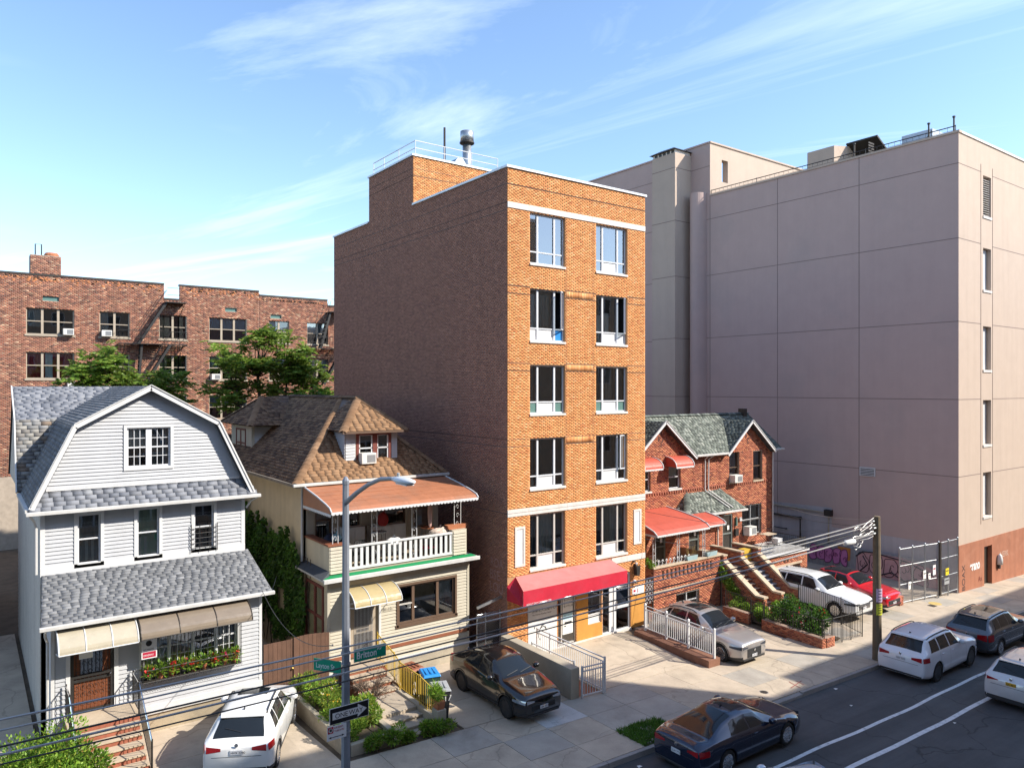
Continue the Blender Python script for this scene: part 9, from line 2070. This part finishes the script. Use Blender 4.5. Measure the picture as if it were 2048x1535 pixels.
t = thing('splice_case', 'pale cable splice box hanging from the street cables beside the pole', 'splice box', (11.0, -7.82, 4.7)); MB().lathe((10.6, -7.82, 4.62), (1, 0, 0), [(.04, 0), (.11, .05), (.11, .7), (.04, .75)], 10).build('case', M['panel_white'], t, smooth=True); m = MB()
r3 = random.Random(4)
for k in range(7): cx, cz = 11.6 + r3.uniform(-.4, .7), 4.75 + r3.uniform(-.35, .25); m.tube([(cx + (.13 + .03 * k % 3) * math.cos(a), -7.82 + r3.uniform(-.02, .02), cz + .2 * math.sin(a)) for a in np.linspace(0, 6.2, 12)], .009, 4)
for k in range(6): m.tube([(12.95, -7.8, 5.4 - k * .15), (12.4, -7.82, 5.2 - k * .12 + r3.uniform(-.1, .1)), (11.8, -7.82, 5.0 - k * .08)], .01, 4)
m.build('cable_loops', CG, t, fix=False, kind='stuff')
# white slatted fence on its ledge
ld = thing('brick_ledge', 'low brown brick ledge under the white slatted fence', 'ledge', (6.6, -2.8, 0)); 
MB().hexa([(6.25, -4.75, -.25), (6.95, -4.75, -.25), (6.95, -.75, -.1), (6.25, -.75, -.1), (6.25, -4.75, .06), (6.95, -4.75, .06), (6.95, -.75, .2), (6.25, -.75, .2)]).build('ledge_body', pm('brown_ledge', (.20, .095, .06), .85, .2, 4), ld, bevel=.012)
wf = thing('white_fence', 'white slatted metal fence beside the silver SUV', 'fence', (6.66, -2.9, .1))
zz = lambda v: .06 + (.14) * (v + 4.75) / 4.0
for v in (-4.68, -3.38, -2.2, -1.0): m = MB(); m.box(6.63, 6.71, v - .04, v + .04, zz(v) - .2 * (v < -4.6), zz(v) + 1.14); p_ = m.build('post', M['white_paint'], wf); MB().hexa([(6.615, v - .055, zz(v) + 1.14), (6.725, v - .055, zz(v) + 1.14), (6.725, v + .055, zz(v) + 1.14), (6.615, v + .055, zz(v) + 1.14), (6.66, v - .01, zz(v) + 1.19), (6.68, v - .01, zz(v) + 1.19), (6.68, v + .01, zz(v) + 1.19), (6.66, v + .01, zz(v) + 1.19)]).build('post_cap', M['white_paint'], p_)
for h_ in (.12, .92, 1.07): MB().beam((6.67, -4.64, zz(-4.64) + h_), (6.67, -1.04, zz(-1.04) + h_), .03, .035).build('rail', M['white_paint'], wf)
v = -4.58
while v < -1.05:
    if min(abs(v - q) for q in (-4.68, -3.38, -2.2, -1.0)) > .06: MB().box(6.66, 6.68, v - .012, v + .012, zz(v) + .1, zz(v) + .93).build('slat', M['white_paint'], wf, fix=False)
    v += .105
# basement stair: concrete wall, white gate and railing
cw_ = thing('concrete_wall', 'thick weathered concrete wall beside the black crossover', 'wall', (-.17, -2.1, 0)); MB().hexa([(-.36, -4.2, -.1), (.02, -4.2, -.1), (.02, -.05, -.05), (-.36, -.05, -.05), (-.36, -4.2, 1.06), (.02, -4.2, 1.06), (.02, -.05, 1.1), (-.36, -.05, 1.1)]).build('wall_body', M['concrete_wall'], cw_, bevel=.02)
m = MB(); m.box(.06, 1.02, -4.1, -.6, -.06, -.02); o = m.build('stair_well_floor', M['redbrown'], None); o['kind'] = 'structure'
def white_rail(label, pts, h, nm, step=.11, hb=.08):
    t = thing(nm, label, 'railing' if 'rail' in nm else 'gate', pts[0]); P_ = [Vector(p) for p in pts]
    for p, q in zip(P_[:-1], P_[1:]):
        for k in (hb, h - .14, h): MB().beam(p + Vector((0, 0, k)), q + Vector((0, 0, k)), .035, .04).build('rail', M['white_paint'], t)
        L_ = (q - p).length; n = int(L_ / step)
        for i in range(1, n): x = p.lerp(q, i / n); MB().beam(x + Vector((0, 0, hb)), x + Vector((0, 0, h - .14)), .018, .018).build('slat', M['white_paint'], t, fix=False)
    for p in P_: MB().beam(p, p + Vector((0, 0, h + .05)), .06, .06).build('post', M['white_paint'], t)
    return t
white_rail('white metal gate at the head of the basement stair', [(.08, -4.28, .0), (1.02, -4.34, -.02)], 1.05, 'stair_gate'); white_rail('white metal railing along the court side of the basement stair', [(1.1, -4.33, -.02), (1.1, -1.3, 0), (1.1, -.5, 0)], 1.2, 'stair_railing'); white_rail('white inner railing between the basement stair and the concrete wall', [(.3, -3.6, 0), (.3, -1.2, 0)], 1.0, 'stair_railing')
# bins
def bin_(label, u_, v_, rz, body, lid, h=.95, txt=None):
    z = gz(u_, v_); t = thing('wheelie_bin', label, 'bin', (u_, v_, z), rz, world=False); MB().hexa([(-.22, -.26, .06), (.22, -.26, .06), (.22, .26, .06), (-.22, .26, .06), (-.29, -.34, h), (.29, -.34, h), (.29, .34, h), (-.29, .34, h)]).build('bin_body', body, t, bevel=.02)
    m = MB(); m.hexa([(-.31, -.37, h), (.31, -.37, h), (.31, .36, h), (-.31, .36, h), (-.27, -.33, h + .07), (.27, -.33, h + .07), (.27, .33, h + .1), (-.27, .33, h + .1)]); l_ = m.build('lid', lid, t, bevel=.015)
    for x in (-.15, .0, .15): MB().box(x - .03, x + .03, -.25, .25, h + .085, h + .11).build('lid_rib', lid, l_, bevel=.008)
    for x in (-.24, .24): MB().lathe((x, .27, .1), (1, 0, 0), [(.1, -.03), (.1, .03)], 14).build('wheel', M['rubber'], t)
    MB().tube([(-.25, .36, h - .04), (-.25, .43, h), (.25, .43, h), (.25, .36, h - .04)], .016, 6).build('handle', M['plastic_black'], t)
    if txt: text_mesh('number', txt, Fr((-.2, -.315, h - .3), (1, 0, 0)), 0, 0, .26, M['sign_white'], t, c=.01)
bin_('grey green bin with blue lid beside the yellow railing', -4.5, -1.75, R(-15), pm('dark_green_plastic', (.03, .06, .05), .5), M['blue']); bin_('black bin with white house number near the concrete pier', -4.85, -3.0, R(-20), M['plastic_black'], M['gray_box'], txt='2217'); bin_('brown lidded bin half hidden behind the blue lidded bin', -4.75, -.95, R(10), M['plastic_black'], M['redbrown'])
# small ground things
t = thing('manhole_cover', 'round dark access cover in the sidewalk near the blue sedan', 'cover', (6.0, -7.4, gz(6, -7.4))); MB().lathe((6.0, -7.4, gz(6, -7.4) - .02), (0, 0, 1), [(.14, 0), (.14, .026), (.12, .028)], 16).build('lid', M['metal_dark'], t); MB().lathe((6.0, -7.4, gz(6, -7.4) - .02), (0, 0, 1), [(.17, .0), (.17, .024), (.145, .024)], 16).build('ring', M['kerb'], t)
t = thing('access_cover', 'yellow marked access cover on the sidewalk before the chain link gate', 'cover', (24.8, -4.9, gz(24.8, -4.9))); m = MB(); z = gz(24.8, -4.9); m.lathe((24.8, -4.9, z), (0, 0, 1), [(.32, .0), (.32, .012), (.28, .014)], 18); m.build('lid', pm('worn_yellow_paint', (.5, .36, .12), .7, .2, 6), t); MB().box(24.0, 24.4, -5.2, -4.85, gz(24.2, -5) - .01, gz(24.2, -5) + .012).build('side_plate', M['metal_dark'], t)
for k, (u_, v_, w_, lab) in enumerate(((5.2, -8.7, .32, 'white paper scrap in the gutter ahead of the blue sedan'), (4.7, -8.5, .16, 'small white scrap beside the gutter paper'), (8.9, -8.45, .14, 'paper bit by the kerb near the white boxy SUV'), (9.5, -12.3, .1, 'tiny white scrap on the asphalt between the lane lines'), (-1.6, -8.6, .14, 'crumpled white paper behind the blue sedan'), (7.9, -9.6, .1, 'small grey scrap on the asphalt'))):
    z = gz(u_, v_); t = thing('paper_scrap', lab, 'litter', (u_, v_, z)); m = MB(); r5 = random.Random(k); q = [(u_ - w_ / 2, v_ - w_ * .3, z + .012), (u_ + w_ / 2, v_ - w_ * .35, z + .02), (u_ + w_ * .45, v_ + w_ * .3, z + .012), (u_ - w_ * .4, v_ + w_ * .35, z + .03)]; m.hexa(q + [(a, b, c + .006) for a, b, c in q]); m.build('sheet', M['paper'], t)
m = MB()
# kerb paint scribble left by surveyors
t = thing('survey_mark', 'faint red survey marks sprayed on the shaded sidewalk', 'marking', (7.6, -7.6, gz(7.6, -7.6)))
SM = pm('faded_red_spray', (.30, .12, .10), .9, .2, 8)
for p, q in (((7.2, -7.7), (8.2, -7.5)), ((7.5, -7.9), (7.7, -7.3)), ((7.9, -7.8), (8.0, -7.4))): MB().beam((*p, gz(*p) + .007), (*q, gz(*q) + .007), .04, .004).build('stroke', SM, t)
# thin street tree stake by the kerb
t = thing('steel_rod', 'thin leaning steel rod in the sidewalk behind the white boxy SUV', 'rod', (14.9, -7.0, gz(14.9, -7))); MB().tube([(14.9, -7.0, gz(14.9, -7)), (14.75, -6.9, gz(14.9, -7) + 1.4)], .012, 5).build('rod', M['metal_dark'], t); MB().lathe((14.9, -7.0, gz(14.9, -7)), (0, 0, 1), [(.06, 0), (.05, .03)], 8).build('foot', M['metal_dark'], t)
# neighbour at the far left edge
nb = thing('neighbour_house', 'sliver of a white sided neighbouring house at the left edge', 'house', (-21, 14, .4)); MB().box(-24, -17.4, 12, 22, .3, 5.2).build('walls', M['grey_siding'], nb); siding(front(12.0), -20, -17.4, 2.4, 5.1, .15, [], M['white_vinyl'], nb, joined=True); MB().prism(Fr((-24.3, 22, 5.2)), [(0, 0), (7.2, 0), (3.6, 2.2)], 0, 10.4).build('roof', M['tar'], nb)
